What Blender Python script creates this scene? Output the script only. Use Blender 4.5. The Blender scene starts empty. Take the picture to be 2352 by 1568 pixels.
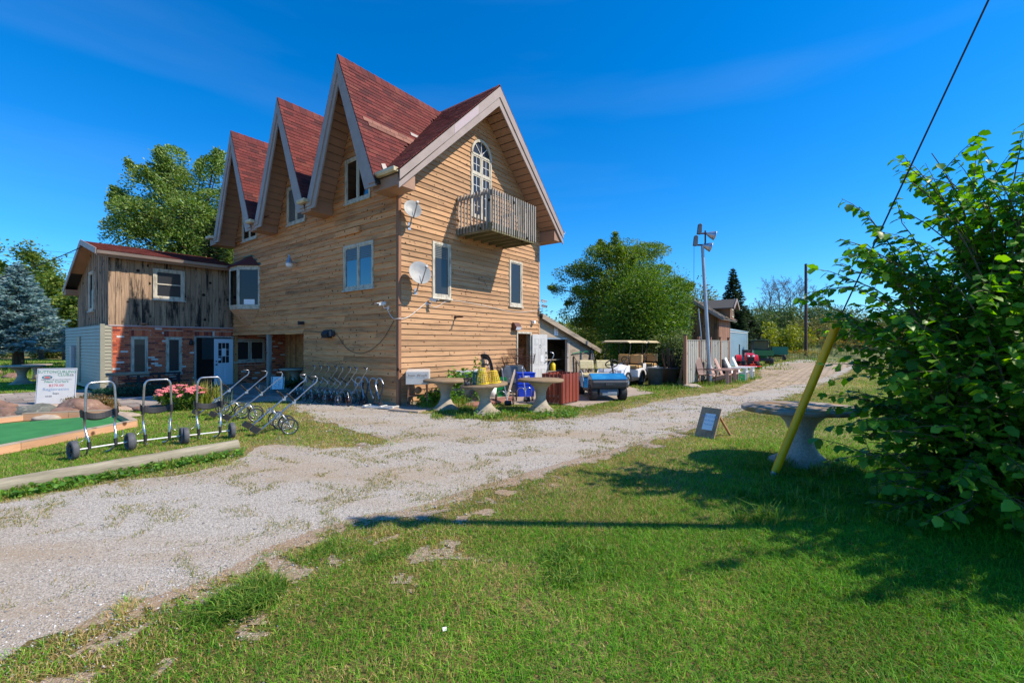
import bpy, math, random
import numpy as np
from mathutils import Vector, Matrix, Euler
random.seed(7); RNG = np.random.default_rng(11)
scene = bpy.context.scene
LINK = scene.collection.objects.link
PI = math.pi

# ---------------------------------------------------------------- camera, sky, sun, exposure
CAM_H = 1.7; FPX = 1013.0; HOR = 788.0; CX = 1176.0
cam_d = bpy.data.cameras.new('camera'); cam = bpy.data.objects.new('camera', cam_d); LINK(cam)
cam.location = (0, 0, CAM_H); cam.rotation_euler = (PI/2, 0, 0)
cam_d.sensor_width = 36; cam_d.lens = 36*FPX/2352.0; cam_d.shift_y = 4/2352.0
cam_d.clip_start = 0.05; cam_d.clip_end = 3000
scene.camera = cam

SUN_EL = math.radians(46.4); SUN_AZ = (0.978, -0.208)
sun_vec = Vector((SUN_AZ[0]*math.cos(SUN_EL), SUN_AZ[1]*math.cos(SUN_EL), math.sin(SUN_EL)))
world = bpy.data.worlds.new('World'); scene.world = world; world.use_nodes = True
wn = world.node_tree.nodes; wl = world.node_tree.links
bg = wn['Background']
sky = wn.new('ShaderNodeTexSky'); sky.sky_type = 'NISHITA'; sky.sun_disc = False
sky.sun_elevation = SUN_EL; sky.sun_rotation = math.atan2(SUN_AZ[0], SUN_AZ[1])
sky.air_density = 1.0; sky.dust_density = 0.25; sky.ozone_density = 3.0; sky.altitude = 200
hs = wn.new('ShaderNodeHueSaturation'); hs.inputs['Saturation'].default_value = 1.18; hs.inputs['Hue'].default_value = 0.5
mulc = wn.new('ShaderNodeMixRGB'); mulc.blend_type = 'MULTIPLY'; mulc.inputs['Fac'].default_value = 1; mulc.inputs['Color2'].default_value = (0.66, 1.0, 1.34, 1)
wl.new(sky.outputs[0], mulc.inputs['Color1']); wl.new(mulc.outputs[0], hs.inputs['Color'])
# thin cirrus streaks, everywhere alike, by direction
tc = wn.new('ShaderNodeTexCoord'); mp = wn.new('ShaderNodeMapping'); mp.inputs['Scale'].default_value = (1.2, 1.2, 9.0)
mp.inputs['Rotation'].default_value = (0.10, -0.12, 2.1); mp.inputs['Location'].default_value = (3.3, 1.7, 0.4)
nz = wn.new('ShaderNodeTexNoise'); nz.inputs['Scale'].default_value = 1.1; nz.inputs['Detail'].default_value = 5; nz.inputs['Roughness'].default_value = 0.45
rp = wn.new('ShaderNodeValToRGB'); rp.color_ramp.elements[0].position = 0.52; rp.color_ramp.elements[0].color = (0, 0, 0, 1)
rp.color_ramp.elements[1].position = 0.86; rp.color_ramp.elements[1].color = (0.05, 0.05, 0.05, 1)
mx = wn.new('ShaderNodeMixRGB'); mx.inputs['Color2'].default_value = (5.5, 6.6, 8.2, 1)
wl.new(tc.outputs['Generated'], mp.inputs['Vector']); wl.new(mp.outputs[0], nz.inputs['Vector']); wl.new(nz.outputs['Fac'], rp.inputs['Fac'])
wl.new(rp.outputs[0], mx.inputs['Fac']); wl.new(hs.outputs[0], mx.inputs['Color1']); wl.new(mx.outputs[0], bg.inputs['Color'])
bg.inputs['Strength'].default_value = 0.118
sun_d = bpy.data.lights.new('sun', 'SUN'); sun_d.energy = 4.6; sun_d.angle = math.radians(0.55); sun_d.color = (1.0, 0.88, 0.72)
sun = bpy.data.objects.new('sun', sun_d); LINK(sun); sun.rotation_euler = sun_vec.to_track_quat('Z', 'Y').to_euler()
sun.location = (20, -5, 30)
scene.view_settings.view_transform = 'Standard'; scene.view_settings.look = 'None'
scene.view_settings.exposure = 0.45; scene.view_settings.gamma = 1.0; scene.view_settings.use_curve_mapping = False
scene.render.engine = 'CYCLES'
scene.cycles.max_bounces = 6; scene.cycles.transparent_max_bounces = 8; scene.cycles.use_denoising = True

# ---------------------------------------------------------------- helpers
def at(px, py, z=0.0):
    """ground point that the photo (2352 wide) shows at px, py"""
    Y = FPX*(CAM_H-z)/(py-HOR); return Vector(((px-CX)/FPX*Y, Y, z))
def far(px, Y, z=0.0): return Vector(((px-CX)/FPX*Y, Y, z))
def lin(r, g, b):
    f = lambda c: c/12.92 if c <= 0.04045 else ((c+0.055)/1.055)**2.4
    return (f(r/255), f(g/255), f(b/255))

def tag(o, label=None, cat=None, group=None, kind=None):
    if label: o['label'] = label
    if cat: o['category'] = cat
    if group: o['group'] = group
    if kind: o['kind'] = kind
    return o
def thing(name, loc, rz, label, cat, group=None):
    o = bpy.data.objects.new(name, None); LINK(o); o.empty_display_size = 0.2
    o.location = loc; o.rotation_euler = (0, 0, rz); return tag(o, label, cat, group)
def kids(o): return [c for c in ALLOBJ if c.parent == o]
ALLOBJ = []
def dup(root, loc, rz=None, label=None, rot=None, scale=None):
    r = root.copy(); LINK(r); r.location = loc
    if rz is not None: r.rotation_euler = (root.rotation_euler[0], root.rotation_euler[1], rz)
    if rot is not None: r.rotation_euler = rot
    if scale: r.scale = scale
    if label: r['label'] = label
    for c in list(root.children):
        d = c.copy(); LINK(d); d.parent = r; d.matrix_parent_inverse = c.matrix_parent_inverse.copy()
        for g in list(c.children):
            e = g.copy(); LINK(e); e.parent = d; e.matrix_parent_inverse = g.matrix_parent_inverse.copy()
    return r

class MB:
    """collects simple shapes and links them as one mesh object"""
    def __init__(s): s.v = []; s.f = []; s.mi = []; s.sm = []; s.cur = 0
    def add(s, vs, fs, smooth=False):
        b = len(s.v); s.v.extend([tuple(p) for p in vs])
        for f in fs: s.f.append(tuple(b+i for i in f)); s.mi.append(s.cur); s.sm.append(smooth)
        return s
    def box(s, x0, x1, y0, y1, z0, z1, M=None):
        vs = [(x0,y0,z0),(x1,y0,z0),(x1,y1,z0),(x0,y1,z0),(x0,y0,z1),(x1,y0,z1),(x1,y1,z1),(x0,y1,z1)]
        if M: vs = [M @ Vector(p) for p in vs]
        return s.add(vs, [(0,3,2,1),(4,5,6,7),(0,1,5,4),(1,2,6,5),(2,3,7,6),(3,0,4,7)])
    def hexa(s, vs): return s.add(vs, [(0,3,2,1),(4,5,6,7),(0,1,5,4),(1,2,6,5),(2,3,7,6),(3,0,4,7)])
    def bar(s, a, b, w, h, up=(0,0,1)):
        a = Vector(a); b = Vector(b); d = (b-a).normalized(); u = Vector(up)
        if abs(d.dot(u)) > 0.98: u = Vector((1,0,0))
        sx = d.cross(u).normalized(); sy = sx.cross(d).normalized()
        vs = []
        for p in (a, b):
            for i, j in ((-1,-1),(1,-1),(1,1),(-1,1)): vs.append(p + sx*w/2*i + sy*h/2*j)
        return s.add(vs, [(0,1,2,3),(7,6,5,4),(0,4,5,1),(1,5,6,2),(2,6,7,3),(3,7,4,0)])
    def tube(s, pts, r, n=8, caps=True, closed=False):
        pts = [Vector(p) for p in pts]; rr = r if isinstance(r, (list, tuple)) else [r]*len(pts)
        rings = []; prev = None; m = len(pts)
        for i, p in enumerate(pts):
            if closed: d = pts[(i+1) % m]-pts[(i-1) % m]
            else: d = pts[min(i+1, m-1)]-pts[max(i-1, 0)]
            d.normalize()
            if prev is None:
                u = Vector((0,0,1)) if abs(d.z) < 0.9 else Vector((1,0,0))
            else: u = prev
            sx = (u - d*u.dot(d)).normalized(); sy = d.cross(sx); prev = sx
            rings.append([p + (sx*math.cos(2*PI*k/n)+sy*math.sin(2*PI*k/n))*rr[i] for k in range(n)])
        vs = [q for R in rings for q in R]; fs = []
        for i in range(m if closed else m-1):
            j = (i+1) % m
            for k in range(n): fs.append((i*n+k, i*n+(k+1) % n, j*n+(k+1) % n, j*n+k))
        s.add(vs, fs, True)
        if caps and not closed: s.add(rings[0], [tuple(range(n-1, -1, -1))]); s.add(rings[-1], [tuple(range(n))])
        return s
    def lathe(s, prof, n=24, M=None, smooth=True, ex=1.0, ey=1.0):
        vs = []; fs = []
        for r, z in prof:
            for k in range(n):
                p = Vector((r*math.cos(2*PI*k/n)*ex, r*math.sin(2*PI*k/n)*ey, z)); vs.append(M @ p if M else p)
        for i in range(len(prof)-1):
            for k in range(n): fs.append((i*n+k, i*n+(k+1) % n, (i+1)*n+(k+1) % n, (i+1)*n+k))
        return s.add(vs, fs, smooth)
    def prism(s, poly, w0, w1, axis='y', M=None):
        """poly in the plane across axis: (x,z) for y, (y,z) for x, (x,y) for z"""
        def P(a, b, w): return (a, w, b) if axis == 'y' else (w, a, b) if axis == 'x' else (a, b, w)
        n = len(poly); vs = [P(a, b, w0) for a, b in poly]+[P(a, b, w1) for a, b in poly]
        if M: vs = [M @ Vector(p) for p in vs]
        fs = [tuple(range(n)), tuple(range(2*n-1, n-1, -1))]+[(i, i+n, (i+1) % n+n, (i+1) % n) for i in range(n)]
        return s.add(vs, fs)
    def torus(s, R, r, M=None, n=20, m=8):
        vs = []; fs = []
        for i in range(n):
            a = 2*PI*i/n
            for j in range(m):
                b = 2*PI*j/m; p = Vector(((R+r*math.cos(b))*math.cos(a), (R+r*math.cos(b))*math.sin(a), r*math.sin(b)))
                vs.append(M @ p if M else p)
        for i in range(n):
            for j in range(m): fs.append((i*m+j, ((i+1) % n)*m+j, ((i+1) % n)*m+(j+1) % m, i*m+(j+1) % m))
        return s.add(vs, fs, True)
    def mesh(s, name, mats):
        me = bpy.data.meshes.new(name); me.from_pydata(s.v, [], s.f)
        for m in (mats if isinstance(mats, (list, tuple)) else [mats]): me.materials.append(m)
        me.polygons.foreach_set('material_index', s.mi); me.polygons.foreach_set('use_smooth', s.sm)
        me.update(); return me
    def build(s, name, mats, parent=None, loc=None, rot=None, bevel=0, recalc=False, sub=0):
        o = bpy.data.objects.new(name, s.mesh(name, mats)); LINK(o)
        if parent: o.parent = parent
        if loc is not None: o.location = loc
        if rot is not None: o.rotation_euler = rot
        if bevel:
            m = o.modifiers.new('bevel', 'BEVEL'); m.width = bevel; m.segments = 2; m.limit_method = 'ANGLE'; m.angle_limit = 0.6
        if sub:
            m = o.modifiers.new('sub', 'SUBSURF'); m.levels = sub; m.render_levels = sub
        return o
def inst(name, me, parent, loc, rot=None, scale=None):
    o = bpy.data.objects.new(name, me); LINK(o); o.parent = parent; o.location = loc
    if rot is not None: o.rotation_euler = rot
    if scale is not None: o.scale = scale
    return o
def RM(loc=(0,0,0), rx=0, ry=0, rz=0): return Matrix.Translation(loc) @ Euler((rx, ry, rz)).to_matrix().to_4x4()
def arc(c, r, a0, a1, n, plane='xz'):
    out = []
    for i in range(n+1):
        a = a0+(a1-a0)*i/n; p, q = r*math.cos(a), r*math.sin(a)
        out.append((c[0]+p, c[1], c[2]+q) if plane == 'xz' else (c[0], c[1]+p, c[2]+q) if plane == 'yz' else (c[0]+p, c[1]+q, c[2]))
    return out
def bez(p, n=10):
    p = [Vector(q) for q in p]; out = []
    for i in range(n+1):
        t = i/n; a = list(p)
        while len(a) > 1: a = [a[k]*(1-t)+a[k+1]*t for k in range(len(a)-1)]
        out.append(a[0])
    return out
def spline(pts, n=6):
    P = [Vector(p) for p in pts]; P = [P[0]*2-P[1]]+P+[P[-1]*2-P[-2]]; out = []
    for i in range(1, len(P)-2):
        for k in range(n):
            t = k/n; a, b, c, d = P[i-1], P[i], P[i+1], P[i+2]
            out.append(0.5*((2*b)+(c-a)*t+(2*a-5*b+4*c-d)*t*t+(3*b-a-3*c+d)*t**3))
    out.append(P[-2]); return out

def fast_mesh(name, V, F, mats, col=None, smooth=False, nrm=None):
    """V (n,3), F (m,3|4) numpy arrays -> mesh; col: per-vertex rgb"""
    me = bpy.data.meshes.new(name); n = len(V); m, k = F.shape
    me.vertices.add(n); me.vertices.foreach_set('co', np.ascontiguousarray(V, dtype=np.float32).ravel())
    me.loops.add(m*k); me.loops.foreach_set('vertex_index', np.ascontiguousarray(F, dtype=np.int32).ravel())
    me.polygons.add(m); me.polygons.foreach_set('loop_start', np.arange(0, m*k, k, dtype=np.int32))
    me.polygons.foreach_set('loop_total', np.full(m, k, dtype=np.int32))
    if smooth: me.polygons.foreach_set('use_smooth', np.ones(m, dtype=bool))
    for q in (mats if isinstance(mats, (list, tuple)) else [mats]): me.materials.append(q)
    me.update(calc_edges=True)
    if col is not None:
        at_ = me.color_attributes.new('tint', 'FLOAT_COLOR', 'POINT')
        c4 = np.ones((n, 4), dtype=np.float32); c4[:, :3] = col; at_.data.foreach_set('color', c4.ravel())
    return me
def link_mesh(name, me, parent=None):
    o = bpy.data.objects.new(name, me); LINK(o)
    if parent: o.parent = parent
    return o

# ---------------------------------------------------------------- materials
def new_mat(name):
    m = bpy.data.materials.new(name); m.use_nodes = True; t = m.node_tree; return m, t.nodes, t.links, t.nodes['Principled BSDF']
def N(nt, typ, **kw):
    n = nt.new(typ)
    for k, v in kw.items():
        if k in n.inputs: n.inputs[k].default_value = v
        else: setattr(n, k, v)
    return n
def ramp(nt, stops):
    r = nt.new('ShaderNodeValToRGB'); e = r.color_ramp.elements
    while len(e) < len(stops): e.new(0.5)
    for i, (p, c) in enumerate(stops):
        e[i].position = p; e[i].color = (c[0], c[1], c[2], 1) if isinstance(c, (tuple, list)) else (c, c, c, 1)
    return r
def mat(name, c, rough=0.7, metal=0.0, c2=None, scale=6.0, stretch=(1,1,1), bump=0.0, bscale=None, rand=0.0, spec=0.5, lo=0.35, hi=0.65, detail=6, coat=0.0, dirt=None):
    m, nt, lk, b = new_mat(name)
    b.inputs['Roughness'].default_value = rough; b.inputs['Metallic'].default_value = metal
    b.inputs['Specular IOR Level'].default_value = spec; b.inputs['Coat Weight'].default_value = coat
    b.inputs['Base Color'].default_value = (*c, 1)
    tcn = N(nt, 'ShaderNodeTexCoord'); mpn = N(nt, 'ShaderNodeMapping', Scale=stretch); lk.new(tcn.outputs['Object'], mpn.inputs['Vector'])
    src = None
    if c2 is not None:
        nz = N(nt, 'ShaderNodeTexNoise', Scale=scale, Detail=detail, Roughness=0.6); lk.new(mpn.outputs[0], nz.inputs['Vector'])
        r = ramp(nt, [(lo, c), (hi, c2)]); lk.new(nz.outputs['Fac'], r.inputs['Fac']); src = r.outputs[0]
    if dirt is not None:
        nz2 = N(nt, 'ShaderNodeTexNoise', Scale=dirt[1], Detail=8, Roughness=0.65); lk.new(mpn.outputs[0], nz2.inputs['Vector'])
        r2 = ramp(nt, [(dirt[2], 0.0), (dirt[3], 1.0)]); lk.new(nz2.outputs['Fac'], r2.inputs['Fac'])
        mi = N(nt, 'ShaderNodeMixRGB'); mi.inputs['Color2'].default_value = (*dirt[0], 1); lk.new(r2.outputs[0], mi.inputs['Fac'])
        if src: lk.new(src, mi.inputs['Color1'])
        else: mi.inputs['Color1'].default_value = (*c, 1)
        src = mi.outputs[0]
    if rand:
        oi = N(nt, 'ShaderNodeObjectInfo'); ge = N(nt, 'ShaderNodeNewGeometry'); ad = N(nt, 'ShaderNodeMath', operation='ADD'); fr = N(nt, 'ShaderNodeMath', operation='FRACT')
        lk.new(oi.outputs['Random'], ad.inputs[0]); lk.new(ge.outputs['Random Per Island'], ad.inputs[1]); lk.new(ad.outputs[0], fr.inputs[0])
        mr = N(nt, 'ShaderNodeMapRange'); mr.inputs[3].default_value = 1-rand; mr.inputs[4].default_value = 1+rand; lk.new(fr.outputs[0], mr.inputs[0])
        hv = N(nt, 'ShaderNodeHueSaturation'); lk.new(mr.outputs[0], hv.inputs['Value'])
        if src: lk.new(src, hv.inputs['Color'])
        else: hv.inputs['Color'].default_value = (*c, 1)
        src = hv.outputs[0]
    if src: lk.new(src, b.inputs['Base Color'])
    if bump:
        nb = N(nt, 'ShaderNodeTexNoise', Scale=bscale or scale*4, Detail=6, Roughness=0.65); lk.new(mpn.outputs[0], nb.inputs['Vector'])
        bp = N(nt, 'ShaderNodeBump', Strength=min(1.0, bump), Distance=0.02*max(1.0, bump)); lk.new(nb.outputs['Fac'], bp.inputs['Height']); lk.new(bp.outputs[0], b.inputs['Normal'])
    return m

def wood_mat(name, ca, cb, stain, along, stain_lo=0.55, stain_hi=0.72, knots=True, rand=0.2, rough=0.75, kscale=3.0):
    """weathered boards: along = axis the grain runs"""
    m, nt, lk, b = new_mat(name); b.inputs['Roughness'].default_value = rough; b.inputs['Specular IOR Level'].default_value = 0.25
    tcn = N(nt, 'ShaderNodeTexCoord'); oi = N(nt, 'ShaderNodeObjectInfo')
    off = N(nt, 'ShaderNodeVectorMath', operation='SCALE'); off.inputs[0].default_value = (37.0, 23.0, 51.0); lk.new(oi.outputs['Random'], off.inputs['Scale'])
    ad = N(nt, 'ShaderNodeVectorMath', operation='ADD'); lk.new(tcn.outputs['Object'], ad.inputs[0]); lk.new(off.outputs[0], ad.inputs[1])
    st = [14.0, 14.0, 14.0]; st['xyz'.index(along)] = 0.7
    mg = N(nt, 'ShaderNodeMapping', Scale=tuple(st)); lk.new(ad.outputs[0], mg.inputs['Vector'])
    g = N(nt, 'ShaderNodeTexNoise', Scale=2.2, Detail=8, Roughness=0.65, Distortion=0.4); lk.new(mg.outputs[0], g.inputs['Vector'])
    r1 = ramp(nt, [(0.32, ca), (0.68, cb)]); lk.new(g.outputs['Fac'], r1.inputs['Fac'])
    st2 = [3.0, 3.0, 3.0]; st2['xyz'.index(along)] = 0.45
    m2 = N(nt, 'ShaderNodeMapping', Scale=tuple(st2)); lk.new(ad.outputs[0], m2.inputs['Vector'])
    s2 = N(nt, 'ShaderNodeTexNoise', Scale=1.6, Detail=10, Roughness=0.72); lk.new(m2.outputs[0], s2.inputs['Vector'])
    r2 = ramp(nt, [(stain_lo, 0.0), (stain_hi, 1.0)]); lk.new(s2.outputs['Fac'], r2.inputs['Fac'])
    mi = N(nt, 'ShaderNodeMixRGB'); mi.inputs['Color2'].default_value = (*stain, 1); lk.new(r2.outputs[0], mi.inputs['Fac']); lk.new(r1.outputs[0], mi.inputs['Color1'])
    src = mi.outputs[0]
    if knots:
        vo = N(nt, 'ShaderNodeTexVoronoi', Scale=kscale); lk.new(ad.outputs[0], vo.inputs['Vector'])
        r3 = ramp(nt, [(0.11, 1.0), (0.18, 0.0)]); lk.new(vo.outputs['Distance'], r3.inputs['Fac'])
        m3 = N(nt, 'ShaderNodeMixRGB'); m3.inputs['Color2'].default_value = (stain[0]*0.5, stain[1]*0.4, stain[2]*0.35, 1); lk.new(r3.outputs[0], m3.inputs['Fac']); lk.new(src, m3.inputs['Color1']); src = m3.outputs[0]
    hv = N(nt, 'ShaderNodeHueSaturation'); mr = N(nt, 'ShaderNodeMapRange'); mr.inputs[3].default_value = 1-rand; mr.inputs[4].default_value = 1+rand*0.7
    lk.new(oi.outputs['Random'], mr.inputs[0]); lk.new(mr.outputs[0], hv.inputs['Value']); lk.new(src, hv.inputs['Color']); lk.new(hv.outputs[0], b.inputs['Base Color'])
    bp = N(nt, 'ShaderNodeBump', Strength=0.35, Distance=0.01); lk.new(g.outputs['Fac'], bp.inputs['Height']); lk.new(bp.outputs[0], b.inputs['Normal'])
    return m

def pick_mat(name, cols, rough=0.85, bump=0.3, bscale=30, jit=0.12):
    """per piece one of several colours (object random + island random)"""
    m, nt, lk, b = new_mat(name); b.inputs['Roughness'].default_value = rough; b.inputs['Specular IOR Level'].default_value = 0.25
    oi = N(nt, 'ShaderNodeObjectInfo'); ge = N(nt, 'ShaderNodeNewGeometry'); ad = N(nt, 'ShaderNodeMath', operation='ADD'); fr = N(nt, 'ShaderNodeMath', operation='FRACT')
    lk.new(oi.outputs['Random'], ad.inputs[0]); lk.new(ge.outputs['Random Per Island'], ad.inputs[1]); lk.new(ad.outputs[0], fr.inputs[0])
    r = ramp(nt, cols); r.color_ramp.interpolation = 'CONSTANT'; lk.new(fr.outputs[0], r.inputs['Fac'])
    tcn = N(nt, 'ShaderNodeTexCoord'); nz = N(nt, 'ShaderNodeTexNoise', Scale=bscale, Detail=6, Roughness=0.7); lk.new(tcn.outputs['Object'], nz.inputs['Vector'])
    mr = N(nt, 'ShaderNodeMapRange'); mr.inputs[1].default_value = 0.3; mr.inputs[2].default_value = 0.7; mr.inputs[3].default_value = 1-jit*2; mr.inputs[4].default_value = 1+jit*2; lk.new(nz.outputs['Fac'], mr.inputs[0])
    hv = N(nt, 'ShaderNodeHueSaturation'); lk.new(mr.outputs[0], hv.inputs['Value']); lk.new(r.outputs[0], hv.inputs['Color']); lk.new(hv.outputs[0], b.inputs['Base Color'])
    bp = N(nt, 'ShaderNodeBump', Strength=bump, Distance=0.01); lk.new(nz.outputs['Fac'], bp.inputs['Height']); lk.new(bp.outputs[0], b.inputs['Normal'])
    return m

def leaf_mat(name, rough=0.5, trans=0.35, spec=0.4, tint=None, rand=0.25):
    """leaf / blade material: colour from the tint attribute or fixed, light passes through"""
    m, nt, lk, b = new_mat(name); b.inputs['Roughness'].default_value = rough; b.inputs['Specular IOR Level'].default_value = spec
    if tint is None:
        a = N(nt, 'ShaderNodeAttribute', attribute_name='tint'); c = a.outputs['Color']
    else:
        oi = N(nt, 'ShaderNodeObjectInfo'); mr = N(nt, 'ShaderNodeMapRange'); mr.inputs[3].default_value = 1-rand; mr.inputs[4].default_value = 1+rand; lk.new(oi.outputs['Random'], mr.inputs[0])
        hv = N(nt, 'ShaderNodeHueSaturation'); hv.inputs['Color'].default_value = (*tint, 1); lk.new(mr.outputs[0], hv.inputs['Value']); c = hv.outputs[0]
    lk.new(c, b.inputs['Base Color'])
    tr = N(nt, 'ShaderNodeBsdfTranslucent'); h2 = N(nt, 'ShaderNodeHueSaturation'); h2.inputs['Hue'].default_value = 0.485; h2.inputs['Saturation'].default_value = 1.15; h2.inputs['Value'].default_value = 1.5
    lk.new(c, h2.inputs['Color']); lk.new(h2.outputs[0], tr.inputs['Color'])
    ms = N(nt, 'ShaderNodeMixShader'); ms.inputs[0].default_value = trans; lk.new(b.outputs[0], ms.inputs[1]); lk.new(tr.outputs[0], ms.inputs[2])
    out = [n for n in nt if n.type == 'OUTPUT_MATERIAL'][0]; lk.new(ms.outputs[0], out.inputs['Surface'])
    return m

def glass_mat(name, refl=0.22, dark=(0.02, 0.022, 0.025), wob=0.0):
    m, nt, lk, b = new_mat(name); b.inputs['Base Color'].default_value = (*dark, 1); b.inputs['Roughness'].default_value = 0.35
    g = N(nt, 'ShaderNodeBsdfGlossy'); g.inputs['Roughness'].default_value = 0.015; g.inputs['Color'].default_value = (0.17, 0.175, 0.18, 1)
    fr = N(nt, 'ShaderNodeFresnel', IOR=1.5); mr = N(nt, 'ShaderNodeMapRange'); mr.inputs[1].default_value = 0.0; mr.inputs[2].default_value = 1.0; mr.inputs[3].default_value = refl; mr.inputs[4].default_value = 1.0
    lk.new(fr.outputs[0], mr.inputs[0]); ms = N(nt, 'ShaderNodeMixShader'); lk.new(mr.outputs[0], ms.inputs[0]); lk.new(b.outputs[0], ms.inputs[1]); lk.new(g.outputs[0], ms.inputs[2])
    out = [n for n in nt if n.type == 'OUTPUT_MATERIAL'][0]; lk.new(ms.outputs[0], out.inputs['Surface'])
    return m

M = {}
M['siding'] = wood_mat('tan_siding', lin(164,125,90), lin(194,154,114), lin(96,70,52), 'x', 0.54, 0.80, rand=0.22, kscale=6.0)  # tan boards of the gable face
M['siding_old'] = wood_mat('weathered_siding', lin(190,128,80), lin(218,162,110), lin(108,78,56), 'y', 0.50, 0.78, rand=0.28, kscale=5.5)
M['oldboard'] = wood_mat('grey_vertical_board', lin(128,106,86), lin(176,148,120), lin(44,40,37), 'z', 0.50, 0.60, rand=0.18, kscale=2.5)
M['barnboard'] = wood_mat('barn_board', lin(112,84,64), lin(146,112,86), lin(60,48,40), 'z', 0.5, 0.7, rand=0.2)
M['fenceboard'] = wood_mat('fence_board', lin(138,137,130), lin(170,168,158), lin(98,97,92), 'z', 0.5, 0.7, rand=0.16)
M['post_brown'] = wood_mat('brown_post', lin(140,98,74), lin(164,120,92), lin(90,66,52), 'z', 0.6, 0.8)
M['deckwood'] = wood_mat('grey_deck_wood', lin(148,141,131), lin(178,171,160), lin(74,70,58), 'z', 0.5, 0.7, rand=0.18)
M['joist'] = wood_mat('greenish_joist', lin(116,108,82), lin(138,130,100), lin(72,76,54), 'y', 0.5, 0.7)
M['ply'] = wood_mat('grey_plywood', lin(150,136,118), lin(172,158,138), lin(104,94,84), 'x', 0.5, 0.7, kscale=1.2)
M['log'] = wood_mat('grey_log', lin(140,132,112), lin(172,164,142), lin(92,88,70), 'x', 0.44, 0.72, knots=True, rand=0.05, kscale=2.0)
M['timber'] = wood_mat('new_timber', lin(186,140,104), lin(208,164,126), lin(128,96,74), 'x', 0.58, 0.8)
M['timber_top'] = wood_mat('grey_timber', lin(156,140,122), lin(180,164,144), lin(112,98,84), 'x', 0.5, 0.75)
M['chip'] = wood_mat('chipboard', lin(160,126,98), lin(188,152,122), lin(122,94,72), 'z', 0.55, 0.75, knots=False)
M['redslat'] = mat('red_brown_stain', lin(140,62,40), 0.6, c2=lin(122,52,34), scale=5, stretch=(1,1,.2), rand=0.1, bump=0.1)
M['fascia'] = mat('beige_fascia', lin(160,144,134), 0.55, c2=lin(148,132,122), scale=2.5)
M['fascia_pale'] = mat('lilac_fascia_patch', lin(176,158,158), 0.5)
M['soffit'] = mat('tan_soffit', lin(164,126,100), 0.6, c2=lin(150,116,92), scale=2)
M['gutter'] = mat('cream_gutter', lin(214,200,170), 0.5, c2=lin(170,154,112), scale=3, stretch=(1,1,2))
M['trim'] = mat('weathered_white_trim', lin(196,190,172), 0.7, c2=lin(138,128,112), scale=7, stretch=(2,2,.5), lo=.45, hi=.7)
M['white'] = mat('white_paint', lin(214,214,210), 0.45, c2=lin(204,204,200), scale=3)
M['doorwhite'] = mat('door_white', lin(200,199,194), 0.4, c2=lin(186,184,178), scale=2.2)
M['doorblue'] = mat('door_cool_white', lin(222,232,240), 0.4)
M['glass'] = glass_mat('window_glass', 0.03)
M['glass_dark'] = glass_mat('dark_window_glass', 0.035)
M['dark'] = mat('dark_interior', (0.012, 0.011, 0.010), 0.9)
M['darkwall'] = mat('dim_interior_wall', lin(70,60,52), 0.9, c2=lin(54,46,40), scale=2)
M['curtain'] = mat('curtain_cloth', lin(104,110,110), 0.9, c2=lin(88,94,96), scale=9, stretch=(6,6,.3))
M['brick'] = pick_mat('old_brick', [(0.0, lin(196,100,68)), (0.22, lin(212,118,80)), (0.42, lin(182,88,60)), (0.6, lin(202,108,78)), (0.74, lin(146,70,56)), (0.85, lin(126,62,54)), (0.925, lin(212,204,196))])
M['mortar'] = mat('mortar', lin(196,172,150), 0.95, c2=lin(176,152,132), scale=12, bump=0.3, bscale=60)
M['vinyl'] = mat('cream_vinyl', lin(150,147,128), 0.5, c2=lin(140,138,120), scale=2)
M['shingle'] = pick_mat('red_shingle', [(0.0, lin(108,54,50)), (0.2, lin(100,50,47)), (0.36, lin(116,59,54)), (0.52, lin(104,55,51)), (0.66, lin(92,49,47)), (0.78, lin(114,64,56)), (0.9, lin(82,46,45))], 0.95, 0.6, 60, 0.16)
M['shingle_tan'] = pick_mat('tan_shingle', [(0.0, lin(146,104,90)), (0.4, lin(128,90,78)), (0.7, lin(158,120,104))], 0.95, 0.5, 60)
M['cedar'] = pick_mat('cedar_shake', [(0.0, lin(92,58,40)), (0.4, lin(66,44,34)), (0.7, lin(120,80,56))], 0.9)
M['grey_shingle'] = pick_mat('grey_shingle', [(0.0, lin(94,92,88)), (0.35, lin(118,114,106)), (0.6, lin(76,74,72)), (0.85, lin(150,128,104))], 0.95)
M['flash'] = mat('grey_flashing', lin(150,142,138), 0.5, 0.3)
M['steel'] = mat('brushed_steel', lin(196,198,202), 0.28, 0.9, c2=lin(170,172,176), scale=8)
M['galv'] = mat('galvanised_pole', lin(150,160,170), 0.45, 0.6, c2=lin(176,184,192), scale=7, stretch=(1,1,.3))
M['rust'] = mat('rusty_wire', lin(92,56,40), 0.8, 0.2, c2=lin(60,38,30), scale=14)
M['rubber'] = mat('black_rubber', (0.022, 0.022, 0.023), 0.75, c2=(0.04,0.039,0.038), scale=9, bump=0.15)
M['rubber_grey'] = mat('grey_wheel', lin(92,94,98), 0.75, c2=lin(70,72,76), scale=6)
M['black'] = mat('black_plastic', (0.014, 0.014, 0.015), 0.6, c2=(0.022,0.022,0.023), scale=7)
M['blackmetal'] = mat('black_metal', lin(46,48,54), 0.55, 0.2)
M['concrete'] = mat('cast_concrete', lin(176,166,148), 0.85, c2=lin(152,140,120), scale=4, bump=0.25, bscale=40, dirt=(lin(116,104,84), 2.2, .55, .75))
M['tabletop'] = mat('lichen_stone_top', lin(150,128,98), 0.9, c2=lin(128,106,78), scale=5, bump=0.3, bscale=50, dirt=(lin(104,86,58), 3.5, .5, .7))
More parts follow.
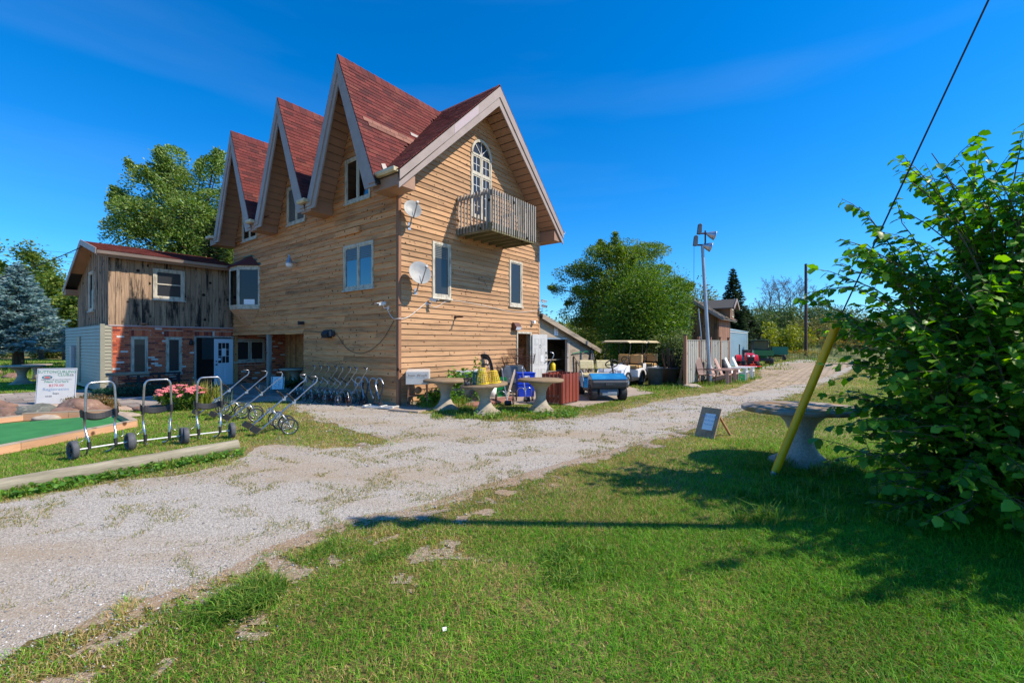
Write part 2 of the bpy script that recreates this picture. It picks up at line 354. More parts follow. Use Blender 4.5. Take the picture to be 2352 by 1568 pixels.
M['tabletop_lichen'] = mat('orange_lichen_top', lin(158,148,136), 0.9, c2=lin(136,122,104), scale=5, bump=0.3, bscale=50, dirt=(lin(150,112,54), 2.6, .46, .62))
M['terrazzo'] = mat('grey_terrazzo', lin(184,180,172), 0.8, c2=lin(150,146,138), scale=40, bump=0.15, bscale=70)
M['pad'] = mat('concrete_slab', lin(172,156,138), 0.9, c2=lin(150,136,120), scale=1.5, bump=0.2, bscale=50, dirt=(lin(120,108,94), 2.5, .55, .8))
M['paver'] = pick_mat('grey_paving', [(0.0, lin(158,148,138)), (0.3, lin(142,134,126)), (0.6, lin(170,158,146)), (0.8, lin(132,122,114))], 0.9, 0.3, 12)
M['dish'] = mat('dish_grey', lin(146,149,148), 0.5, c2=lin(130,133,132), scale=5)
M['whiteplastic'] = mat('white_plastic', lin(228,228,224), 0.4)
M['yellowpl'] = mat('yellow_plastic', lin(240,206,44), 0.4)
M['tealpl'] = mat('teal_plastic', lin(10,98,108), 0.4)
M['greenpl'] = mat('green_plastic', lin(0,128,66), 0.4)
M['bluepl'] = mat('blue_plastic', lin(12,64,196), 0.35)
M['greypl'] = mat('grey_plastic', lin(172,174,176), 0.5, c2=lin(160,162,164), scale=3)
M['redpaint'] = mat('red_paint', lin(206,30,24), 0.3, coat=0.4)
M['jdgreen'] = mat('green_paint', lin(16,104,54), 0.35, coat=0.3)
M['yellowpaint'] = mat('yellow_guard', lin(255,188,0), 0.45, c2=lin(240,172,0), scale=3, stretch=(1,1,.3))
M['bluepaint'] = mat('blue_cart_paint', lin(22,104,160), 0.3, c2=lin(54,140,186), scale=2.5, coat=0.3)
M['darkgrey'] = mat('dark_grey_plastic', lin(62,68,74), 0.5, c2=lin(52,56,62), scale=4)
M['midgrey'] = mat('grey_bumper', lin(110,118,124), 0.5, c2=lin(92,98,104), scale=5)
M['cream'] = mat('cream_vinyl_seat', lin(214,198,150), 0.55, c2=lin(186,166,112), scale=7, lo=.5, hi=.75)
M['tanseat'] = mat('tan_vinyl_seat', lin(206,168,112), 0.5, c2=lin(196,158,104), scale=4)
M['tanroof'] = mat('tan_cart_roof', lin(214,194,154), 0.4)
M['cartwhite'] = mat('white_cart_paint', lin(238,238,238), 0.22, coat=0.5)
M['sling'] = mat('brown_sling', lin(134,108,96), 0.7, c2=lin(120,96,84), scale=60, bump=0.1)
M['pinkplastic'] = mat('faded_plastic_brown', lin(186,150,132), 0.6, rand=0.06)
M['metalshed'] = mat('pale_blue_metal', lin(158,184,192), 0.45, c2=lin(148,174,184), scale=1.5)
M['pole_dark'] = mat('dark_pole', lin(92,70,66), 0.85, c2=lin(70,52,50), scale=6, stretch=(1,1,.2))
M['bark'] = mat('bark', lin(96,78,62), 0.95, c2=lin(66,54,44), scale=9, stretch=(1,1,.3), bump=0.6, bscale=20)
M['twig'] = mat('twig', lin(112,100,90), 0.9, c2=lin(90,78,70), scale=5)
M['stem'] = mat('green_stem', lin(96,104,58), 0.7)
M['rock_grey'] = mat('grey_boulder', lin(112,114,106), 0.9, c2=lin(84,86,78), scale=3, bump=0.6, bscale=9, dirt=(lin(150,146,130), 5, .55, .7))
M['rock_pink'] = mat('pink_boulder', lin(146,114,96), 0.9, c2=lin(106,82,70), scale=3, bump=0.6, bscale=9, dirt=(lin(176,156,138), 4, .55, .75))
M['turf'] = mat('putting_turf', lin(40,116,58), 0.9, c2=lin(54,132,68), scale=3, bump=0.2, bscale=300)
M['ink_green'] = mat('print_green', lin(40,140,104), 0.6)
M['ink_dark'] = mat('print_dark', lin(44,48,70), 0.6)
M['ink_red'] = mat('print_red', lin(206,44,62), 0.6)
M['ink_blue'] = mat('print_blue', lin(40,90,150), 0.6)
M['ink_pale'] = mat('print_pale_blue', lin(134,160,196), 0.6)
M['paper'] = mat('white_paper', lin(236,238,240), 0.7)
M['leaf'] = leaf_mat('leaf_by_tint')
M['grassblade'] = leaf_mat('grass_by_tint', 0.6, 0.3, 0.25)
M['orange'] = mat('orange_lens', lin(220,90,20), 0.4)
M['headlight'] = mat('headlight_lens', lin(226,230,236), 0.15, coat=0.5)
M['fire_red'] = mat('red_container', lin(186,30,22), 0.4)
# ================================================================ THE GROUND (structure)
g = MB(); g.add([(-900,-300,0),(900,-300,0),(900,1500,0),(-900,1500,0)], [(0,1,2,3)])
# soil under the grass: drying lawn colour
def ground_material():
    m, nt, lk, b = new_mat('lawn_soil'); b.inputs['Roughness'].default_value = 0.95; b.inputs['Specular IOR Level'].default_value = 0.1
    tcn = N(nt, 'ShaderNodeTexCoord'); n1 = N(nt, 'ShaderNodeTexNoise', Scale=0.55, Detail=8, Roughness=0.62); lk.new(tcn.outputs['Object'], n1.inputs['Vector'])
    r1 = ramp(nt, [(0.36, lin(112,108,56)), (0.5, lin(146,130,86)), (0.66, lin(172,152,116))]); lk.new(n1.outputs['Fac'], r1.inputs['Fac'])
    n2 = N(nt, 'ShaderNodeTexNoise', Scale=60, Detail=8, Roughness=0.8); lk.new(tcn.outputs['Object'], n2.inputs['Vector'])
    r2 = ramp(nt, [(0.38, (0.35,0.37,0.33)), (0.62, (1.35,1.32,1.25))]); lk.new(n2.outputs['Fac'], r2.inputs['Fac'])
    mu = N(nt, 'ShaderNodeMixRGB', blend_type='MULTIPLY'); mu.inputs[0].default_value = 1; lk.new(r1.outputs[0], mu.inputs[1]); lk.new(r2.outputs[0], mu.inputs[2])
    lk.new(mu.outputs[0], b.inputs['Base Color'])
    bp = N(nt, 'ShaderNodeBump', Strength=0.8, Distance=0.03); lk.new(n2.outputs['Fac'], bp.inputs['Height']); lk.new(bp.outputs[0], b.inputs['Normal'])
    return m
M['soil'] = ground_material()
tag(g.build('ground', M['soil']), 'flat lawn ground of the whole lot', kind='structure')

def gravel_material(name, a, b_, c, brown):
    m, nt, lk, b = new_mat(name); b.inputs['Roughness'].default_value = 0.95; b.inputs['Specular IOR Level'].default_value = 0.15
    tcn = N(nt, 'ShaderNodeTexCoord')
    v = N(nt, 'ShaderNodeTexVoronoi', Scale=105); lk.new(tcn.outputs['Object'], v.inputs['Vector'])
    sp = N(nt, 'ShaderNodeSeparateColor'); lk.new(v.outputs['Color'], sp.inputs[0])
    r = ramp(nt, [(0.0, a), (0.5, b_), (1.0, c)]); lk.new(sp.outputs[0], r.inputs['Fac'])
    mpr = N(nt, 'ShaderNodeMapping', Scale=(0.45, 1.5, 1)); mpr.inputs['Rotation'].default_value = (0, 0, -0.80); lk.new(tcn.outputs['Object'], mpr.inputs['Vector'])
    n1 = N(nt, 'ShaderNodeTexNoise', Scale=0.62, Detail=9, Roughness=0.62); lk.new(mpr.outputs[0], n1.inputs['Vector'])
    r1 = ramp(nt, [(0.44, 0.0), (0.66, 0.7)]); lk.new(n1.outputs['Fac'], r1.inputs['Fac'])
    mi = N(nt, 'ShaderNodeMixRGB'); mi.inputs['Color2'].default_value = (*brown, 1); lk.new(r1.outputs[0], mi.inputs[0]); lk.new(r.outputs[0], mi.inputs[1])
    n3 = N(nt, 'ShaderNodeTexNoise', Scale=140, Detail=4, Roughness=0.7); lk.new(tcn.outputs['Object'], n3.inputs['Vector'])
    r3 = ramp(nt, [(0.35, (0.6,0.6,0.6)), (0.6, (1.1,1.1,1.1))]); lk.new(n3.outputs['Fac'], r3.inputs['Fac'])
    mu = N(nt, 'ShaderNodeMixRGB', blend_type='MULTIPLY'); mu.inputs[0].default_value = 0.55; lk.new(mi.outputs[0], mu.inputs[1]); lk.new(r3.outputs[0], mu.inputs[2])
    lk.new(mu.outputs[0], b.inputs['Base Color'])
    bp = N(nt, 'ShaderNodeBump', Strength=0.6, Distance=0.008); lk.new(v.outputs['Distance'], bp.inputs['Height']); lk.new(bp.outputs[0], b.inputs['Normal'])
    return m
M['gravel'] = gravel_material('crushed_gravel', lin(140,135,126), lin(174,167,155), lin(203,196,184), lin(166,146,118))
M['pebble'] = pick_mat('pebble', [(0.0, lin(150,149,148)), (0.25, lin(180,178,175)), (0.5, lin(120,120,121)), (0.7, lin(200,198,194)), (0.88, lin(160,140,122))], 0.9, 0.1, 80)

ROAD_PX = [(-1300,2300),(-330,1640),(-100,1540),(0,1503),(60,1480),(130,1462),(200,1440),(265,1415),(330,1395),(440,1365),(520,1330),(580,1298),(640,1265),(740,1225),(845,1192),(930,1182),(1010,1160),(1090,1130),(1200,1098),(1300,1068),(1400,1042),(1500,1012),(1600,980),(1680,950),(1760,925),(1840,902),(1900,878),(1945,855),(1972,838),(1992,828),
           (1998,823),(1900,823),(1830,826),(1790,834),(1742,845),(1748,862),(1735,875),(1700,890),(1640,902),(1560,914),(1490,926),(1420,945),(1330,957),(1240,966),(1150,968),(1080,962),(1000,954),(940,946),(905,936),(850,925),(780,918),(700,916),(676,926),(690,945),(730,965),(800,985),(868,1004),(905,1012),(880,1022),(800,1026),(700,1028),(640,1020),(600,1024),(565,1042),(540,1068),(400,1090),(200,1118),(0,1152),(-200,1190),(-700,1330)]
def poly_world(px): return np.array([at(*p)[:2] for p in px])
ROAD = poly_world(ROAD_PX)
def resample(P, step, jit, rng):
    out = []
    for i in range(len(P)):
        a, b = P[i], P[(i+1) % len(P)]; L = np.linalg.norm(b-a); n = max(1, int(L/step)); nrm = np.array([-(b-a)[1], (b-a)[0]])/max(L, 1e-6)
        for k in range(n):
            q = a+(b-a)*k/n; d = min(np.linalg.norm(q), 30.0); out.append(q+nrm*(rng.normal(0, jit*(0.4+d/14))+.09*math.sin(len(out)*.9+d)*math.sin(len(out)*.23)*min(1, d/4)))
    return np.array(out)
def inside(P, X, Y):
    """even-odd test, vectorised"""
    r = np.zeros(len(X), bool); n = len(P)
    for i in range(n):
        x0, y0 = P[i]; x1, y1 = P[(i+1) % n]
        c = (y0 > Y) != (y1 > Y); r ^= c & (X < (x1-x0)*(Y-y0)/((y1-y0) if y1 != y0 else 1e-9)+x0)
    return r
def edge_dist(P, X, Y):
    d = np.full(len(X), 1e9)
    for i in range(len(P)):
        a, b = P[i], P[(i+1) % len(P)]; ab = b-a; L = ab.dot(ab)+1e-9
        t = np.clip(((X-a[0])*ab[0]+(Y-a[1])*ab[1])/L, 0, 1); d = np.minimum(d, np.hypot(X-a[0]-t*ab[0], Y-a[1]-t*ab[1]))
    return d
def sheet(name, P, z, material, label):
    from mathutils.geometry import tessellate_polygon
    pts = [Vector((p[0], p[1], 0)) for p in P]; tris = tessellate_polygon([pts])
    s = MB(); s.add([(p[0], p[1], z) for p in P], [tuple(t) for t in tris]); o = s.build(name, material)
    for f in o.data.polygons:
        if f.normal.z < 0: f.flip()
    return tag(o, label, kind='structure')
sheet('gravel_road', resample(ROAD, 0.14, 0.028, RNG), 0.004, M['gravel'], 'pale crushed gravel drive crossing the lot')
DRIVE = poly_world([(1702,889),(1640,902),(1690,910),(1760,895),(1850,880),(1910,862),(1950,842),(1975,829),(1880,829),(1800,836),(1750,847),(1752,862)])
def paver_mat():
    m, nt, lk, b = new_mat('paver_drive'); b.inputs['Roughness'].default_value = 0.9
    tcn = N(nt, 'ShaderNodeTexCoord'); mp_ = N(nt, 'ShaderNodeMapping'); mp_.inputs['Rotation'].default_value = (0, 0, 0.65); lk.new(tcn.outputs['Object'], mp_.inputs['Vector'])
    br = N(nt, 'ShaderNodeTexBrick', Scale=1.0); br.inputs['Color1'].default_value = (*lin(186,164,140), 1); br.inputs['Color2'].default_value = (*lin(170,148,126), 1); br.inputs['Mortar'].default_value = (*lin(136,122,84), 1)
    br.inputs['Brick Width'].default_value = 0.62; br.inputs['Row Height'].default_value = 0.42; br.inputs['Mortar Size'].default_value = 0.05; lk.new(mp_.outputs[0], br.inputs['Vector'])
    nz_ = N(nt, 'ShaderNodeTexNoise', Scale=1.2, Detail=8); lk.new(tcn.outputs['Object'], nz_.inputs['Vector'])
    r_ = ramp(nt, [(0.35, (0.75,0.75,0.75)), (0.65, (1.1,1.08,1.02))]); lk.new(nz_.outputs['Fac'], r_.inputs['Fac'])
    mu = N(nt, 'ShaderNodeMixRGB', blend_type='MULTIPLY'); mu.inputs[0].default_value = 1; lk.new(br.outputs[0], mu.inputs[1]); lk.new(r_.outputs[0], mu.inputs[2]); lk.new(mu.outputs[0], b.inputs['Base Color'])
    return m
sheet('paver_driveway', resample(DRIVE, 0.5, 0.02, RNG), 0.009, paver_mat(), 'worn paver part of the drive by the tractor')

# the embankment and rising field far behind
hb = MB(); nx, ny = 70, 34; hv = []
for j in range(ny):
    for i in range(nx):
        x = -260+i*(520/(nx-1)); t = j/(ny-1); y = 44+t*t*500
        r = min(1, max(0, (y-44-(10 if x < 8 else 0)-2.0*math.sin(x*.11))/46)); zz = r*r*(3-2*r)*4.6+0.35*math.sin(x*.21+1)*r+0.2*math.sin(y*.3+x*.4)*r - 0.05
        hv.append((x, y, zz if j else -0.4))
hf = [(j*nx+i, j*nx+i+1, (j+1)*nx+i+1, (j+1)*nx+i) for j in range(ny-1) for i in range(nx-1)]
hb.add(hv, hf, True); tag(hb.build('hill', mat('rough_meadow', lin(92,104,44), 0.95, c2=lin(122,118,64), scale=.35, bump=0.8, bscale=3, dirt=(lin(66,82,34), .8, .45, .6))), 'low weedy embankment behind the drive', kind='structure')
HILL = lambda x, y: (lambda r: r*r*(3-2*r)*4.6)(min(1, max(0, (y-44-(10 if x < 8 else 0)-2.0*math.sin(x*.11))/46)))

# ================================================================ THE WOODEN HOUSE
ANG = math.atan2(.795, .607); C0 = at(916, 935)
UV = (Vector((math.cos(ANG), math.sin(ANG), 0)), Vector((-math.sin(ANG), math.cos(ANG), 0)))
def W(x, y, z=0): return C0 + UV[0]*x + UV[1]*y + Vector((0, 0, z))
house = thing('wooden_house', C0, ANG, 'tall tan clapboard house with three steep red dormers and a balcony', 'house')
HW, HL = 6.64, 10.64; ZR, KM, XR = 9.8, 0.98, 3.32; ZD, KD = 9.6, 2.25; YC = [1.67, 5.17, 8.86]; OV = 0.75
PG = lambda s, d, z: (s, -d, z)          # gable face
PS = lambda s, d, z: (-d, s, z)          # long shaded face
rb = random.Random(3)
def board(parent, P, name, m, a0, b0, a1, b1, z0, z1, dp=0.034, dt=0.006):
    j = rb.uniform(-.003, .003); b = MB()
    vs = [P(a0, -.02, z0+j), P(b0, -.02, z0-j), P(b0, dp+j, z0-j), P(a0, dp+j, z0+j), P(a1, -.02, z1), P(b1, -.02, z1), P(b1, dt, z1), P(a1, dt, z1)]
    b.hexa(vs); o = b.build(name, m, parent); return o
def clapboard(parent, P, m, zlo, zhi, h, lims, openings, butt=0.5, name='siding_board'):
    """lims(z) -> list of (a, b) spans; openings (a, b, z0, z1)"""
    z = zlo
    while z < zhi-0.02:
        z1 = min(z+h, zhi)
        for (L0, L1) in zip(lims(z), lims(z1)):
            segs = [(L0[0], L0[1], z, z1)]
            for (oa, ob, oz0, oz1) in openings:
                ns = []
                for (a, b, s0, s1) in segs:
                    if s1 <= oz0+.01 or s0 >= oz1-.01 or b <= oa or a >= ob: ns.append((a, b, s0, s1)); continue
                    if a < oa: ns.append((a, oa, s0, s1))
                    if b > ob: ns.append((ob, b, s0, s1))
                    if s0 < oz0-.015: ns.append((max(a, oa), min(b, ob), s0, oz0))
                    if s1 > oz1+.015: ns.append((max(a, oa), min(b, ob), oz1, s1))
                segs = ns
            for (a, b, s0, s1) in segs:
                cuts = [a]
                if b-a > 2.6 and rb.random() < butt: cuts.append(rb.uniform(a+.8, b-.8))
                cuts.append(b)
                for p, q in zip(cuts, cuts[1:]):
                    sl = (L1[0]-L0[0]) if p == L0[0] else 0.0; sr = (L1[1]-L0[1]) if q == L0[1] else 0.0
                    q2 = q-0.003 if q != b else q
                    if q-p < 0.03: continue
                    board(parent, P, name, m, p, q2, p+sl if p == L0[0] else p, (q+sr) if q == L0[1] else q2, s0, s1)
        z = z1
def panelwall(mb, P, spans, openings, d0, d1, z0, z1):
    """a thick wall of boxes around rectangular openings"""
    xs = sorted(set([spans[0], spans[1]]+[v for o in openings for v in o[:2] if spans[0] < v < spans[1]])); zs = sorted(set([z0, z1]+[v for o in openings for v in o[2:] if z0 < v < z1]))
    for a, b in zip(xs, xs[1:]):
        for c, e in zip(zs, zs[1:]):
            mx_, mz_ = (a+b)/2, (c+e)/2
            if any(o[0] < mx_ < o[1] and o[2] < mz_ < o[3] for o in openings): continue
            mb.hexa([P(a, d0, c), P(b, d0, c), P(b, d1, c), P(a, d1, c), P(a, d0, e), P(b, d0, e), P(b, d1, e), P(a, d1, e)])

# ---- gable face
ZT = 9.36   # underside of the roof at the wall, at the ridge
def gl(z):
    if z <= ZT-KM*XR: return [(0.0, HW)]
    w = max(0.0, (ZT-z)/KM); return [(XR-w, XR+w)]
gop = [(1.16, 1.89, 3.03, 4.63), (4.76, 5.52, 3.03, 4.63), (5.24, 6.03, 0.0, 2.05), (2.78, 3.78, 5.70, 7.72), (2.86, 3.70, 7.72, 8.05), (3.0, 3.56, 8.05, 8.22)]
gw = MB(); panelwall(gw, PG, (0.02, HW-.02), [gop[2]], -.14, -.03, 0, ZT-KM*XR)
gw.prism([(0.02, ZT-KM*XR), (HW-.02, ZT-KM*XR), (XR, ZT-.02)], .03, .14, 'y')
gwall = gw.build('gable_wall', M['siding'], house)
clapboard(gwall, PG, M['siding'], 0.12, 9.2, 0.152, gl, gop, 0.3)
# ---- long shaded face with the three dormer gables
def sl(z):
    if z <= 5.75: return [(0.0, HL)]
    out = []
    for yc in YC:
        w = max(0.0, (ZD-.22-z)/KD); out.append((max(0, yc-w), min(HL, yc+w)))
    return out
sop = [(1.07, 2.54, 3.27, 4.59), (1.21, 2.46, 5.83, 7.14), (4.8, 6.04, 5.77, 7.08), (8.42, 9.72, 5.72, 7.05), (4.94, 10.6, -1, 2.07), (8.25, 10.6, 3.0, 4.62)]
sw = MB(); panelwall(sw, PS, (0.02, HL-.02), [sop[4]], -.14, -.03, 0, 5.75)
for yc in YC: sw.prism([(yc-1.6, 5.75), (yc+1.6, 5.75), (yc, ZD-.3)], .03, .14, 'x')
swall = sw.build('side_wall', M['siding_old'], house)
clapboard(swall, PS, M['siding_old'], 0.12, 8.15, 0.172, sl, sop, 0.55)
# shakes in the dormer tips
for yc in YC:
    b = MB(); z = 8.15
    while z < 9.2:
        w = (ZD-.22-z)/KD; n = max(1, int(2*w/.13))
        for i in range(n):
            a = yc-w+2*w*i/n; b.box(-.028-rb.random()*.012, .02, a+.006, a+2*w/n-.006, z+rb.uniform(-.012, .012), z+.17)
        z += .15
    tag(b.build('cedar_shake', M['cedar'], house), kind='stuff')
# other walls of the house, floor slab, upper floor over the porch, dark inside
b = MB(); b.box(HW-.14, HW-.002, 0, HL, 0, 6.1); b.box(0, HW-.15, HL-.13, HL-.001, 2.3, 5.75); b.prism([(0, 5.75), (HW-.15, 5.75), (XR, 9.2)], HL-.13, HL-.001, 'y')
b.build('rear_wall', M['siding_old'], house)
b = MB(); b.box(.03, HW-.15, .15, HL-.14, 2.12, 2.28); b.box(.03, HW-.15, .15, HL-.14, 5.5, 5.6)
b.build('upper_floor', M['soffit'], house)
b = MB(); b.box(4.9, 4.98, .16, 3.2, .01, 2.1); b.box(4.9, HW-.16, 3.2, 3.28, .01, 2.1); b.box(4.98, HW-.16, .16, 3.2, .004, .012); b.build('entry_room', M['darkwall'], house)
b = MB(); b.box(.16, 2.1, 4.84, 4.93, .0, 2.1); b.box(.0, .05, 4.90, 4.955, 0.0, 2.06); b.build('porch_end_wall', M['siding_old'], house)
# corner boards
b = MB(); b.box(-.035, .055, -.035, -.0, 0.05, 5.62); b.box(-.035, -.0, 0.0, .07, 0.05, 5.62)
b.build('corner_board', M['trim'] if False else M['post_brown'], house)
b = MB(); b.box(HW-.05, HW+.03, -.033, .0, 0.05, 6.1); b.build('corner_board', M['siding'], house)
b = MB(); b.box(-.02, HW, -.012, .0, -.02, .125); b.box(-.015, 0, 0, 4.94, -.02, .125); b.build('foundation', M['concrete'], house)
b = MB(); b.box(-.05, .03, 4.94, HL, 2.02, 2.09); b.build('porch_lintel', M['siding_old'], house)

# ---- roof: sheathing, soffits, fascias, gutters, shingles
def roofz(x): return ZR-KM*abs(x-XR)
EX0, EX1 = -.6, HW+.6
b = MB()
def slab(mb, q, t):     # q: four points (top surface), t: thickness down
    mb.hexa([(p[0], p[1], p[2]-t) for p in q]+[tuple(p) for p in q])
slab(b, [(XR, -OV, ZR-.03), (EX1, -OV, roofz(EX1)-.03), (EX1, HL+.5, roofz(EX1)-.03), (XR, HL+.5, ZR-.03)], .06)
# left main slope only where no dormer covers it: strips
dxe = lambda x, yc: (ZD-roofz(x))/KD      # half width of the dormer at main-roof height
edges = [-OV]+[v for yc in YC for v in (yc-1, yc+1)]+[HL+.5]
for k in range(4):
    ya = -OV if k == 0 else YC[k-1]; yb = HL+.5 if k == 3 else YC[k]
    ea = -OV if k == 0 else YC[k-1]+dxe(EX0, 0)-.02; eb = HL+.5 if k == 3 else YC[k]-dxe(EX0, 0)+.02
    slab(b, [(EX0, ea, roofz(EX0)-.03), (XR-.1, ya+(.0 if k == 0 else .05), roofz(XR-.1)-.03), (XR-.1, yb-(0 if k == 3 else .05), roofz(XR-.1)-.03), (EX0, eb, roofz(EX0)-.03)], .06)
for yc in YC:
    for s in (-1, 1):
        e = 1.68; slab(b, [(-OV, yc, ZD-.03), (XR-.05, yc, ZD-.03), (XR-1.9, yc+s*e*.55, ZD-KD*e*.55-.03), (-.0, yc+s*e, ZD-KD*e-.03)], .05)
        slab(b, [(-OV, yc, ZD-.03), (-.0, yc, ZD-.03), (-.0, yc+s*e, ZD-KD*e-.03), (-OV, yc+s*e, ZD-KD*e-.03)], .05)
b.build('roof', M['black'], house)

def soffit_boards(n, fn, name='soffit_board'):
    for i in range(n): fn(i/n, (i+1)/n-.012/n*3).build(name, M['soffit'], soff)
b = MB(); b.box(XR-.05, XR+.05, -OV+.03, 0, ZT-.14, ZT+.14); soff = b.build('ridge_beam', M['fascia'], house)
# gable overhang soffit boards (run out from the wall) on both slopes
SOFZ = lambda x: ZT-.02-KM*abs(x-XR)
for s in (-1, 1):
    n = 22
    for i in range(n):
        x0 = XR+s*(.06+i*(XR+.45)/n); x1 = XR+s*(.06+(i+1)*(XR+.45)/n-.024)
        mb = MB(); mb.hexa([(x0,-OV+.05,SOFZ(x0)-.02),(x1,-OV+.05,SOFZ(x1)-.02),(x1,-.03,SOFZ(x1)-.02),(x0,-.03,SOFZ(x0)-.02),(x0,-OV+.05,SOFZ(x0)),(x1,-OV+.05,SOFZ(x1)),(x1,-.03,SOFZ(x1)),(x0,-.03,SOFZ(x0))])
        mb.build('soffit_board', M['soffit'], soff)
# gable fascias: an upper board and a lower one set back
for s in (-1, 1):
    for (o0, o1, y0, y1, nm) in ((.0, .24, -OV-.03, -OV, 'fascia_board'), (.22, .44, -OV, -OV+.04, 'inner_fascia_board')):
        xe = XR+s*(XR+.58); vs = []
        for yy in (y0, y1):
            vs += [(XR, yy, ZR-.03-o0*1.35), (xe, yy, roofz(xe)-.03-o0*1.35), (xe, yy, roofz(xe)-.03-o1*1.0), (XR, yy, ZR-.03-o1*1.35)]
        mb = MB(); mb.add(vs, [(0,1,2,3),(7,6,5,4),(0,4,5,1),(1,5,6,2),(2,6,7,3),(3,7,4,0)]); mb.build(nm, M['fascia'], house)
xa, xb = 1.30, 2.30      # the paler replacement length
mb = MB(); mb.add([(xa,-OV-.034,roofz(xa)-.05),(xb,-OV-.034,roofz(xb)-.05),(xb,-OV-.034,roofz(xb)-.30),(xa,-OV-.034,roofz(xa)-.285),(xa,-OV-.03,roofz(xa)-.05),(xb,-OV-.03,roofz(xb)-.05),(xb,-OV-.03,roofz(xb)-.30),(xa,-OV-.03,roofz(xa)-.285)], [(0,1,2,3),(0,4,5,1),(2,6,7,3),(1,5,6,2),(0,3,7,4)])
tag(mb.build('fascia_patch', M['fascia_pale'], house), 'paler lilac length of fascia')
# eave boxes (returns)
def eavebox(x0, x1, y0, y1, z0, z1):
    mb = MB(); mb.box(x0, x1, y0, y1, z0, z1); return mb.build('eave_box', M['soffit'], house)
eavebox(-.58, -.03, -OV+.06, .30, 5.60, 5.95)
eavebox(HW+.035, HW+.56, -OV+.06, HL+.4, 5.58, 5.95)
for y0, y1 in ((3.14, 3.70), (6.75, 7.28), (10.42, 11.0)):
    eavebox(-OV+.02, -.03, y0, y1, 5.62, 5.98)
# dormers: soffit boards and fascia
for yc in YC:
    for s in (-1, 1):
        n = 17; L = 1.52
        for i in range(n):
            d0 = .03+L*i/n; d1 = .03+L*(i+1)/n-.018; ZS = lambda d: ZD-.24-KD*d
            vs = []
            for dz in (-.02, .02):
                for (xx, dd) in ((-OV+.05, d0), (-OV+.05, d1), (-.03, d1), (-.03, d0)): vs.append((xx, yc+s*dd, ZS(dd)+dz))
            mb = MB(); mb.hexa(vs); mb.build('soffit_board', M['soffit'], soff)
        for (o0, o1, x0, x1, nm) in ((.0, .30, -OV-.03, -OV, 'dormer_fascia'), (.28, .50, -OV, -OV+.045, 'dormer_inner_fascia')):
            e = 1.70; vs = []
            for xx in (x0, x1):
                vs += [(xx, yc, ZD-.02-o0), (xx, yc+s*e, ZD-.02-KD*e-o0*.3), (xx, yc+s*(e-.28*o1/.3), ZD-.02-KD*e-o0*.3), (xx, yc, ZD-.02-o1*1.5)]
            mb = MB(); mb.add(vs, [(0,1,2,3),(7,6,5,4),(0,4,5,1),(1,5,6,2),(2,6,7,3),(3,7,4,0)]); mb.build(nm, M['fascia'], house)
# gutters
def gutter(x, y0, y1, z, w=.13):
    mb = MB(); pr = [(0,0),(-w*.75,0),(-w,.05),(-w,.11),(-w+.015,.11),(-w+.015,.055),(-w*.72,.015),(0,.015)]
    mb.prism([(x+a, z+c) for a, c in pr], y0, y1, 'y'); mb.box(x-w, x, y0-.004, y0+.004, z, z+.1); mb.box(x-w, x, y1-.004, y1+.004, z, z+.1)
    return mb.build('gutter', M['gutter'], house)
gutter(-.6, -OV+.02, .12, 5.90); gutter(-OV-.03, 3.20, 3.64, 5.86); gutter(-OV-.03, 6.82, 7.22, 5.86); gutter(-OV-.03, 10.45, 10.95, 5.84)
mb = MB(); mb.prism([(EX1+a, 5.92+c) for a, c in [(0,0),(.1,0),(.13,.1),(.115,.1),(.09,.015),(0,.015)]], -OV, HL+.4, 'y'); mb.build('gutter', M['whiteplastic'], house)

# shingles: every tab is a little tilted slab
tab_me = {}
def tab_mesh(w, h, t=.014):
    k = (round(w, 2), round(h, 2))
    if k not in tab_me:
        mb = MB(); mb.box(0, w-.006, 0, h, 0, t); tab_me[k] = mb.mesh('shingle', M['shingle'])
    return tab_me[k]
singles = []; pool = MB()
def lay(origin, ud, vd, nd, nrow, row, rng_fn, keep, pri, mtan=None):
    """tabs on a slope: ud along the eave, vd up the slope, nd the normal"""
    O, U, V, Nn = Vector(origin), Vector(ud), Vector(vd), Vector(nd)
    for r in range(nrow):
        a, bnd = rng_fn(r*row, ); off = (r % 2)*.15+rb.uniform(0, .05); x = a; first = True
        while x < bnd-.02:
            w = (.30-off if first and off < .28 else .30); first = False; w = min(w, bnd-x)
            p = O+U*(x+w/2)+V*(r*row+.05)
            if w > .03 and keep(p):
                lift = .012+rb.uniform(0, .006)
                vs = []
                for (uu, vv, ww) in ((x,r*row-.01,lift),(x+w-.006,r*row-.01,lift),(x+w-.006,r*row+row+.03,.002),(x,r*row+row+.03,.002),(x,r*row-.01,lift+.013),(x+w-.006,r*row-.01,lift+.013),(x+w-.006,r*row+row+.03,.012),(x,r*row+row+.03,.012)):
                    vs.append(tuple(O+U*uu+V*vv+Nn*ww))
                singles.append((pri(p, w), vs))
            x += w
for i, yc in enumerate(YC):
    ln = math.hypot(1, KD); n_s = 1.70*ln
    for s in (-1, 1):
        # origin at the eave; U along x
        o = (-OV-.02, yc+s*1.70, ZD-KD*1.70); vd = (0, -s/ln, KD/ln); nd = (0, s*KD/ln, 1/ln)
        lay(o, (1,0,0), vd, nd, int(n_s/.135), .135, lambda v: (0, XR+OV), lambda p: p.z > roofz(p.x)-.06, lambda p, w, i=i, s=s: (0 if (s < 0 and i == 0) else 3 if s < 0 else 6)+i*.5+abs(p.z-8)*.1)
lm = math.hypot(1, KM); n_m = (XR+.62)*lm
def keepL(p): return all(abs(p.y-yc) > (ZD-p.z)/KD-.05 for yc in YC) or p.y < -.0
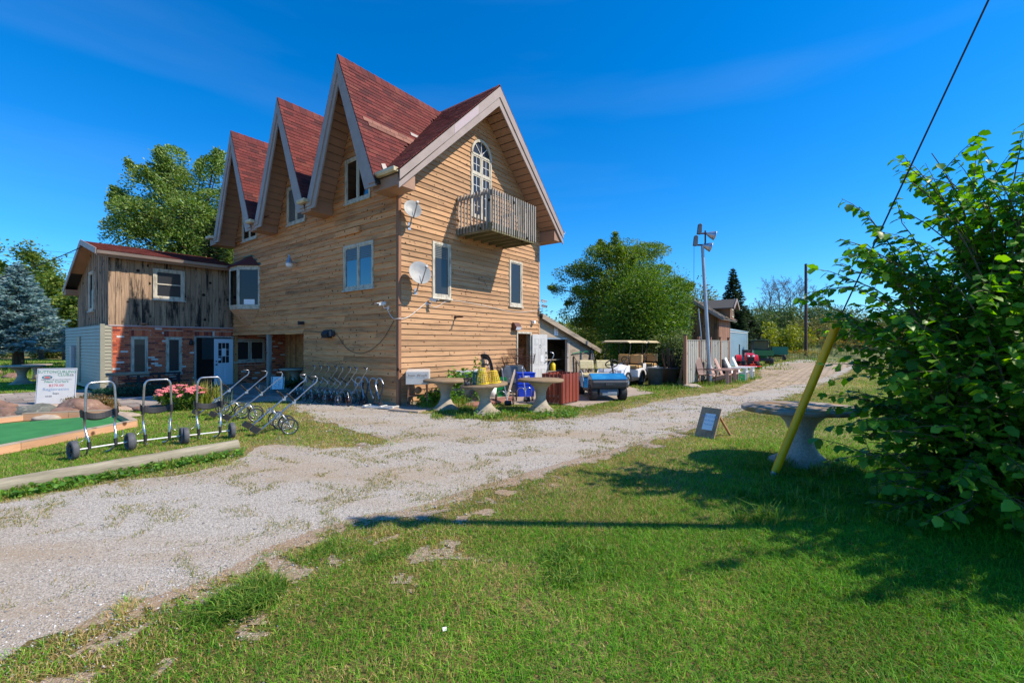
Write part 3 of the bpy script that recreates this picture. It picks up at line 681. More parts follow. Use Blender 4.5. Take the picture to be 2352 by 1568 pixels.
lay((EX0-.02, -OV-.02, roofz(EX0-.02)), (0,1,0), (1/lm, 0, KM/lm), (-KM/lm, 0, 1/lm), int(n_m/.135), .135, lambda v: (0, HL+1.25), keepL, lambda p, w: 1.0+p.y*.6)
lay((EX1+.02, -OV-.02, roofz(EX1+.02)), (0,1,0), (-1/lm, 0, KM/lm), (KM/lm, 0, 1/lm), int(n_m/.27), .27, lambda v: (0, HL+1.25), lambda p: True, lambda p, w: 9)
singles.sort(key=lambda t: t[0])
nearslope = MB(); roof_o = house
tan_rows = []
def mk_shingles():
    for k, (pr, vs) in enumerate(singles):
        if k < 290:
            mb = MB(); mb.hexa(vs); zc = sum(v[2] for v in vs)/8; m = M['shingle']
            pass
            mb.build('shingle', m, house)
        else: pool.hexa(vs)
    tag(pool.build('shingle_field', M['shingle'], house), kind='stuff')
mk_shingles()
# ridge caps
b = MB()
for yc in YC:
    x = -OV-.02
    while x < XR-.1:
        b.hexa([(x, yc-.13, ZD-.26), (x+.24, yc-.13, ZD-.27), (x+.24, yc, ZD+.02), (x, yc, ZD+.035), (x, yc-.14, ZD-.23), (x+.24, yc-.14, ZD-.24), (x+.24, yc, ZD+.04), (x, yc, ZD+.055)])
        b.hexa([(x, yc+.13, ZD-.26), (x+.24, yc+.13, ZD-.27), (x+.24, yc, ZD+.02), (x, yc, ZD+.035), (x, yc+.14, ZD-.23), (x+.24, yc+.14, ZD-.24), (x+.24, yc, ZD+.04), (x, yc, ZD+.055)])
        x += .235
y = -OV-.02
while y < HL+.4:
    for s in (-1, 1):
        b.hexa([(XR+s*.14, y, ZR-.13), (XR+s*.14, y+.24, ZR-.14), (XR, y+.24, ZR+.015), (XR, y, ZR+.03), (XR+s*.15, y, ZR-.11), (XR+s*.15, y+.24, ZR-.12), (XR, y+.24, ZR+.035), (XR, y, ZR+.05)])
    y += .235
tag(b.build('ridge_cap', M['shingle'], house), kind='stuff')
# torn shingle flap on the middle dormer, bare felt strip and flashing
ln = math.hypot(1, KD)
def on_dormer(yc, s, x, dn, off): # dn: distance down the slope
    dy = dn/ln; return (x, yc+s*(dy+off*KD/ln), ZD-KD*dy+off/ln)
b = MB(); vs = []
for i in range(7):
    for j in range(5):
        u = i/6; v = j/4; vs.append(on_dormer(YC[1], -1, .55+u*.42, 1.75+v*.75+u*.18, .05+.16*math.sin(u*PI)*(.3+v)+.05*v))
b.add(vs, [(i*5+j, i*5+j+1, (i+1)*5+j+1, (i+1)*5+j) for i in range(6) for j in range(4)], True); tag(b.build('torn_shingle', M['shingle'], house), 'torn shingle strip lifting off the roof')
b = MB(); b.add([on_dormer(YC[1], -1, *q, .034) for q in ((.62, 1.82), (1.12, 2.05), (1.05, 2.75), (.86, 2.62))], [(0,1,2,3)]); tag(b.build('bare_felt', M['flash'], house), 'grey bare patch where shingles tore off')
b = MB(); b.hexa([on_dormer(YC[0], -1, x_, d_, o_) for o_ in (.032, .038) for x_, d_ in ((1.15, 1.76), (2.2, 1.76), (2.2, 1.85), (1.15, 1.87))]); tag(b.build('bare_strip', M['flash'], house), 'grey bare strip below missing shingles')
for r_ in range(2):
    for i in range(9):
        x_ = -.55+i*.29+r_*.13; d_ = 2.03+r_*.135
        b = MB(); b.hexa([on_dormer(YC[0], -1, xx, dd, o_) for o_ in (.030, .040) for xx, dd in ((x_, d_), (x_+.28, d_), (x_+.28, d_+.125), (x_, d_+.125))]); b.build('tan_shingle', M['shingle_tan'], house)
b = MB(); b.hexa([on_dormer(YC[0], -1, xx, dd, o_) for o_ in (.04, .05) for xx, dd in ((-.42, 3.55), (-.28, 3.50), (-.22, 3.98), (-.40, 4.02))]); b.build('flashing', M['flash'], house)

# ---- windows
def window(P, parent, a0, a1, z0, z1, panes=2, fw=.07, deep=.05, mats=('trim', 'glass'), blind=0.0, sill=True, frame_in=.035, name='window', split_h=False):
    f = MB(); F = lambda x0, x1, d0, d1, c0, c1: f.hexa([P(x0,d0,c0),P(x1,d0,c0),P(x1,d1,c0),P(x0,d1,c0),P(x0,d0,c1),P(x1,d0,c1),P(x1,d1,c1),P(x0,d1,c1)])
    F(a0, a0+fw, -.03, deep, z0+fw, z1-fw); F(a1-fw, a1, -.03, deep, z0+fw, z1-fw); F(a0, a1, -.03, deep, z1-fw, z1); F(a0, a1, -.03, deep, z0, z0+fw)
    iw = (a1-a0-2*fw)/panes; sash = []
    for k in range(1, panes): F(a0+fw+iw*k-.03, a0+fw+iw*k+.03, -.03, deep-.008, z0+fw, z1-fw)
    if split_h: F(a0+fw, a1-fw, -.03, deep-.01, (z0+z1)/2-.02, (z0+z1)/2+.02)
    w = f.build(name, M[mats[0]], parent)
    for k in range(panes):
        x0 = a0+fw+iw*k+(.03 if k else 0); x1 = a0+fw+iw*(k+1)-(.03 if k < panes-1 else 0); s = frame_in
        m = MB(); G = lambda p0, p1, d0, d1, c0, c1: m.hexa([P(p0,d0,c0),P(p1,d0,c0),P(p1,d1,c0),P(p0,d1,c0),P(p0,d0,c1),P(p1,d0,c1),P(p1,d1,c1),P(p0,d1,c1)])
        G(x0, x0+s, -.02, .03, z0+fw+s, z1-fw-s); G(x1-s, x1, -.02, .03, z0+fw+s, z1-fw-s); G(x0, x1, -.02, .03, z0+fw, z0+fw+s); G(x0, x1, -.02, .03, z1-fw-s, z1-fw); m.build('sash', M['trim'], w)
        g_ = MB(); d = .012+rb.uniform(-.002, .002); tl = rb.uniform(-.004, .004)
        g_.add([P(x0+s, d, z0+fw+s), P(x1-s, d+tl, z0+fw+s), P(x1-s, d+tl, z1-fw-s), P(x0+s, d, z1-fw-s)], [(0,1,2,3)]); g_.build('pane', M[mats[1]], w)
        if blind:
            q = MB(); zb = z1-fw-s-blind*(z1-z0)
            nsl = max(3, int((z1-fw-s-zb)/.045))
            for i in range(nsl):
                zz = zb+(z1-fw-s-zb)*i/nsl; q.hexa([P(x0+s,.014,zz),P(x1-s,.014,zz),P(x1-s,.020,zz+.004),P(x0+s,.020,zz+.004),P(x0+s,.014,zz+.034),P(x1-s,.014,zz+.034),P(x1-s,.017,zz+.034),P(x0+s,.017,zz+.034)])
            q.build('blind', M['curtain'], w)
    if sill:
        q = MB(); q.hexa([P(a0-.03,-.02,z0-.05),P(a1+.03,-.02,z0-.05),P(a1+.03,deep+.04,z0-.05),P(a0-.03,deep+.04,z0-.05),P(a0-.03,-.02,z0),P(a1+.03,-.02,z0),P(a1+.03,deep+.03,z0-.004),P(a0-.03,deep+.03,z0-.004)]); q.build('sill', M['trim'], w)
    return w
window(PG, house, 1.16, 1.89, 3.03, 4.63, 1, blind=.22); window(PG, house, 4.76, 5.52, 3.03, 4.63, 1)
window(PS, house, 1.07, 2.54, 3.27, 4.59, 2, blind=.26); window(PS, house, 1.21, 2.46, 5.83, 7.14, 2)
window(PS, house, 4.8, 6.04, 5.77, 7.08, 2, blind=.9); window(PS, house, 8.42, 9.72, 5.72, 7.05, 2)
# arched balcony door and fanlight
f = MB(); dp = .05
for x0, x1, z0, z1 in ((2.78, 2.85, 5.70, 7.72), (3.71, 3.78, 5.70, 7.72), (2.85, 3.71, 5.70, 5.78), (2.85, 3.71, 7.70, 7.76), (2.85, 3.71, 7.07, 7.14), (3.25, 3.31, 5.78, 7.07), (3.25, 3.31, 7.14, 7.70)):
    f.box(x0, x1, -dp, .02, z0, z1)
n = 16; vs = []; fs = []
for i in range(n+1):
    a = PI*i/n
    for (r, d) in ((.50, .02), (.50, -dp-.012), (.425, -dp-.012), (.425, .02)): vs.append((3.28+r*math.cos(a), d, 7.73+r*1.08*math.sin(a)))
for i in range(n):
    for k in range(4): fs.append((i*4+k, i*4+(k+1) % 4, (i+1)*4+(k+1) % 4, (i+1)*4+k))
f.add(vs, fs); adoor = tag(f.build('balcony_door', M['trim'], house), 'arched white door with fanlight')
for x0, x1, z0, z1, nh in ((2.85, 3.25, 5.78, 7.07, 4), (3.31, 3.71, 5.78, 7.07, 4), (2.85, 3.25, 7.14, 7.70, 2), (3.31, 3.71, 7.14, 7.70, 2)):
    g_ = MB(); g_.add([(x0, -.012, z0), (x1, -.014, z0), (x1, -.014, z1), (x0, -.012, z1)], [(0,1,2,3)]); g_.build('pane', M['glass'], adoor)
    q = MB(); s = .045
    q.box(x0, x0+s, -.035, 0, z0+s, z1-s); q.box(x1-s, x1, -.035, 0, z0+s, z1-s); q.box(x0, x1, -.035, 0, z0, z0+s); q.box(x0, x1, -.035, 0, z1-s, z1); q.build('sash', M['trim'], adoor)
    q = MB(); q.box((x0+x1)/2-.009, (x0+x1)/2+.009, -.026, -.002, z0+s, z1-s)
    for k in range(1, nh): q.box(x0+s, x1-s, -.024, -.002, z0+(z1-z0)*k/nh-.009, z0+(z1-z0)*k/nh+.009)
    q.build('muntin', M['white'], adoor)
g_ = MB(); g_.add([(3.28+.43*math.cos(PI*i/n), -.010, 7.75+.45*math.sin(PI*i/n)) for i in range(n+1)], [tuple(range(n+1))]); g_.build('fanlight_pane', M['glass'], adoor)
q = MB()
for a in (PI*.25, PI*.5, PI*.75): q.bar((3.28, -.022, 7.78), (3.28+.42*math.cos(a), -.022, 7.78+.42*math.sin(a)), .018, .02, (0,1,0))
q.lathe([(.0, 0), (.06, 0), (.06, .02), (0, .02)], 12, RM((3.28, -.012, 7.77), rx=PI/2)); q.build('fan_muntin', M['white'], adoor)
# ---- balcony
bx0, bx1, bd, bz = 2.18, 4.40, 1.37, 4.93
b = MB(); b.box(bx0, bx1, -bd, -bd+.045, bz, bz+.235); b.box(bx0, bx0+.045, -bd+.047, -.03, bz+.002, bz+.233); b.box(bx1-.045, bx1, -bd+.047, -.03, bz+.002, bz+.233)
balc = b.build('balcony', M['joist'], house)
for k in range(1, 6):
    x = bx0+(bx1-bx0)*k/6; b = MB(); b.box(x-.02, x+.02, -bd+.048, -.03, bz+.004, bz+.19); b.build('joist', M['joist'], balc)
for k in range(10):
    y = -bd+.05+k*.131; b = MB(); b.box(bx0-.01, bx1+.01, y, y+.122, bz+.236, bz+.262); b.build('deck_board', M['deckwood'], balc)
def baluster(x, y, dx, dy):
    b = MB(); t = rb.uniform(-.004, .004); b.box(x-.019, x+.019, y-.019, y+.019, bz+.05+t, 6.14+t); o = b.build('baluster', M['deckwood'], balc); return o
for k in range(20): baluster(bx0+.03+(bx1-bx0-.06)*k/19, -bd-.021, 0, 0)
for k in range(1, 11):
    baluster(bx0-.021, -bd+.01+k*.128, 0, 0); baluster(bx1+.021, -bd+.01+k*.128, 0, 0)
for x0, x1, y0, y1 in ((bx0, bx1, -bd, -bd+.04), (bx0, bx0+.04, -bd+.04, -.03), (bx1-.04, bx1, -bd+.04, -.03)):
    b = MB(); b.box(x0, x1, y0, y1, 6.0, 6.1); b.build('top_rail', M['deckwood'], balc)
for x in (bx0+.06, bx1-.06):
    b = MB(); b.box(x-.045, x+.045, -bd+.045, -bd+.135, bz+.262, 6.13); b.build('corner_post', M['deckwood'], balc)
# ---- bay window
bay = MB(); plan = [(0, 8.22), (-.52, 8.86), (-.52, 9.62), (0, 10.26)]
bay.prism(plan, 3.0, 3.08, 'z'); bay.prism(plan, 4.56, 4.64, 'z')
bayo = bay.build('bay_window', M['trim'], house)
for (p, q_) in zip(plan, plan[1:]):
    a, c = Vector((*p, 0)), Vector((*q_, 0)); d = (c-a).normalized(); L = (c-a).length; nrm = Vector((d.y, -d.x, 0)) if Vector((d.y, -d.x, 0)).x < 0 else Vector((-d.y, d.x, 0))
    PB = lambda s, dd, z, a=a, d=d, nrm=nrm: tuple(a+d*s+nrm*dd+Vector((0, 0, z)))
    f = MB()
    for s0, s1, z0, z1 in ((0, .07, 3.08, 4.56), (L-.07, L, 3.08, 4.56), (.07, L-.07, 3.08, 3.16), (.07, L-.07, 4.48, 4.56)):
        f.hexa([PB(s0,-.03,z0),PB(s1,-.03,z0),PB(s1,.02,z0),PB(s0,.02,z0),PB(s0,-.03,z1),PB(s1,-.03,z1),PB(s1,.02,z1),PB(s0,.02,z1)])
    f.build('bay_frame', M['trim'], bayo)
    f = MB(); f.add([PB(.07, 0, 3.16), PB(L-.07, 0, 3.16), PB(L-.07, 0, 4.48), PB(.07, 0, 4.48)], [(0,1,2,3)]); f.build('pane', M['glass'], bayo)
a, c = Vector((0, 8.22, 0)), Vector((-.52, 8.86, 0)); d = (c-a).normalized(); nrm = Vector((-d.y, d.x, 0)); nrm = -nrm if nrm.x > 0 else nrm
f = MB(); f.hexa([tuple(a+d*s+nrm*dd+Vector((0,0,z))) for z in (3.17, 3.36) for s, dd in ((.2, .004), (.6, .004), (.6, .008), (.2, .008))]); f.build('paper_notice', M['paper'], bayo)
f = MB(); ap = (0, 9.24, 5.12); pl = [(0, 8.12), (-.62, 8.80), (-.62, 9.68), (0, 10.36)]
f.add([(*p, 4.64) for p in pl]+[(0, 8.9, 5.08), (0, 9.6, 5.08)], [(0,1,4),(1,2,5,4),(2,3,5),(3,2,1,0)]); f.build('bay_roof', M['shingle'], bayo)
f = MB(); f.bar((-.0, 8.90, 5.10), (-.01, 8.10, 4.64), .09, .03, (1,0,0)); f.bar((-.01, 8.9, 5.1), (-.01, 9.6, 5.1), .09, .03); f.build('bay_flashing', mat('teal_flashing', lin(10, 92, 74), 0.5), bayo)
f = MB(); f.add([(*p, 3.0) for p in plan]+[(-.01, 8.98, 2.36), (-.01, 9.5, 2.36)], [(0,1,4),(1,2,5,4),(2,3,5),(4,5,3,0)]); f.build('bay_corbel', M['timber'], bayo)
for k in range(4):
    t = k/4; f = MB(); z = 3.0-.62*t; f.bar((-.01-.0, 8.22+.76*t-.012, z-.02), (-.52*(1-t)-.012, 8.86+.12*t-.012, z-.02), .02, .014); f.build('corbel_board', M['soffit'], bayo)
# ---- entry door (open) on the gable face and its frame
f = MB(); f.box(5.18, 5.25, -.05, .1, 0, 2.05); f.box(6.03, 6.10, -.05, .1, 0, 2.05); f.box(5.18, 6.10, -.05, .1, 2.05, 2.12); f.build('door_frame', M['trim'], house)
dr = bpy.data.objects.new('entry_door', None); LINK(dr); dr.parent = house; dr.location = (6.08, -.09, .05); dr.rotation_euler = (0, 0, math.radians(-9)); dr['label'] = 'white six panel door standing open'
f = MB(); f.box(0, .82, -.02, .02, 0, 1.98); f.build('door_leaf', M['doorwhite'], dr, bevel=.004)
for (x0, x1, z0, z1) in ((.11, .37, 1.58, 1.84), (.45, .71, 1.58, 1.84), (.11, .37, .82, 1.48), (.45, .71, .82, 1.48), (.11, .37, .16, .70), (.45, .71, .16, .70)):
    f = MB()
    for s in (-1, 1):
        y0, y1 = (.02, .026) if s > 0 else (-.026, -.02)
        f.box(x0, x1, y0, y1, z0, z0+.025); f.box(x0, x1, y0, y1, z1-.025, z1); f.box(x0, x0+.025, y0, y1, z0+.025, z1-.025); f.box(x1-.025, x1, y0, y1, z0+.025, z1-.025); f.box(x0+.05, x1-.05, y0, y1, z0+.05, z1-.05)
    f.build('door_panel', M['doorwhite'], dr)
f = MB(); f.tube([(.75, -.07, .95), (.75, .07, .95)], .012, 8); f.tube([(.75, -.07, .95), (.66, -.07, .95)], .012, 8); f.lathe([(.0, 0), (.03, 0), (.03, .014), (0, .014)], 12, RM((.75, -.02, .95), rx=PI/2)); f.lathe([(.0, 0), (.03, 0), (.03, .014), (0, .014)], 12, RM((.75, -.02, 1.1), rx=PI/2)); f.box(.72, .78, -.03, -.02, 1.24, 1.32); f.build('door_handle', M['blackmetal'], dr)
f = MB(); f.torus(.055, .006, RM((.41, -.024, 1.53), rx=PI/2), 18, 6); f.build('door_ring', M['blackmetal'], dr)
f = MB(); f.hexa([(.42,-.029,.95),(.60,-.029,.95),(.60,-.027,.95),(.42,-.027,.95),(.42,-.029,1.2),(.60,-.029,1.2),(.60,-.027,1.2),(.42,-.027,1.2)]); f.build('door_notice', M['white'], dr)
# porch post
f = MB(); f.box(-.06, .06, 7.40, 7.56, 0, 2.03); f.build('porch_post', M['deckwood'], house)
# ================================================================ THE BRICK WING (left)
WX, WY = -3.86, 10.64
wing = thing('brick_wing', W(WX, WY), ANG, 'two storey wing with grey vertical boards above red brick', 'building')
# local: x from 0 (left corner) to 3.86 (house), y back
PW = lambda s, d, z: (s, -d, z); PL = lambda s, d, z: (-d, s, z)
WR = 5.96   # brick runs on under the house porch, to x = 5.96
bop = [(.58, 1.06, .56, 1.93), (1.59, 2.07, .56, 1.92), (2.55, 3.81, -1, 1.92), (3.87, 5.07, .92, 1.84)]
b = MB(); panelwall(b, PW, (-.02, WR), bop, -.16, -.012, 0, 2.30); bwall = b.build('brick_wall', M['mortar'], wing)
sold = [(.52, 1.12, 1.95, 2.17), (1.53, 2.13, 1.94, 2.16), (2.5, 3.86, 1.94, 2.16), (3.82, 5.1, .80, .92)]
bricks = []
z = .03; r = 0; ch = .0745; bl = .213
while z < 2.28:
    x = (-.02 if r % 2 else -.02-bl/2)
    while x < WR:
        a, c = max(x, -.02)+.007, min(x+bl, WR)-.007; a0, c0, zc = a, c, z+ch/2
        for (o0, o1, q0, q1) in bop+sold:
            if q0-.02 < zc < q1+.02:
                if a0 >= o0-.001 and c0 <= o1+.001: c0 = a0
                elif a0 < o0 < c0: c0 = o0-.004
                elif a0 < o1 < c0: a0 = o1+.004
        if c0-a0 > .03: bricks.append((a0, c0, z+.007, z+ch-.007))
        x += bl
    z += ch; r += 1
for (o0, o1, q0, q1) in sold:
    x = o0
    while x < o1-.03: bricks.append((x+.004, min(x+.0745, o1)-.004, q0+.005, q1-.005)); x += .0745
for xx, ww in ((2.2, .0),): pass
bricks.sort(key=lambda t: -(t[0] > 3.9)*-5+abs(t[0]-1.3))
bp_ = MB()
for k, (a, c, z0, z1) in enumerate(bricks):
    d = .002+rb.uniform(0, .008); vs = [PW(a,-.014,z0),PW(c,-.014,z0),PW(c,d,z0),PW(a,d,z0),PW(a,-.014,z1),PW(c,-.014,z1),PW(c,d+rb.uniform(-.002,.002),z1),PW(a,d,z1)]
    if k < 298: q = MB(); q.hexa(vs); q.build('brick', M['brick'], bwall)
    else: bp_.hexa(vs)
tag(bp_.build('brick_field', M['brick'], bwall), kind='stuff')
window(PW, wing, .58, 1.06, .57, 1.93, 1, mats=('oldboard' if False else 'trim', 'glass_dark'), fw=.055, deep=.02); window(PW, wing, 1.59, 2.07, .57, 1.92, 1, mats=('trim', 'glass_dark'), fw=.055, deep=.02)
window(PW, wing, 3.87, 5.07, .93, 1.84, 2, mats=('deckwood', 'glass_dark'), fw=.06, deep=.02)
# upper storey
uop = [(1.20, 2.16, 3.31, 4.43)]
b = MB(); panelwall(b, PW, (.0, 3.84), uop, -.14, -.01, 2.32, 4.78); uw = b.build('upper_wall', M['oldboard'], wing)
x = -.02; i = 0
while x < 3.82:
    w = min(rb.choice((.15, .17, .19, .21)), 3.82-x); d = .006+(.012 if i % 2 else 0)+rb.uniform(0, .003); i += 1
    spans = [(2.33, 4.76)]
    if x+w > 1.22 and x < 2.14: spans = [(2.33, 3.32), (4.42, 4.76)]
    for z0, z1 in spans:
        q = MB(); zb = z0+(rb.uniform(-.015, .01) if z0 < 2.4 else 0); q.hexa([PW(x+.004,-.012,zb),PW(x+w-.004,-.012,zb),PW(x+w-.004,d,zb),PW(x+.004,d,zb),PW(x+.004,-.012,z1),PW(x+w-.004,-.012,z1),PW(x+w-.004,d,z1),PW(x+.004,d,z1)]); q.build('wall_board', M['oldboard'], uw)
    x += w
b = MB(); b.box(.0, 3.84, -.03, -.0, 2.29, 2.335); b.build('flashing_strip', M['fascia_pale'], wing)
w_ = window(PW, wing, 1.20, 2.16, 3.31, 4.43, 1, mats=('trim', 'glass_dark'), fw=.09, split_h=True)
# gable end
YR, ZRW, YB = 2.15, 5.42, 5.27
gtop = lambda y: 4.74+(ZRW-.12-4.74)*y/YR if y < YR else ZRW-.12-(ZRW-.12-4.05)*(y-YR)/(YB-YR)
b = MB(); b.prism([(0, 2.32), (YB, 2.32), (YB, gtop(YB)), (YR, gtop(YR)), (0, gtop(0))], .01, .14, 'x'); ge_ = b.build('gable_end', M['oldboard'], wing)
y = -.0; i = 0
while y < YB:
    w = min(rb.choice((.15, .18, .2)), YB-y); d = .006+(.012 if i % 2 else 0); i += 1
    for z0, za, zb in ([(2.33, gtop(y), gtop(y+w))] if not (y+w > 2.2 and y < 3.0) else [(2.33, 2.95, 2.95), (4.38, gtop(y), gtop(y+w))]):
        q = MB(); q.hexa([PL(y+.004,-.012,z0),PL(y+w-.004,-.012,z0),PL(y+w-.004,d,z0),PL(y+.004,d,z0),PL(y+.004,-.012,za),PL(y+w-.004,-.012,zb),PL(y+w-.004,d,zb),PL(y+.004,d,za)]); q.build('wall_board', M['oldboard'], ge_)
    y += w
window(PL, wing, 2.22, 3.0, 2.92, 4.40, 1, mats=('trim', 'glass'), fw=.07)
b = MB(); b.box(0, 5.9, YB-.14, YB, 0, 4.05); b.box(2.2, 2.28, 0.2, YB-.2, 0, 2.3) if False else None; b.box(0, .14, .17, YB-.15, 0, 2.3)
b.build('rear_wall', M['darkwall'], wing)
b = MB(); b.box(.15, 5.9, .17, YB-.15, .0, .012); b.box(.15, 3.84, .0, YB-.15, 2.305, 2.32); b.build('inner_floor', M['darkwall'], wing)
# back window seen through the open door
for xx in (4.35, 5.2):
    b = MB(); b.box(xx, xx+.5, YB-.155, YB-.142, .9, 1.95); b.build('rear_window', glass_mat('daylight_painted_pane', .5, (.25,.34,.36)) if xx < 4.5 else M['glass'], wing)  # first pane's pale colour stands in for the daylight outside
# roof
b = MB(); x0, x1 = -.36, 3.84
slab(b, [(x0, -.34, 4.80), (x1, -.34, 4.80), (x1, YR, ZRW), (x0, YR, ZRW)], .07); slab(b, [(x0, YR, ZRW), (x1, YR, ZRW), (x1, YB+.5, 3.88), (x0, YB+.5, 3.88)], .07)
wr = b.build('roof', M['black'], wing)
b = MB(); sl_ = math.hypot(YR+.34, ZRW-4.80); vd = Vector((0, (YR+.34)/sl_, (ZRW-4.80)/sl_)); nd = Vector((0, -vd.z, vd.y)); O = Vector((x0-.02, -.37, 4.80))
for r in range(int(sl_/.14)+1):
    x = 0-(r % 2)*.15
    while x < x1-x0:
        a = max(x, 0); c = min(x+.3, x1-x0)
        if c-a > .03:
            l = .012+rb.uniform(0, .006); vs = []
            for t in (0, .012):
                vs += [O+Vector((a, 0, 0))+vd*(r*.14)+nd*(l+t), O+Vector((c-.006, 0, 0))+vd*(r*.14)+nd*(l+t), O+Vector((c-.006, 0, 0))+vd*(r*.14+.17)+nd*(t+.001), O+Vector((a, 0, 0))+vd*(r*.14+.17)+nd*(t+.001)]
            b.hexa(vs)
        x += .3
tag(b.build('shingle_field', M['shingle'], wr), kind='stuff')
b = MB()
for a, c in (((x0-.03, -.36, 4.76), (x0-.03, YR, ZRW-.03)), ((x0-.03, YR, ZRW-.03), (x0-.03, YB+.5, 3.84))): b.bar(a, c, .03, .19, (0,0,1))
b.build('rake_board', M['fascia'], wing)
for k in range(14):
    y = .1+k*(YB+.25)/14; q = MB(); za = gtop(min(y, YB))+.02 if y < YB else 3.96; zb = gtop(min(y+.40, YB))+.02
    q.hexa([(x0,y,za-.02),(0,y,za-.02),(0,y+.39,zb-.02),(x0,y+.39,zb-.02),(x0,y,za),(0,y,za),(0,y+.39,zb),(x0,y+.39,zb)]); q.build('soffit_board', M['soffit'], wing)
b = MB(); b.box(x0-.02, .0, YB-.02, YB+.5, 3.68, 3.9); b.build('eave_box', M['soffit'], wing)
b = MB(); b.box(x0, x1, -.35, -.32, 4.60, 4.76); b.box(x0+.02, x1, -.32, -.02, 4.66, 4.69); b.build('eave_fascia', M['soffit'], wing)
b = MB(); b.prism([(-.36+a, 4.68+c) for a, c in [(0,0),(-.09,0),(-.13,.1),(-.115,.1),(-.08,.015),(0,.015)]], x0-.02, x1, 'x'); b.build('gutter', M['fascia'], wing)
# vinyl covered box at the left
vb = MB(); vb.box(-.19, .06, .01, 6.6, .05, 2.33); vby = vb.build('vinyl_box', M['darkgrey'], wing)  # dark backing, seen through the strip gaps, paints in the shadow lines
z = .08
while z < 2.30:
    z1 = min(z+.118, 2.34); zt = z1-.016
    q = MB(); q.hexa([(-.19-.03,.0,z),(-.19,.0,z),(-.19,6.6,z),(-.19-.03,6.6,z),(-.196,.0,zt),(-.19,.0,zt),(-.19,6.6,zt),(-.196,6.6,zt)]); q.build('vinyl_strip', M['vinyl'], vby)
    q = MB(); q.hexa([(-.11,-.0,z),(.06,-.0,z),(.06,-.024,z),(-.11,-.024,z),(-.11,.0,zt),(.06,.0,zt),(.06,-.006,zt),(-.11,-.006,zt)]); q.build('vinyl_strip', M['vinyl'], vby)
    z = z1
q = MB(); q.box(-.225, -.11, -.03, .005, .05, 2.36); q.box(-.215, -.19, .005, .09, .05, 2.36); q.box(.06, .085, -.02, .005, .05, 2.34); q.build('corner_trim', M['vinyl'], vby)
q = MB(); q.box(-.24, -.209, 3.4, 3.9, .2, 1.95); q.build('vinyl_door', M['vinyl'], vby)
q = MB(); q.box(-.32, -.21, 4.5, 4.85, .3, 1.6); q.build('meter_box', M['greypl'], vby, bevel=.01)
# the open cool white door with nine lights
dw = bpy.data.objects.new('half_glazed_door', None); LINK(dw); dw.parent = wing; dw.location = (3.80, -.05, .03); dw.rotation_euler = (0, 0, math.radians(188)); dw['label'] = 'pale blue white door with nine small panes'
q = MB(); xs = (0, .14, .56, .70)
q.box(0, .14, -.02, .02, 0, 1.84); q.box(.56, .70, -.02, .02, 0, 1.84); q.box(.14, .56, -.02, .02, 0, .88); q.box(.14, .56, -.02, .02, 1.68, 1.84); q.build('door_leaf', M['doorblue'], dw)
for i in range(3):
    for j in range(3):
        q = MB(); a, c = .14+.14*i, .88+.267*j; q.add([(a+.008,.004,c+.008),(a+.132,.004,c+.008),(a+.132,.004,c+.259),(a+.008,.004,c+.259)], [(0,1,2,3)]); q.build('pane', M['glass_dark'], dw)
q = MB()
for i in (1, 2): q.box(.14+.14*i-.009, .14+.14*i+.009, -.012, .012, .88, 1.68)
for j in (1, 2): q.box(.14, .56, -.011, .011, .88+.267*j-.009, .88+.267*j+.009)
q.build('muntin', M['doorblue'], dw)
for a in (.13, .38):
    q = MB(); q.box(a, a+.19, .02, .026, .16, .76); q.box(a+.04, a+.15, .026, .031, .2, .72); q.build('door_panel', M['doorblue'], dw)
q = MB(); q.lathe([(0, 0), (.03, .0), (.03, .05), (.02, .06), (0, .06)], 12, RM((.64, .02, .82), rx=-PI/2)); q.lathe([(0, 0), (.025, .0), (.02, .03), (0, .03)], 12, RM((.64, .02, .95), rx=-PI/2)); q.build('door_knob', M['blackmetal'], dw)
q = MB(); q.box(.26, .42, .013, .016, 1.16, 1.46); q.build('door_notice', M['paper'], dw)
q = MB(); q.box(.47, .56, .024, .027, .98, 1.08); q.build('door_sticker', M['paper'], dw)
q = MB(); q.box(2.47, 2.54, -.03, .1, 0, 1.98); q.box(3.82, 3.87, -.03, .1, 0, 1.98); q.box(2.54, 3.82, -.03, .1, 1.92, 1.985); q.build('door_frame', M['deckwood'], wing)
# porch side wall of vertical boards
pw = MB(); pw.box(WR, WR+.06, -5.7, 0, 0, 2.1); pwo = pw.build('porch_wall', M['oldboard'], wing)
y = -5.68
while y < -.02:
    q = MB(); q.box(WR-.016-rb.random()*.006, WR, y+.004, y+.156, .01, 2.08); q.build('wall_board', M['siding_old'], pwo); y += .16
q = MB(); q.lathe([(.0, 0), (.05, 0), (.07, .03), (.07, .16), (.03, .2), (0, .2)], 12, RM((2.35, -.11, 1.62))); q.box(2.33, 2.37, -.09, .0, 1.66, 1.74); tag(q.build('porch_lamp', M['black'], wing), None)
q = MB(); q.lathe([(0, 0), (.12, 0), (.11, .05), (0, .05)], 12, RM((.95, -.06, 2.37))); q.build('vent_cap', M['post_brown'], wing)

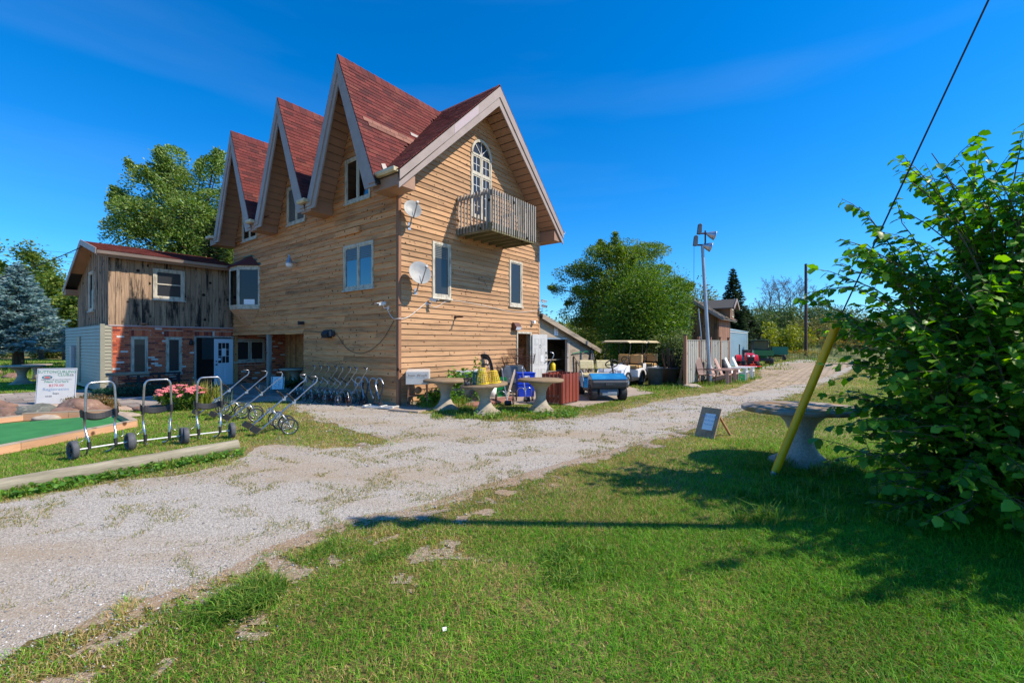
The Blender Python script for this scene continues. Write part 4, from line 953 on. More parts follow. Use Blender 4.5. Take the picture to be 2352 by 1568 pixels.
# ================================================================ LEAN-TO SHED
shed = thing('lean_to_shed', W(6.68, .05), ANG, 'low grey plywood lean-to shed with a dark open bay', 'shed')
b = MB(); SP = lambda x: 2.74-.285*x
b.prism([(0, 0), (.37, 0), (.37, 1.9), (0, 1.9)], 0, .08, 'y'); b.prism([(2.48, 0), (4.75, 0), (4.75, SP(4.75)), (2.48, 1.9+.0)], 0, .08, 'y'); b.prism([(0, 1.9), (2.48, 1.9), (2.48, SP(2.48)), (0, SP(0))], 0, .08, 'y')
b.prism([(2.48, 1.9), (4.75, SP(4.75)), (2.48, SP(2.48))], 0, .08, 'y')
b.build('front_wall', M['ply'], shed)
b = MB(); b.box(4.67, 4.75, .08, 4, 0, SP(4.75)); b.box(0, 4.67, 3.92, 4, 0, 1.4); b.box(0.02, 4.66, .1, 1.9, .016, .024); b.box(0.02, 4.66, 1.8, 1.9, .03, 2.0); b.build('inner_wall', M['ply'], shed)
b = MB(); slab(b, [(-.02, -.2, SP(0)+.10), (5.0, -.2, SP(5.0)+.10), (5.0, 4.2, SP(5.0)+.10), (-.02, 4.2, SP(0)+.10)], .06); b.build('roof', M['grey_shingle'], shed)
b = MB(); b.bar((-.0, -.215, SP(0)-.0), (5.0, -.215, SP(5.0)-.0), .03, .2, (0,0,1)); b.build('rake_board', M['ply'], shed)
b = MB(); b.box(2.22, 2.47, -.012, .1, 0, 1.90); b.build('bay_post', M['deckwood'], shed)
b = MB(); b.box(.37, 2.22, -.01, .06, 1.86, 1.93); b.build('bay_header', M['galv'], shed)
for z in (.5, .98):
    b = MB(); b.box(.4, 4.6, .42, .95, z, z+.03); b.build('shelf', M['ply'], shed)
sn = MB(); sn.box(1.17, 1.46, -.012, -.002, 2.02, 2.36); sno = sn.build('paper_notice', M['paper'], shed)
def prnt(text, size, loc, rot, m, parent, name='lettering', align='CENTER', sx=1.0, ext=0.0):
    cu = bpy.data.curves.new(name, 'FONT'); cu.body = text; cu.size = size; cu.align_x = align; cu.align_y = 'CENTER'; cu.resolution_u = 2
    t = bpy.data.objects.new('tmp_text', cu); LINK(t); dg = bpy.context.evaluated_depsgraph_get(); me = bpy.data.meshes.new_from_object(t.evaluated_get(dg)); bpy.data.objects.remove(t); bpy.data.curves.remove(cu)
    me.materials.clear(); me.materials.append(m); o = bpy.data.objects.new(name, me); LINK(o); o.parent = parent; o.location = loc; o.rotation_euler = rot; o.scale = (sx, 1, 1); return o
prnt('FEES', .10, (1.315, -.016, 2.29), (PI/2, 0, 0), M['ink_pale'], sno)
for k, tx in enumerate(('18 holes', '9 holes', 'carts')): prnt(tx, .055, (1.33, -.016, 2.20-.065*k), (PI/2, 0, 0), M['ink_dark'], sno)
# things in the bay
def W2(x, y, z=0): return W(6.68+x, .05+y, z)
def canister(name, loc, r, h, m, label, cat, hand=True, group='things on the shed shelves'):
    t = MB(); t.lathe([(0, 0), (r*.95, 0), (r, h*.06), (r, h*.7), (r*.55, h*.85), (r*.3, h*.88), (r*.3, h), (0, h)], 14)
    if hand: t.torus(r*.4, r*.1, RM((r*.55, 0, h*.86), rx=PI/2), 12, 6)
    o = t.build(name, m); o.location = loc; o.rotation_euler = (0, 0, rb.uniform(0, 6)); return tag(o, label, cat, group)
canister('fuel_can', W2(.62, .6, 1.01), .1, .36, M['fire_red'], 'red fuel can on the upper shed shelf', 'fuel can')
canister('paint_tin', W2(1.05, .6, 1.01), .09, .26, mat('brown_tin', lin(150,112,80), .5), 'brown tin on the upper shed shelf', 'tin', False)
canister('oil_bottle', W2(1.5, .62, 1.01), .08, .28, M['greypl'], 'grey bottle on the upper shed shelf', 'bottle')
canister('yellow_jug', W2(2.0, .58, .53), .13, .38, M['yellowpl'], 'yellow jug at the right end of the lower shed shelf', 'jug')
canister('grey_can', W2(1.5, .6, .53), .12, .3, M['darkgrey'], 'dark grey can on the lower shed shelf', 'can')
canister('teal_jug', W2(1.2, .8, 1.01), .1, .42, M['tealpl'], 'dark teal jug behind the tins on the upper shelf', 'jug')
# hoses hung on the shed's right end, leaning boards, tools
t = thing('hung_hoses', W2(4.35, -.03, 0), ANG, 'bundle of black and grey hoses hung on the shed wall', 'hose')
for k in range(9):
    a = MB(); w = .10+.012*k; d = -.03-.012*(k % 4); zt = 1.38-.01*k; zb = .35+.05*(k % 3)
    a.tube(spline([(-w,d,zb),(-w*.95,d,1.0),(-.02*k % .08,d,zt),(w*.9,d,1.0),(w*.8+.03*(k%2),d,zb+.1)], 6), .016, 6); a.build('hose', M['black'] if k % 3 else M['greypl'], t)
a = MB(); a.bar((-.05, 0, 1.42), (-.05, -.16, 1.46), .05, .05); a.build('hook', M['blackmetal'], t)
a = MB(); a.tube([W2(2.55, -.06, 1.25), W2(3.15, -.06, 1.30), W2(4.2, -.08, 1.33)], .018, 6); tag(a.build('pole_tool', mat('green_handle', lin(20, 130, 96), .5)), 'green handled pole hung across the shed wall', 'tool')
for i, (x, h, ln_, lb) in enumerate(((2.75, 1.15, .35, 'grey plank leaning on the shed wall nearest the bay'), (3.0, .95, .3, 'narrow grey plank in the middle of those leaning on the shed'), (3.55, .8, .15, 'short brown board leaning on the shed by the hoses'))):
    a = MB(); a.bar(W2(x+ln_, -.5, .02), W2(x, -.02, h), .14 if i < 2 else .09, .025, (1,0,0)); tag(a.build('plank', M['ply'] if i < 2 else M['post_brown']), lb, 'plank', 'boards leaning on the shed')

# ================================================================ FIXTURES ON THE HOUSE
def local_thing(name, x, y, z, label, cat, group=None, rz=0.0): return thing(name, W(x, y, z), ANG+rz, label, cat, group)
def dish(x, z, r, label, arm):
    t = local_thing('satellite_dish', x, 0, z, label, 'satellite dish', 'satellite dishes on the gable')
    # local -y points away from the wall
    R_ = RM((-.18*arm, -.42*arm, .52*arm), rx=math.radians(72), rz=math.radians(-22))
    d = MB(); d.lathe([(0, .0), (r*.35, .006), (r*.7, .024), (r, .05), (r*1.01, .05), (r*1.01, .042), (r*.7, .014), (0, -.012)], 36, R_, ey=1.08); d.build('reflector', M['dish'], t)
    c = R_ @ Vector((0, 0, -.02)); m = MB(); m.tube(bez([(0, -.02, 0), (0, -.16*arm, .03), tuple(c)], 6), .02, 8); m.box(-.05, .05, -.03, .0, -.09, .1); m.build('mount', M['galv'], t)
    lo_ = R_ @ Vector((0, -r*1.0, .05)); fo = R_ @ Vector((0, -r*.25, .52*r/.28)); a = MB(); a.tube([tuple(c), tuple(lo_+Vector((0,0,-.02))), tuple(fo)], .016, 8); a.build('arm', M['galv'], t)
    l = MB(); l.tube([tuple(fo+(R_.to_3x3() @ Vector((0,0,.03)))), tuple(fo-(R_.to_3x3() @ Vector((0,0,.06))))], .035, 10); l.build('receiver', M['greypl'], t)
dish(.33, 4.86, .235, 'small grey satellite dish high on the gable near the corner', .72)
dish(.55, 3.10, .30, 'large grey satellite dish beside the tall left window', .9)
def camera_(x, y, z, label, rz, side='y'):
    t = local_thing('security_camera', x, y, z, label, 'security camera', 'security cameras on the house', rz)
    a = MB(); a.box(-.035, .035, -.03, 0.0, -.05, .05); a.tube([(0, -.02, 0), (0, -.14, -.02), (0, -.16, .05)], .014, 6); a.build('bracket', M['whiteplastic'], t)
    c = MB(); M_ = RM((0, -.2, .09), rx=math.radians(14)); c.lathe([(0, 0), (.04, 0), (.042, .01), (.042, .2), (.036, .21), (0, .205)], 14, M_ @ RM((0, .1, 0), rx=PI/2)); c.build('camera_body', M['whiteplastic'], t)
    h = MB(); h.box(-.052, .052, -.16, .09, .042, .056, M_); h.build('sunshade', M['whiteplastic'], t)
    l = MB(); l.lathe([(0, 0), (.03, 0), (.03, .006), (0, .006)], 12, M_ @ RM((0, -.112, 0), rx=PI/2)); l.build('lens', M['black'], t)
camera_(0, .42, 2.66, 'white bullet camera on the shaded wall by the house corner', math.radians(-100))
camera_(.95, 0, 2.82, 'small white camera under the tall left gable window', math.radians(30))
camera_(6.6, -.03, 3.22, 'upper white camera at the right edge of the gable', math.radians(50))
camera_(6.62, -.03, 3.02, 'lower white camera at the right edge of the gable, above the shed', math.radians(20))
t = local_thing('wall_box', 6.17, -.03, 2.42, 'little white box fixed above the open white door', 'box'); a = MB(); a.prism([(-.0, 0), (-.13, .02), (-.13, .12), (0, .14)], -.06, .06, 'x', RM(rz=0)); a.build('cover', M['whiteplastic'], t, bevel=.008)
t = local_thing('flood_light', 5.08, -.03, 2.16, 'brown metal flood light over the gable door', 'wall light')
a = MB(); a.prism([(0, 0), (-.14, .0), (-.19, .12), (-.1, .26), (0, .28)], -.16, .16, 'x'); a.build('housing', mat('brown_metal', lin(94,58,44), .45), t, bevel=.01)
a = MB(); a.prism([(-.143, .012), (-.192, .115), (-.197, .113), (-.148, .008)], -.14, .14, 'x'); a.build('lens', M['headlight'], t)
t = local_thing('flood_light', -.03, 3.36, 1.86, 'dark flood light on the shaded wall near the porch opening', 'wall light', rz=math.radians(-90))
a = MB(); a.prism([(0, 0), (-.14, -.0), (-.19, .12), (-.1, .24), (0, .26)], -.17, .17, 'x'); a.build('housing', M['black'], t, bevel=.01)
a = MB(); a.box(.19, .34, -.13, 0, .05, .22); a.build('ballast', M['darkgrey'], t, bevel=.01)
t = local_thing('barn_light', -.02, 5.42, 4.42, 'grey yard light on the shaded clapboard wall', 'wall light', rz=math.radians(-90))
a = MB(); a.tube([(0, 0, 0), (0, -.18, .02)], .018, 8); a.lathe([(.03, .24), (.03, .16), (.055, .13), (.09, .0), (.12, -.02), (.12, -.05), (.09, -.05)], 18, RM((0, -.24, 0))); a.build('hood', M['galv'], t)
a = MB(); a.lathe([(.115, -.055), (.11, -.12), (.075, -.17), (0, -.185)], 18, RM((0, -.24, 0))); a.build('globe', M['headlight'], t)
t = local_thing('horn_speaker', -.03, 4.94, 2.32, 'small black speaker over the porch opening', 'speaker', rz=math.radians(-90)); a = MB(); a.box(-.06, .06, -.1, 0, 0, .1); a.lathe([(.03, 0), (.07, .06), (.06, .06), (0, .02)], 14, RM((0, -.1, .05), rx=PI/2)); a.build('horn', M['black'], t)
t = local_thing('wall_hook', 2.08, -.03, 2.49, 'rusty pipe stub sticking out of the gable wall', 'pipe'); a = MB(); a.tube([(0, 0, 0), (0, -.32, .0)], .025, 10); a.tube([(0, -.005, 0), (0, -.015, 0)], .05, 12); a.build('stub', M['rust'], t)
def cable(name, pts, r, m, label, n=8): a = MB(); a.tube(spline(pts, n), r, 5); return tag(a.build(name, m), label, 'cable')
cable('white_cable', [W(-.06,.42,2.62),W(-.05,.2,2.38),W(-.05,-.05,2.35),W(.3,-.04,2.42),W(.9,-.04,2.83)], .008, M['whiteplastic'], 'white cable looping round the house corner between cameras')
cable('white_cable', [W(1.0,-.04,2.8),W(1.3,-.04,2.74),W(1.9,-.04,2.98),W(3.3,-.04,2.93),W(4.75,-.04,2.82),W(5.6,-.04,2.84),W(6.5,-.04,2.95)], .006, M['whiteplastic'], 'thin white cable running along the gable under the windows')
cable('black_cable', [W(-.04,4.9,2.1),W(-.04,3.7,2.05),W(-.04,3.0,2.0),W(-.05,2.3,1.52),W(-.05,1.5,1.42),W(-.05,.7,1.75),W(-.04,.15,2.3)], .007, M['black'], 'black cable sagging along the shaded wall from the dark flood light')
a = MB(); a.hexa([W(-.03-d,y,z) for z in (4.90, 5.06) for y, d in ((1.7, 0), (3.05, 0), (3.05, .03), (1.7, .06))]); tag(a.build('loose_board', M['siding_old'], None), 'loose clapboard sprung off the shaded wall', 'board')
# ================================================================ PATIO, SLABS, LOG, PUTTING GREEN
pat_px = [(-500,1000),(-250,968),(-60,945),(40,944),(110,936),(330,944),(430,930),(520,927),(640,921),(672,922)]
PATIO = np.array([tuple(at(*p)[:2]) for p in pat_px]+[tuple(W(-.02,4.95)[:2]), tuple(W(2.08,4.95)[:2]), tuple(W(2.08,10.62)[:2]), tuple(W(-3.8,10.62)[:2]), tuple(W(-4.1,10.7)[:2]), tuple(W(-4.1,13)[:2]), tuple(W(-9,13)[:2]), tuple(W(-14,11)[:2])])
sheet('patio', PATIO, 0.004, M['mortar'], 'stone paved patio in front of the brick wing')
patio_o = bpy.data.objects['patio']
tiles = []
for i in range(-26, 8):
    for j in range(-2, 18):
        x0, y0 = i*.62+(.31 if j % 2 else 0), 2.9+j*.62; c = W(x0+.3, y0+.3); tiles.append((c.x, c.y, x0, y0))
T_ = np.array([(t[0], t[1]) for t in tiles]); ok = inside(PATIO, T_[:, 0], T_[:, 1]) & (edge_dist(PATIO, T_[:, 0], T_[:, 1]) > .28)
for k, (cx_, cy_, x0, y0) in enumerate(tiles):
    if not ok[k] or cx_/max(cy_, .1) < -1.35: continue
    q = MB(); z = .026+rb.uniform(-.006, .006); q.hexa([W(x0+.008,y0+.008,.0),W(x0+.612,y0+.008,.0),W(x0+.612,y0+.612,.0),W(x0+.008,y0+.612,.0),W(x0+.010,y0+.010,z),W(x0+.610,y0+.010,z+rb.uniform(-.004,.004)),W(x0+.610,y0+.610,z),W(x0+.010,y0+.610,z)])
    o = q.build('paving_stone', M['paver'], patio_o)
pad_px = [(1120,915),(1232,880),(1330,872),(1420,882),(1503,903),(1440,912),(1340,936),(1265,926),(1180,930)]
sheet('concrete_pad', np.array([tuple(at(*p)[:2]) for p in pad_px]), 0.012, M['pad'], 'concrete slab in front of the shed and the gable door')
# slabs on the gravel by the corner
for i, (px, lb) in enumerate(((((925,934),(1000,930),(1012,938),(960,949),(892,944)), 'pale concrete slab lying at the house corner'), (((1000,928),(1068,932),(1052,940),(1010,938)), 'reddish slab lying under the white cabinet legs'))):
    s = MB(); pts = [at(*p) for p in px]; s.prism([(p.x, p.y) for p in pts], .006, .05, 'z'); tag(s.build('stone_slab', M['pad'] if i == 0 else mat('red_slab', lin(160,112,96), .9, c2=lin(140,96,82), scale=4), bevel=.006), lb, 'slab', 'slabs by the house corner')
t_ = MB(); pts = [at(*p) for p in ((1046,936),(1105,922),(1180,912),(1178,922),(1100,934))]; t_.prism([(p.x, p.y) for p in pts], .004, .05, 'z'); tag(t_.build('stone_slab', bpy.data.materials['red_slab']), 'long red slab under the dark metal box', 'slab', 'slabs by the house corner')
def along(p, q, name, r, m, label, cat):
    L = (q-p).length; d = (q-p)/L; a = math.atan2(d.y, d.x); b = MB(); n = 18; rings = []
    k = 22; vs = []; fs = []
    for i in range(k+1):
        for j in range(n):
            an = 2*PI*j/n; rr = r*(1+.03*math.sin(i*1.3+j*.8)+rb.uniform(-.012, .012)); e = .0 if 0 < i < k else .0; vs.append((L*i/k, rr*math.cos(an), r*.92+rr*math.sin(an)))
    for i in range(k):
        for j in range(n): fs.append((i*n+j, i*n+(j+1) % n, (i+1)*n+(j+1) % n, (i+1)*n+j))
    b.add(vs, fs, True); b.add(vs[:n], [tuple(range(n))]); b.add(vs[-n:], [tuple(range(n))[::-1]]); o = b.build(name, m); o.location = (p.x, p.y, -.01); o.rotation_euler = (0, 0, a); return tag(o, label, cat)
along(at(-330,1192), at(545,1033), 'barrier_log', .092, M['log'], 'long bleached round log edging the gravel drive', 'log')
# putting green
gp = [at(-160,1078), at(308,981), at(262,957), at(54,966), at(-160,990)]
g_ = MB(); nx_, ny_ = 24, 10; vs = []
for i in range(nx_+1):
    for j in range(ny_+1):
        u = i/nx_; v = j/ny_; a = gp[0].lerp(gp[1], u); bb = gp[4].lerp(gp[2], u); p = a.lerp(bb, v); vs.append((p.x, p.y, .045+.05*math.exp(-((u-.78)/.12)**2-((v-.5)/.35)**2)))
g_.add(vs, [(i*(ny_+1)+j, (i+1)*(ny_+1)+j, (i+1)*(ny_+1)+j+1, i*(ny_+1)+j+1) for i in range(nx_) for j in range(ny_)], True)
pg_ = thing('putting_green', gp[1], 0, 'small mini golf green of artificial turf framed by timbers', 'putting green')
o = g_.build('turf', M['turf'], pg_); o.matrix_parent_inverse = Matrix.Translation(-gp[1])
def timber(p, q, h, w, m, n=3):
    L = (q-p).length; d = (q-p)/L
    for i in range(n):
        a, c = p+d*(L*i/n+.003), p+d*(L*(i+1)/n-.003); b = MB(); b.bar((0, 0, h/2), ((c-a).length, 0, h/2), w, h-.02); b.cur = 1; b.bar((0, 0, h-.008), ((c-a).length, 0, h-.008), w+.004, .016)
        o = b.build('edge_timber', [m, M['timber_top']], pg_); o.location = a-gp[1]; o.rotation_euler = (0, 0, math.atan2(d.y, d.x))
timber(gp[0], gp[1], .15, .11, M['timber'], 3); timber(gp[1], gp[2], .15, .11, M['timber'], 1); timber(gp[2], gp[3], .17, .11, M['timber'], 2); timber(gp[3], gp[4], .13, .11, M['timber'], 1)

# ================================================================ SIGN BOARD
p0, p1 = at(80, 931), at(172, 928)
sd = (p1-p0); sl0 = sd.length; sa = math.atan2(sd.y, sd.x)
sg = thing('sign_board', p0, sa, 'white curling club sign board standing by the boulders', 'sign')
tp = 1.70-(846-HOR)/FPX*p0.y; tl = math.radians(-6)
SM = RM(rx=tl)
b = MB(); b.box(0, sl0, -.006, .006, .03, tp, SM); b.build('panel', M['white'], sg)
def sgt(tx, size, x, z, m, al='CENTER', sx=1.0): 
    o = prnt(tx, size, SM @ Vector((x, -.009, z)), (PI/2+tl, 0, 0), m, sg, align=al, sx=sx); return o
b = MB()
for x0, x1, z0, z1 in ((.015, sl0-.015, tp-.025, tp-.017), (.015, .023, .05, tp-.025), (sl0-.023, sl0-.015, .05, tp-.025)): b.box(x0, x1, -.009, -.0065, z0, z1, SM)
b.build('printed_border', M['ink_blue'], sg)
h_ = sl0
sgt('SUTTONCURLING', h_*.118, sl0/2, tp-.095*h_-.02, M['ink_green'], sx=.98); sgt('CLUB', h_*.118, sl0*.66, tp-.19*h_-.02, M['ink_green']); sgt('.ca', h_*.12, sl0*.86, tp-.19*h_-.02, M['ink_dark'])
b = MB()
for r_, m_ in ((.12, 0), (.10, 1)):
    b.cur = m_; b.torus(r_*h_, .012*h_, SM @ RM((sl0*.26, -.009, tp-.26*h_-.02), rx=PI/2) @ Matrix.Diagonal((1, .42, .2, 1)), 28, 6)
b.cur = 2; b.lathe([(0, 0), (.075*h_, 0)], 20, SM @ RM((sl0*.26, -.0085, tp-.265*h_-.02), rx=PI/2) @ Matrix.Diagonal((1, .3, 1, 1)))
b.build('club_logo', [M['ink_blue'], M['ink_green'], M['ink_red']], sg)
sgt('Register Online @ www.suttoncurlingclub.ca', h_*.044, sl0/2, tp-.335*h_-.02, M['ink_dark'], sx=.95)
sgt('New Curlers', h_*.10, sl0/2, tp-.40*h_-.02, M['ink_green'], sx=1.15); sgt('$270.00', h_*.105, sl0/2, tp-.52*h_-.02, M['ink_red'], sx=1.1); sgt('Registration', h_*.125, sl0/2, tp-.64*h_-.02, M['ink_pale'], sx=1.1)
sgt('Sept', h_*.09, sl0*.5, tp-.77*h_-.02, M['ink_dark']); sgt('10:00', h_*.08, sl0*.32, tp-.86*h_-.02, M['ink_dark'])

# ================================================================ BOULDERS
def boulder(px, py, sx, sy, sz, m, label, seed, rz=0.0, sink=.12):
    b = MB(); n = 20; mm = 12; vs = []; r_ = random.Random(seed); from mathutils import noise as nz_
    for i in range(mm+1):
        ph = PI*i/mm
        for j in range(n):
            th = 2*PI*j/n; d = Vector((math.sin(ph)*math.cos(th), math.sin(ph)*math.sin(th), math.cos(ph)))
            k = 1+.28*nz_.noise(d*1.3+Vector((seed*3.1, 0, 0)))+.12*nz_.noise(d*3.4+Vector((0, seed*1.7, 0))); vs.append((d.x*sx*k, d.y*sy*k, (d.z*k+.5)*sz))
    fs = [(i*n+j, i*n+(j+1) % n, (i+1)*n+(j+1) % n, (i+1)*n+j) for i in range(mm) for j in range(n)]
    b.add(vs, fs, True); o = b.build('boulder', m); p = at(px, py); o.location = (p.x, p.y+sy*.3, -sink*sz); o.rotation_euler = (0, 0, rz); o.scale = (.78, .78, .66); return tag(o, label, 'boulder', 'boulders along the patio edge')
boulder(68, 955, .62, .42, .30, M['rock_grey'], 'smooth grey green boulder below the sign board', 1)
boulder(180, 952, .72, .45, .42, M['rock_pink'], 'largest pinkish boulder right of the sign', 2)
boulder(140, 960, .40, .32, .28, M['rock_pink'], 'round brown boulder in front of the largest pink one', 3)
boulder(12, 958, .42, .3, .26, M['rock_pink'], 'pink boulder at the left edge of the photo', 4)
boulder(-8, 948, .5, .3, .34, M['rock_pink'], 'reddish boulder partly cut off by the left edge', 9)
boulder(100, 966, .36, .22, .14, mat('pale_boulder', lin(186,172,152), .9, c2=lin(160,146,128), scale=4, bump=.5, bscale=10), 'flat pale boulder nearest the timber edge', 5)
boulder(240, 960, .9, .3, .14, bpy.data.materials['pale_boulder'], 'long flat pale rock behind the putting green corner', 6)
boulder(340, 944, .55, .3, .16, M['rock_pink'], 'low pink rock beside the pink flowers', 7)
o = boulder(1590, 890, .42, .28, .16, bpy.data.materials['pale_boulder'], 'white rounded stone at the foot of the fence', 8); o['group'] = ''; del o['group']
for i, (px, py, s) in enumerate(((-20,862,.4),(20,868,.34),(118,868,.3),(150,866,.3))):
    boulder(px, py, s*1.3, s, s*.8, M['rock_pink'], ('pale rock behind the stone table, at the far left', 'brown rock left of the stone table leg', 'brown rock between stone table and sign', 'low rock just behind the sign board')[i], 20+i)
for i, (px, py, s) in enumerate(((655,905,.28),(695,905,.34),(735,904,.3),(672,897,.25))):
    boulder(px, py, s*1.3, s, s*.8, M['rock_grey'], ('small grey rock in the porch shade by the small board', 'larger grey rock in the porch shade beside the post', 'grey rock under the porch table', 'small rear rock in the porch shade')[i], 30+i)

# ================================================================ STONE TABLES
def stone_table(loc, r, h, label, top_m, base_m, ex=1.0, ey=1.0, rz=0.0, tilt=(0, 0), group='round stone pedestal tables'):
    t = thing('stone_table', loc, rz, label, 'table', group); t.rotation_euler = (tilt[0], tilt[1], rz)
    b = MB(); k = r/.58
    b.lathe([(0, 0), (.37*k, 0), (.36*k, .02), (.27*k, .075), (.19*k, .16), (.145*k, .26), (.125*k, .35), (.135*k, h*.58), (.175*k, h*.72), (.25*k, h*.83), (.35*k, h*.9), (.44*k, h-.062), (0, h-.062)], 36); b.build('pedestal', base_m, t)
    b = MB(); b.lathe([(0, h-.06), (r*.985, h-.06), (r, h-.05), (r, h-.012), (r*.985, h), (0, h)], 56, ex=ex, ey=ey); b.build('tabletop', top_m, t); return t
stone_table(at(1022, 941)+Vector((0,.1,0)), .57, .77, 'left stone table on the gravel by the white cabinet', M['tabletop'], M['concrete'])
t2 = stone_table(at(1116, 949), .58, .72, 'tilted stone table carrying the yellow baskets', M['tabletop'], M['concrete'], tilt=(math.radians(1), math.radians(-4)))
stone_table(at(1242, 943), .58, .80, 'right stone table in front of the red slatted box', M['tabletop'], M['concrete'])
tr_ = stone_table(at(1840, 1062), .66, .80, 'large lichened stone table on the lawn by the yellow guard', M['tabletop_lichen'], M['terrazzo'], ex=1.2, ey=.95)
stone_table(at(50, 882), .62, .78, 'stone table standing on the patio behind the sign', M['concrete'], M['concrete'], ex=1.25, ey=1.0)
stone_table(W(.75, 7.05), .55, .76, 'shaded stone table under the porch', M['concrete'], M['concrete'])
b = MB(); p = at(18, 877); b.lathe([(0, .66), (.5, .66), (.5, .72), (0, .72)], 30); o = thing('stone_bench', p+Vector((0,1.2,0)), 0, 'second stone top farther back on the patio', 'table'); b.build('tabletop', M['concrete'], o)
b = MB(); b.lathe([(0,0),(.2,0),(.11,.3),(.2,.66),(0,.66)], 24); b.build('pedestal', M['concrete'], o)
p = at(134, 893); b = MB(); b.lathe([(0,0),(.16,0),(.22,.42),(.2,.42),(.15,.03),(0,.03)], 18); o = b.build('planter', M['darkgrey']); o.location = p; tag(o, 'dark planter pot beside the patio stone table', 'planter')
# white board against chair under the porch etc.
t = thing('small_notice_board', at(636, 906), .25, 'small white notice on a dark easel in the porch shade', 'sign')
b = MB(); b.box(-.2, .2, -.01, .01, .18, .60, RM(rx=-.25)); b.build('panel', M['paper'], t)
for s in (-.17, .17):
    b = MB(); b.bar((s, .0, 0), (s, .16, .66), .025, .025); b.build('easel_leg', M['tealpl'], t)
for k in range(6): prnt(('Hours', 'Mon to Fri', '8am - 8pm', 'Sat Sun', '7am - 8pm', 'Thank you')[k], .05, RM(rx=-.25) @ Vector((0, -.013, .54-.06*k)), (PI/2-.25, 0, 0), M['ink_dark'], t)
b = MB(); p = at(600, 912); b.bar((0,0,0), (0,.08,.36), .36, .03, (1,0,0)); o = b.build('grey_board', M['deckwood']); o.location = p; tag(o, 'dark board propped at the foot of the blue white door', 'board')
# porch chair
t = local_thing('porch_chair', 1.55, 6.1, 0, 'dark sling chair in the porch behind the stone table', 'chair', rz=2.6)
b = MB(); b.hexa([(-.25,-.25,.42),(.25,-.25,.42),(.25,.25,.40),(-.25,.25,.40),(-.25,-.25,.44),(.25,-.25,.44),(.25,.25,.42),(-.25,.25,.42)]); b.build('seat', M['darkgrey'], t)
b = MB(); b.hexa([(-.25,.25,.42),(.25,.25,.42),(.25,.28,.42),(-.25,.28,.42),(-.25,.45,1.05),(.25,.45,1.05),(.25,.48,1.05),(-.25,.48,1.05)]); b.build('backrest', M['darkgrey'], t)
for sx_ in (-1, 1):
    b = MB(); b.tube([(sx_*.27, -.25, 0), (sx_*.27, -.25, .62), (sx_*.27, .3, .64)], .015, 6); b.tube([(sx_*.27, .35, 0), (sx_*.27, .22, .42), (sx_*.27, .47, 1.06)], .015, 6); b.build('side_frame', M['blackmetal'], t)

# ================================================================ BENCH RAIL in front of the brick
t = thing('garden_bench', at(258, 905), math.atan2((at(422,893)-at(258,905)).y, (at(422,893)-at(258,905)).x), 'long dark wooden bench seen from behind at the brick wall', 'bench')
bl_ = (at(422,893)-at(258,905)).length
for k in range(4):
    x = .1+(bl_-.25)*k/3; b = MB(); b.box(x-.035, x+.035, -.02, .05, 0, .62); b.build('leg', M['blackmetal'], t)
for z in (.58, .30):
    b = MB(); b.box(.06, bl_-.1, -.03, .03, z, z+.07); b.build('rail', M['blackmetal'], t)
for k in range(3):
    b = MB(); b.box(.06, bl_-.1, .08+.13*k, .19+.13*k, .40, .43); b.build('seat_slat', M['blackmetal'], t)
for k in range(3):
    x = .3+(bl_-.5)*k/2.2; b = MB(); b.tube(arc((x, -.04, .45), .13, -PI/2, PI/2, 8, 'xz'), .014, 6); b.build('arm_curl', M['black'], t)
t = thing('log_rail', at(250, 910), t.rotation_euler[2], 'grey round rail on short posts beside the brick wall corner', 'rail')
b = MB(); b.tube([(-.1, -.12, .70), (1.0, -.12, .70)], .055, 10); b.build('rail', M['log'], t)
for x in (.02,):
    b = MB(); b.tube([(x, -.12, 0), (x, -.12, .65)], .06, 10); b.build('post', M['deckwood'], t)
p, q = at(280, 921), at(395, 916); b = MB(); b.tube([p+Vector((0,0,.06)), q+Vector((0,0,.12))], .02, 8); tag(b.build('metal_tube', M['steel']), 'loose silver tube lying before the dark bench', 'tube')

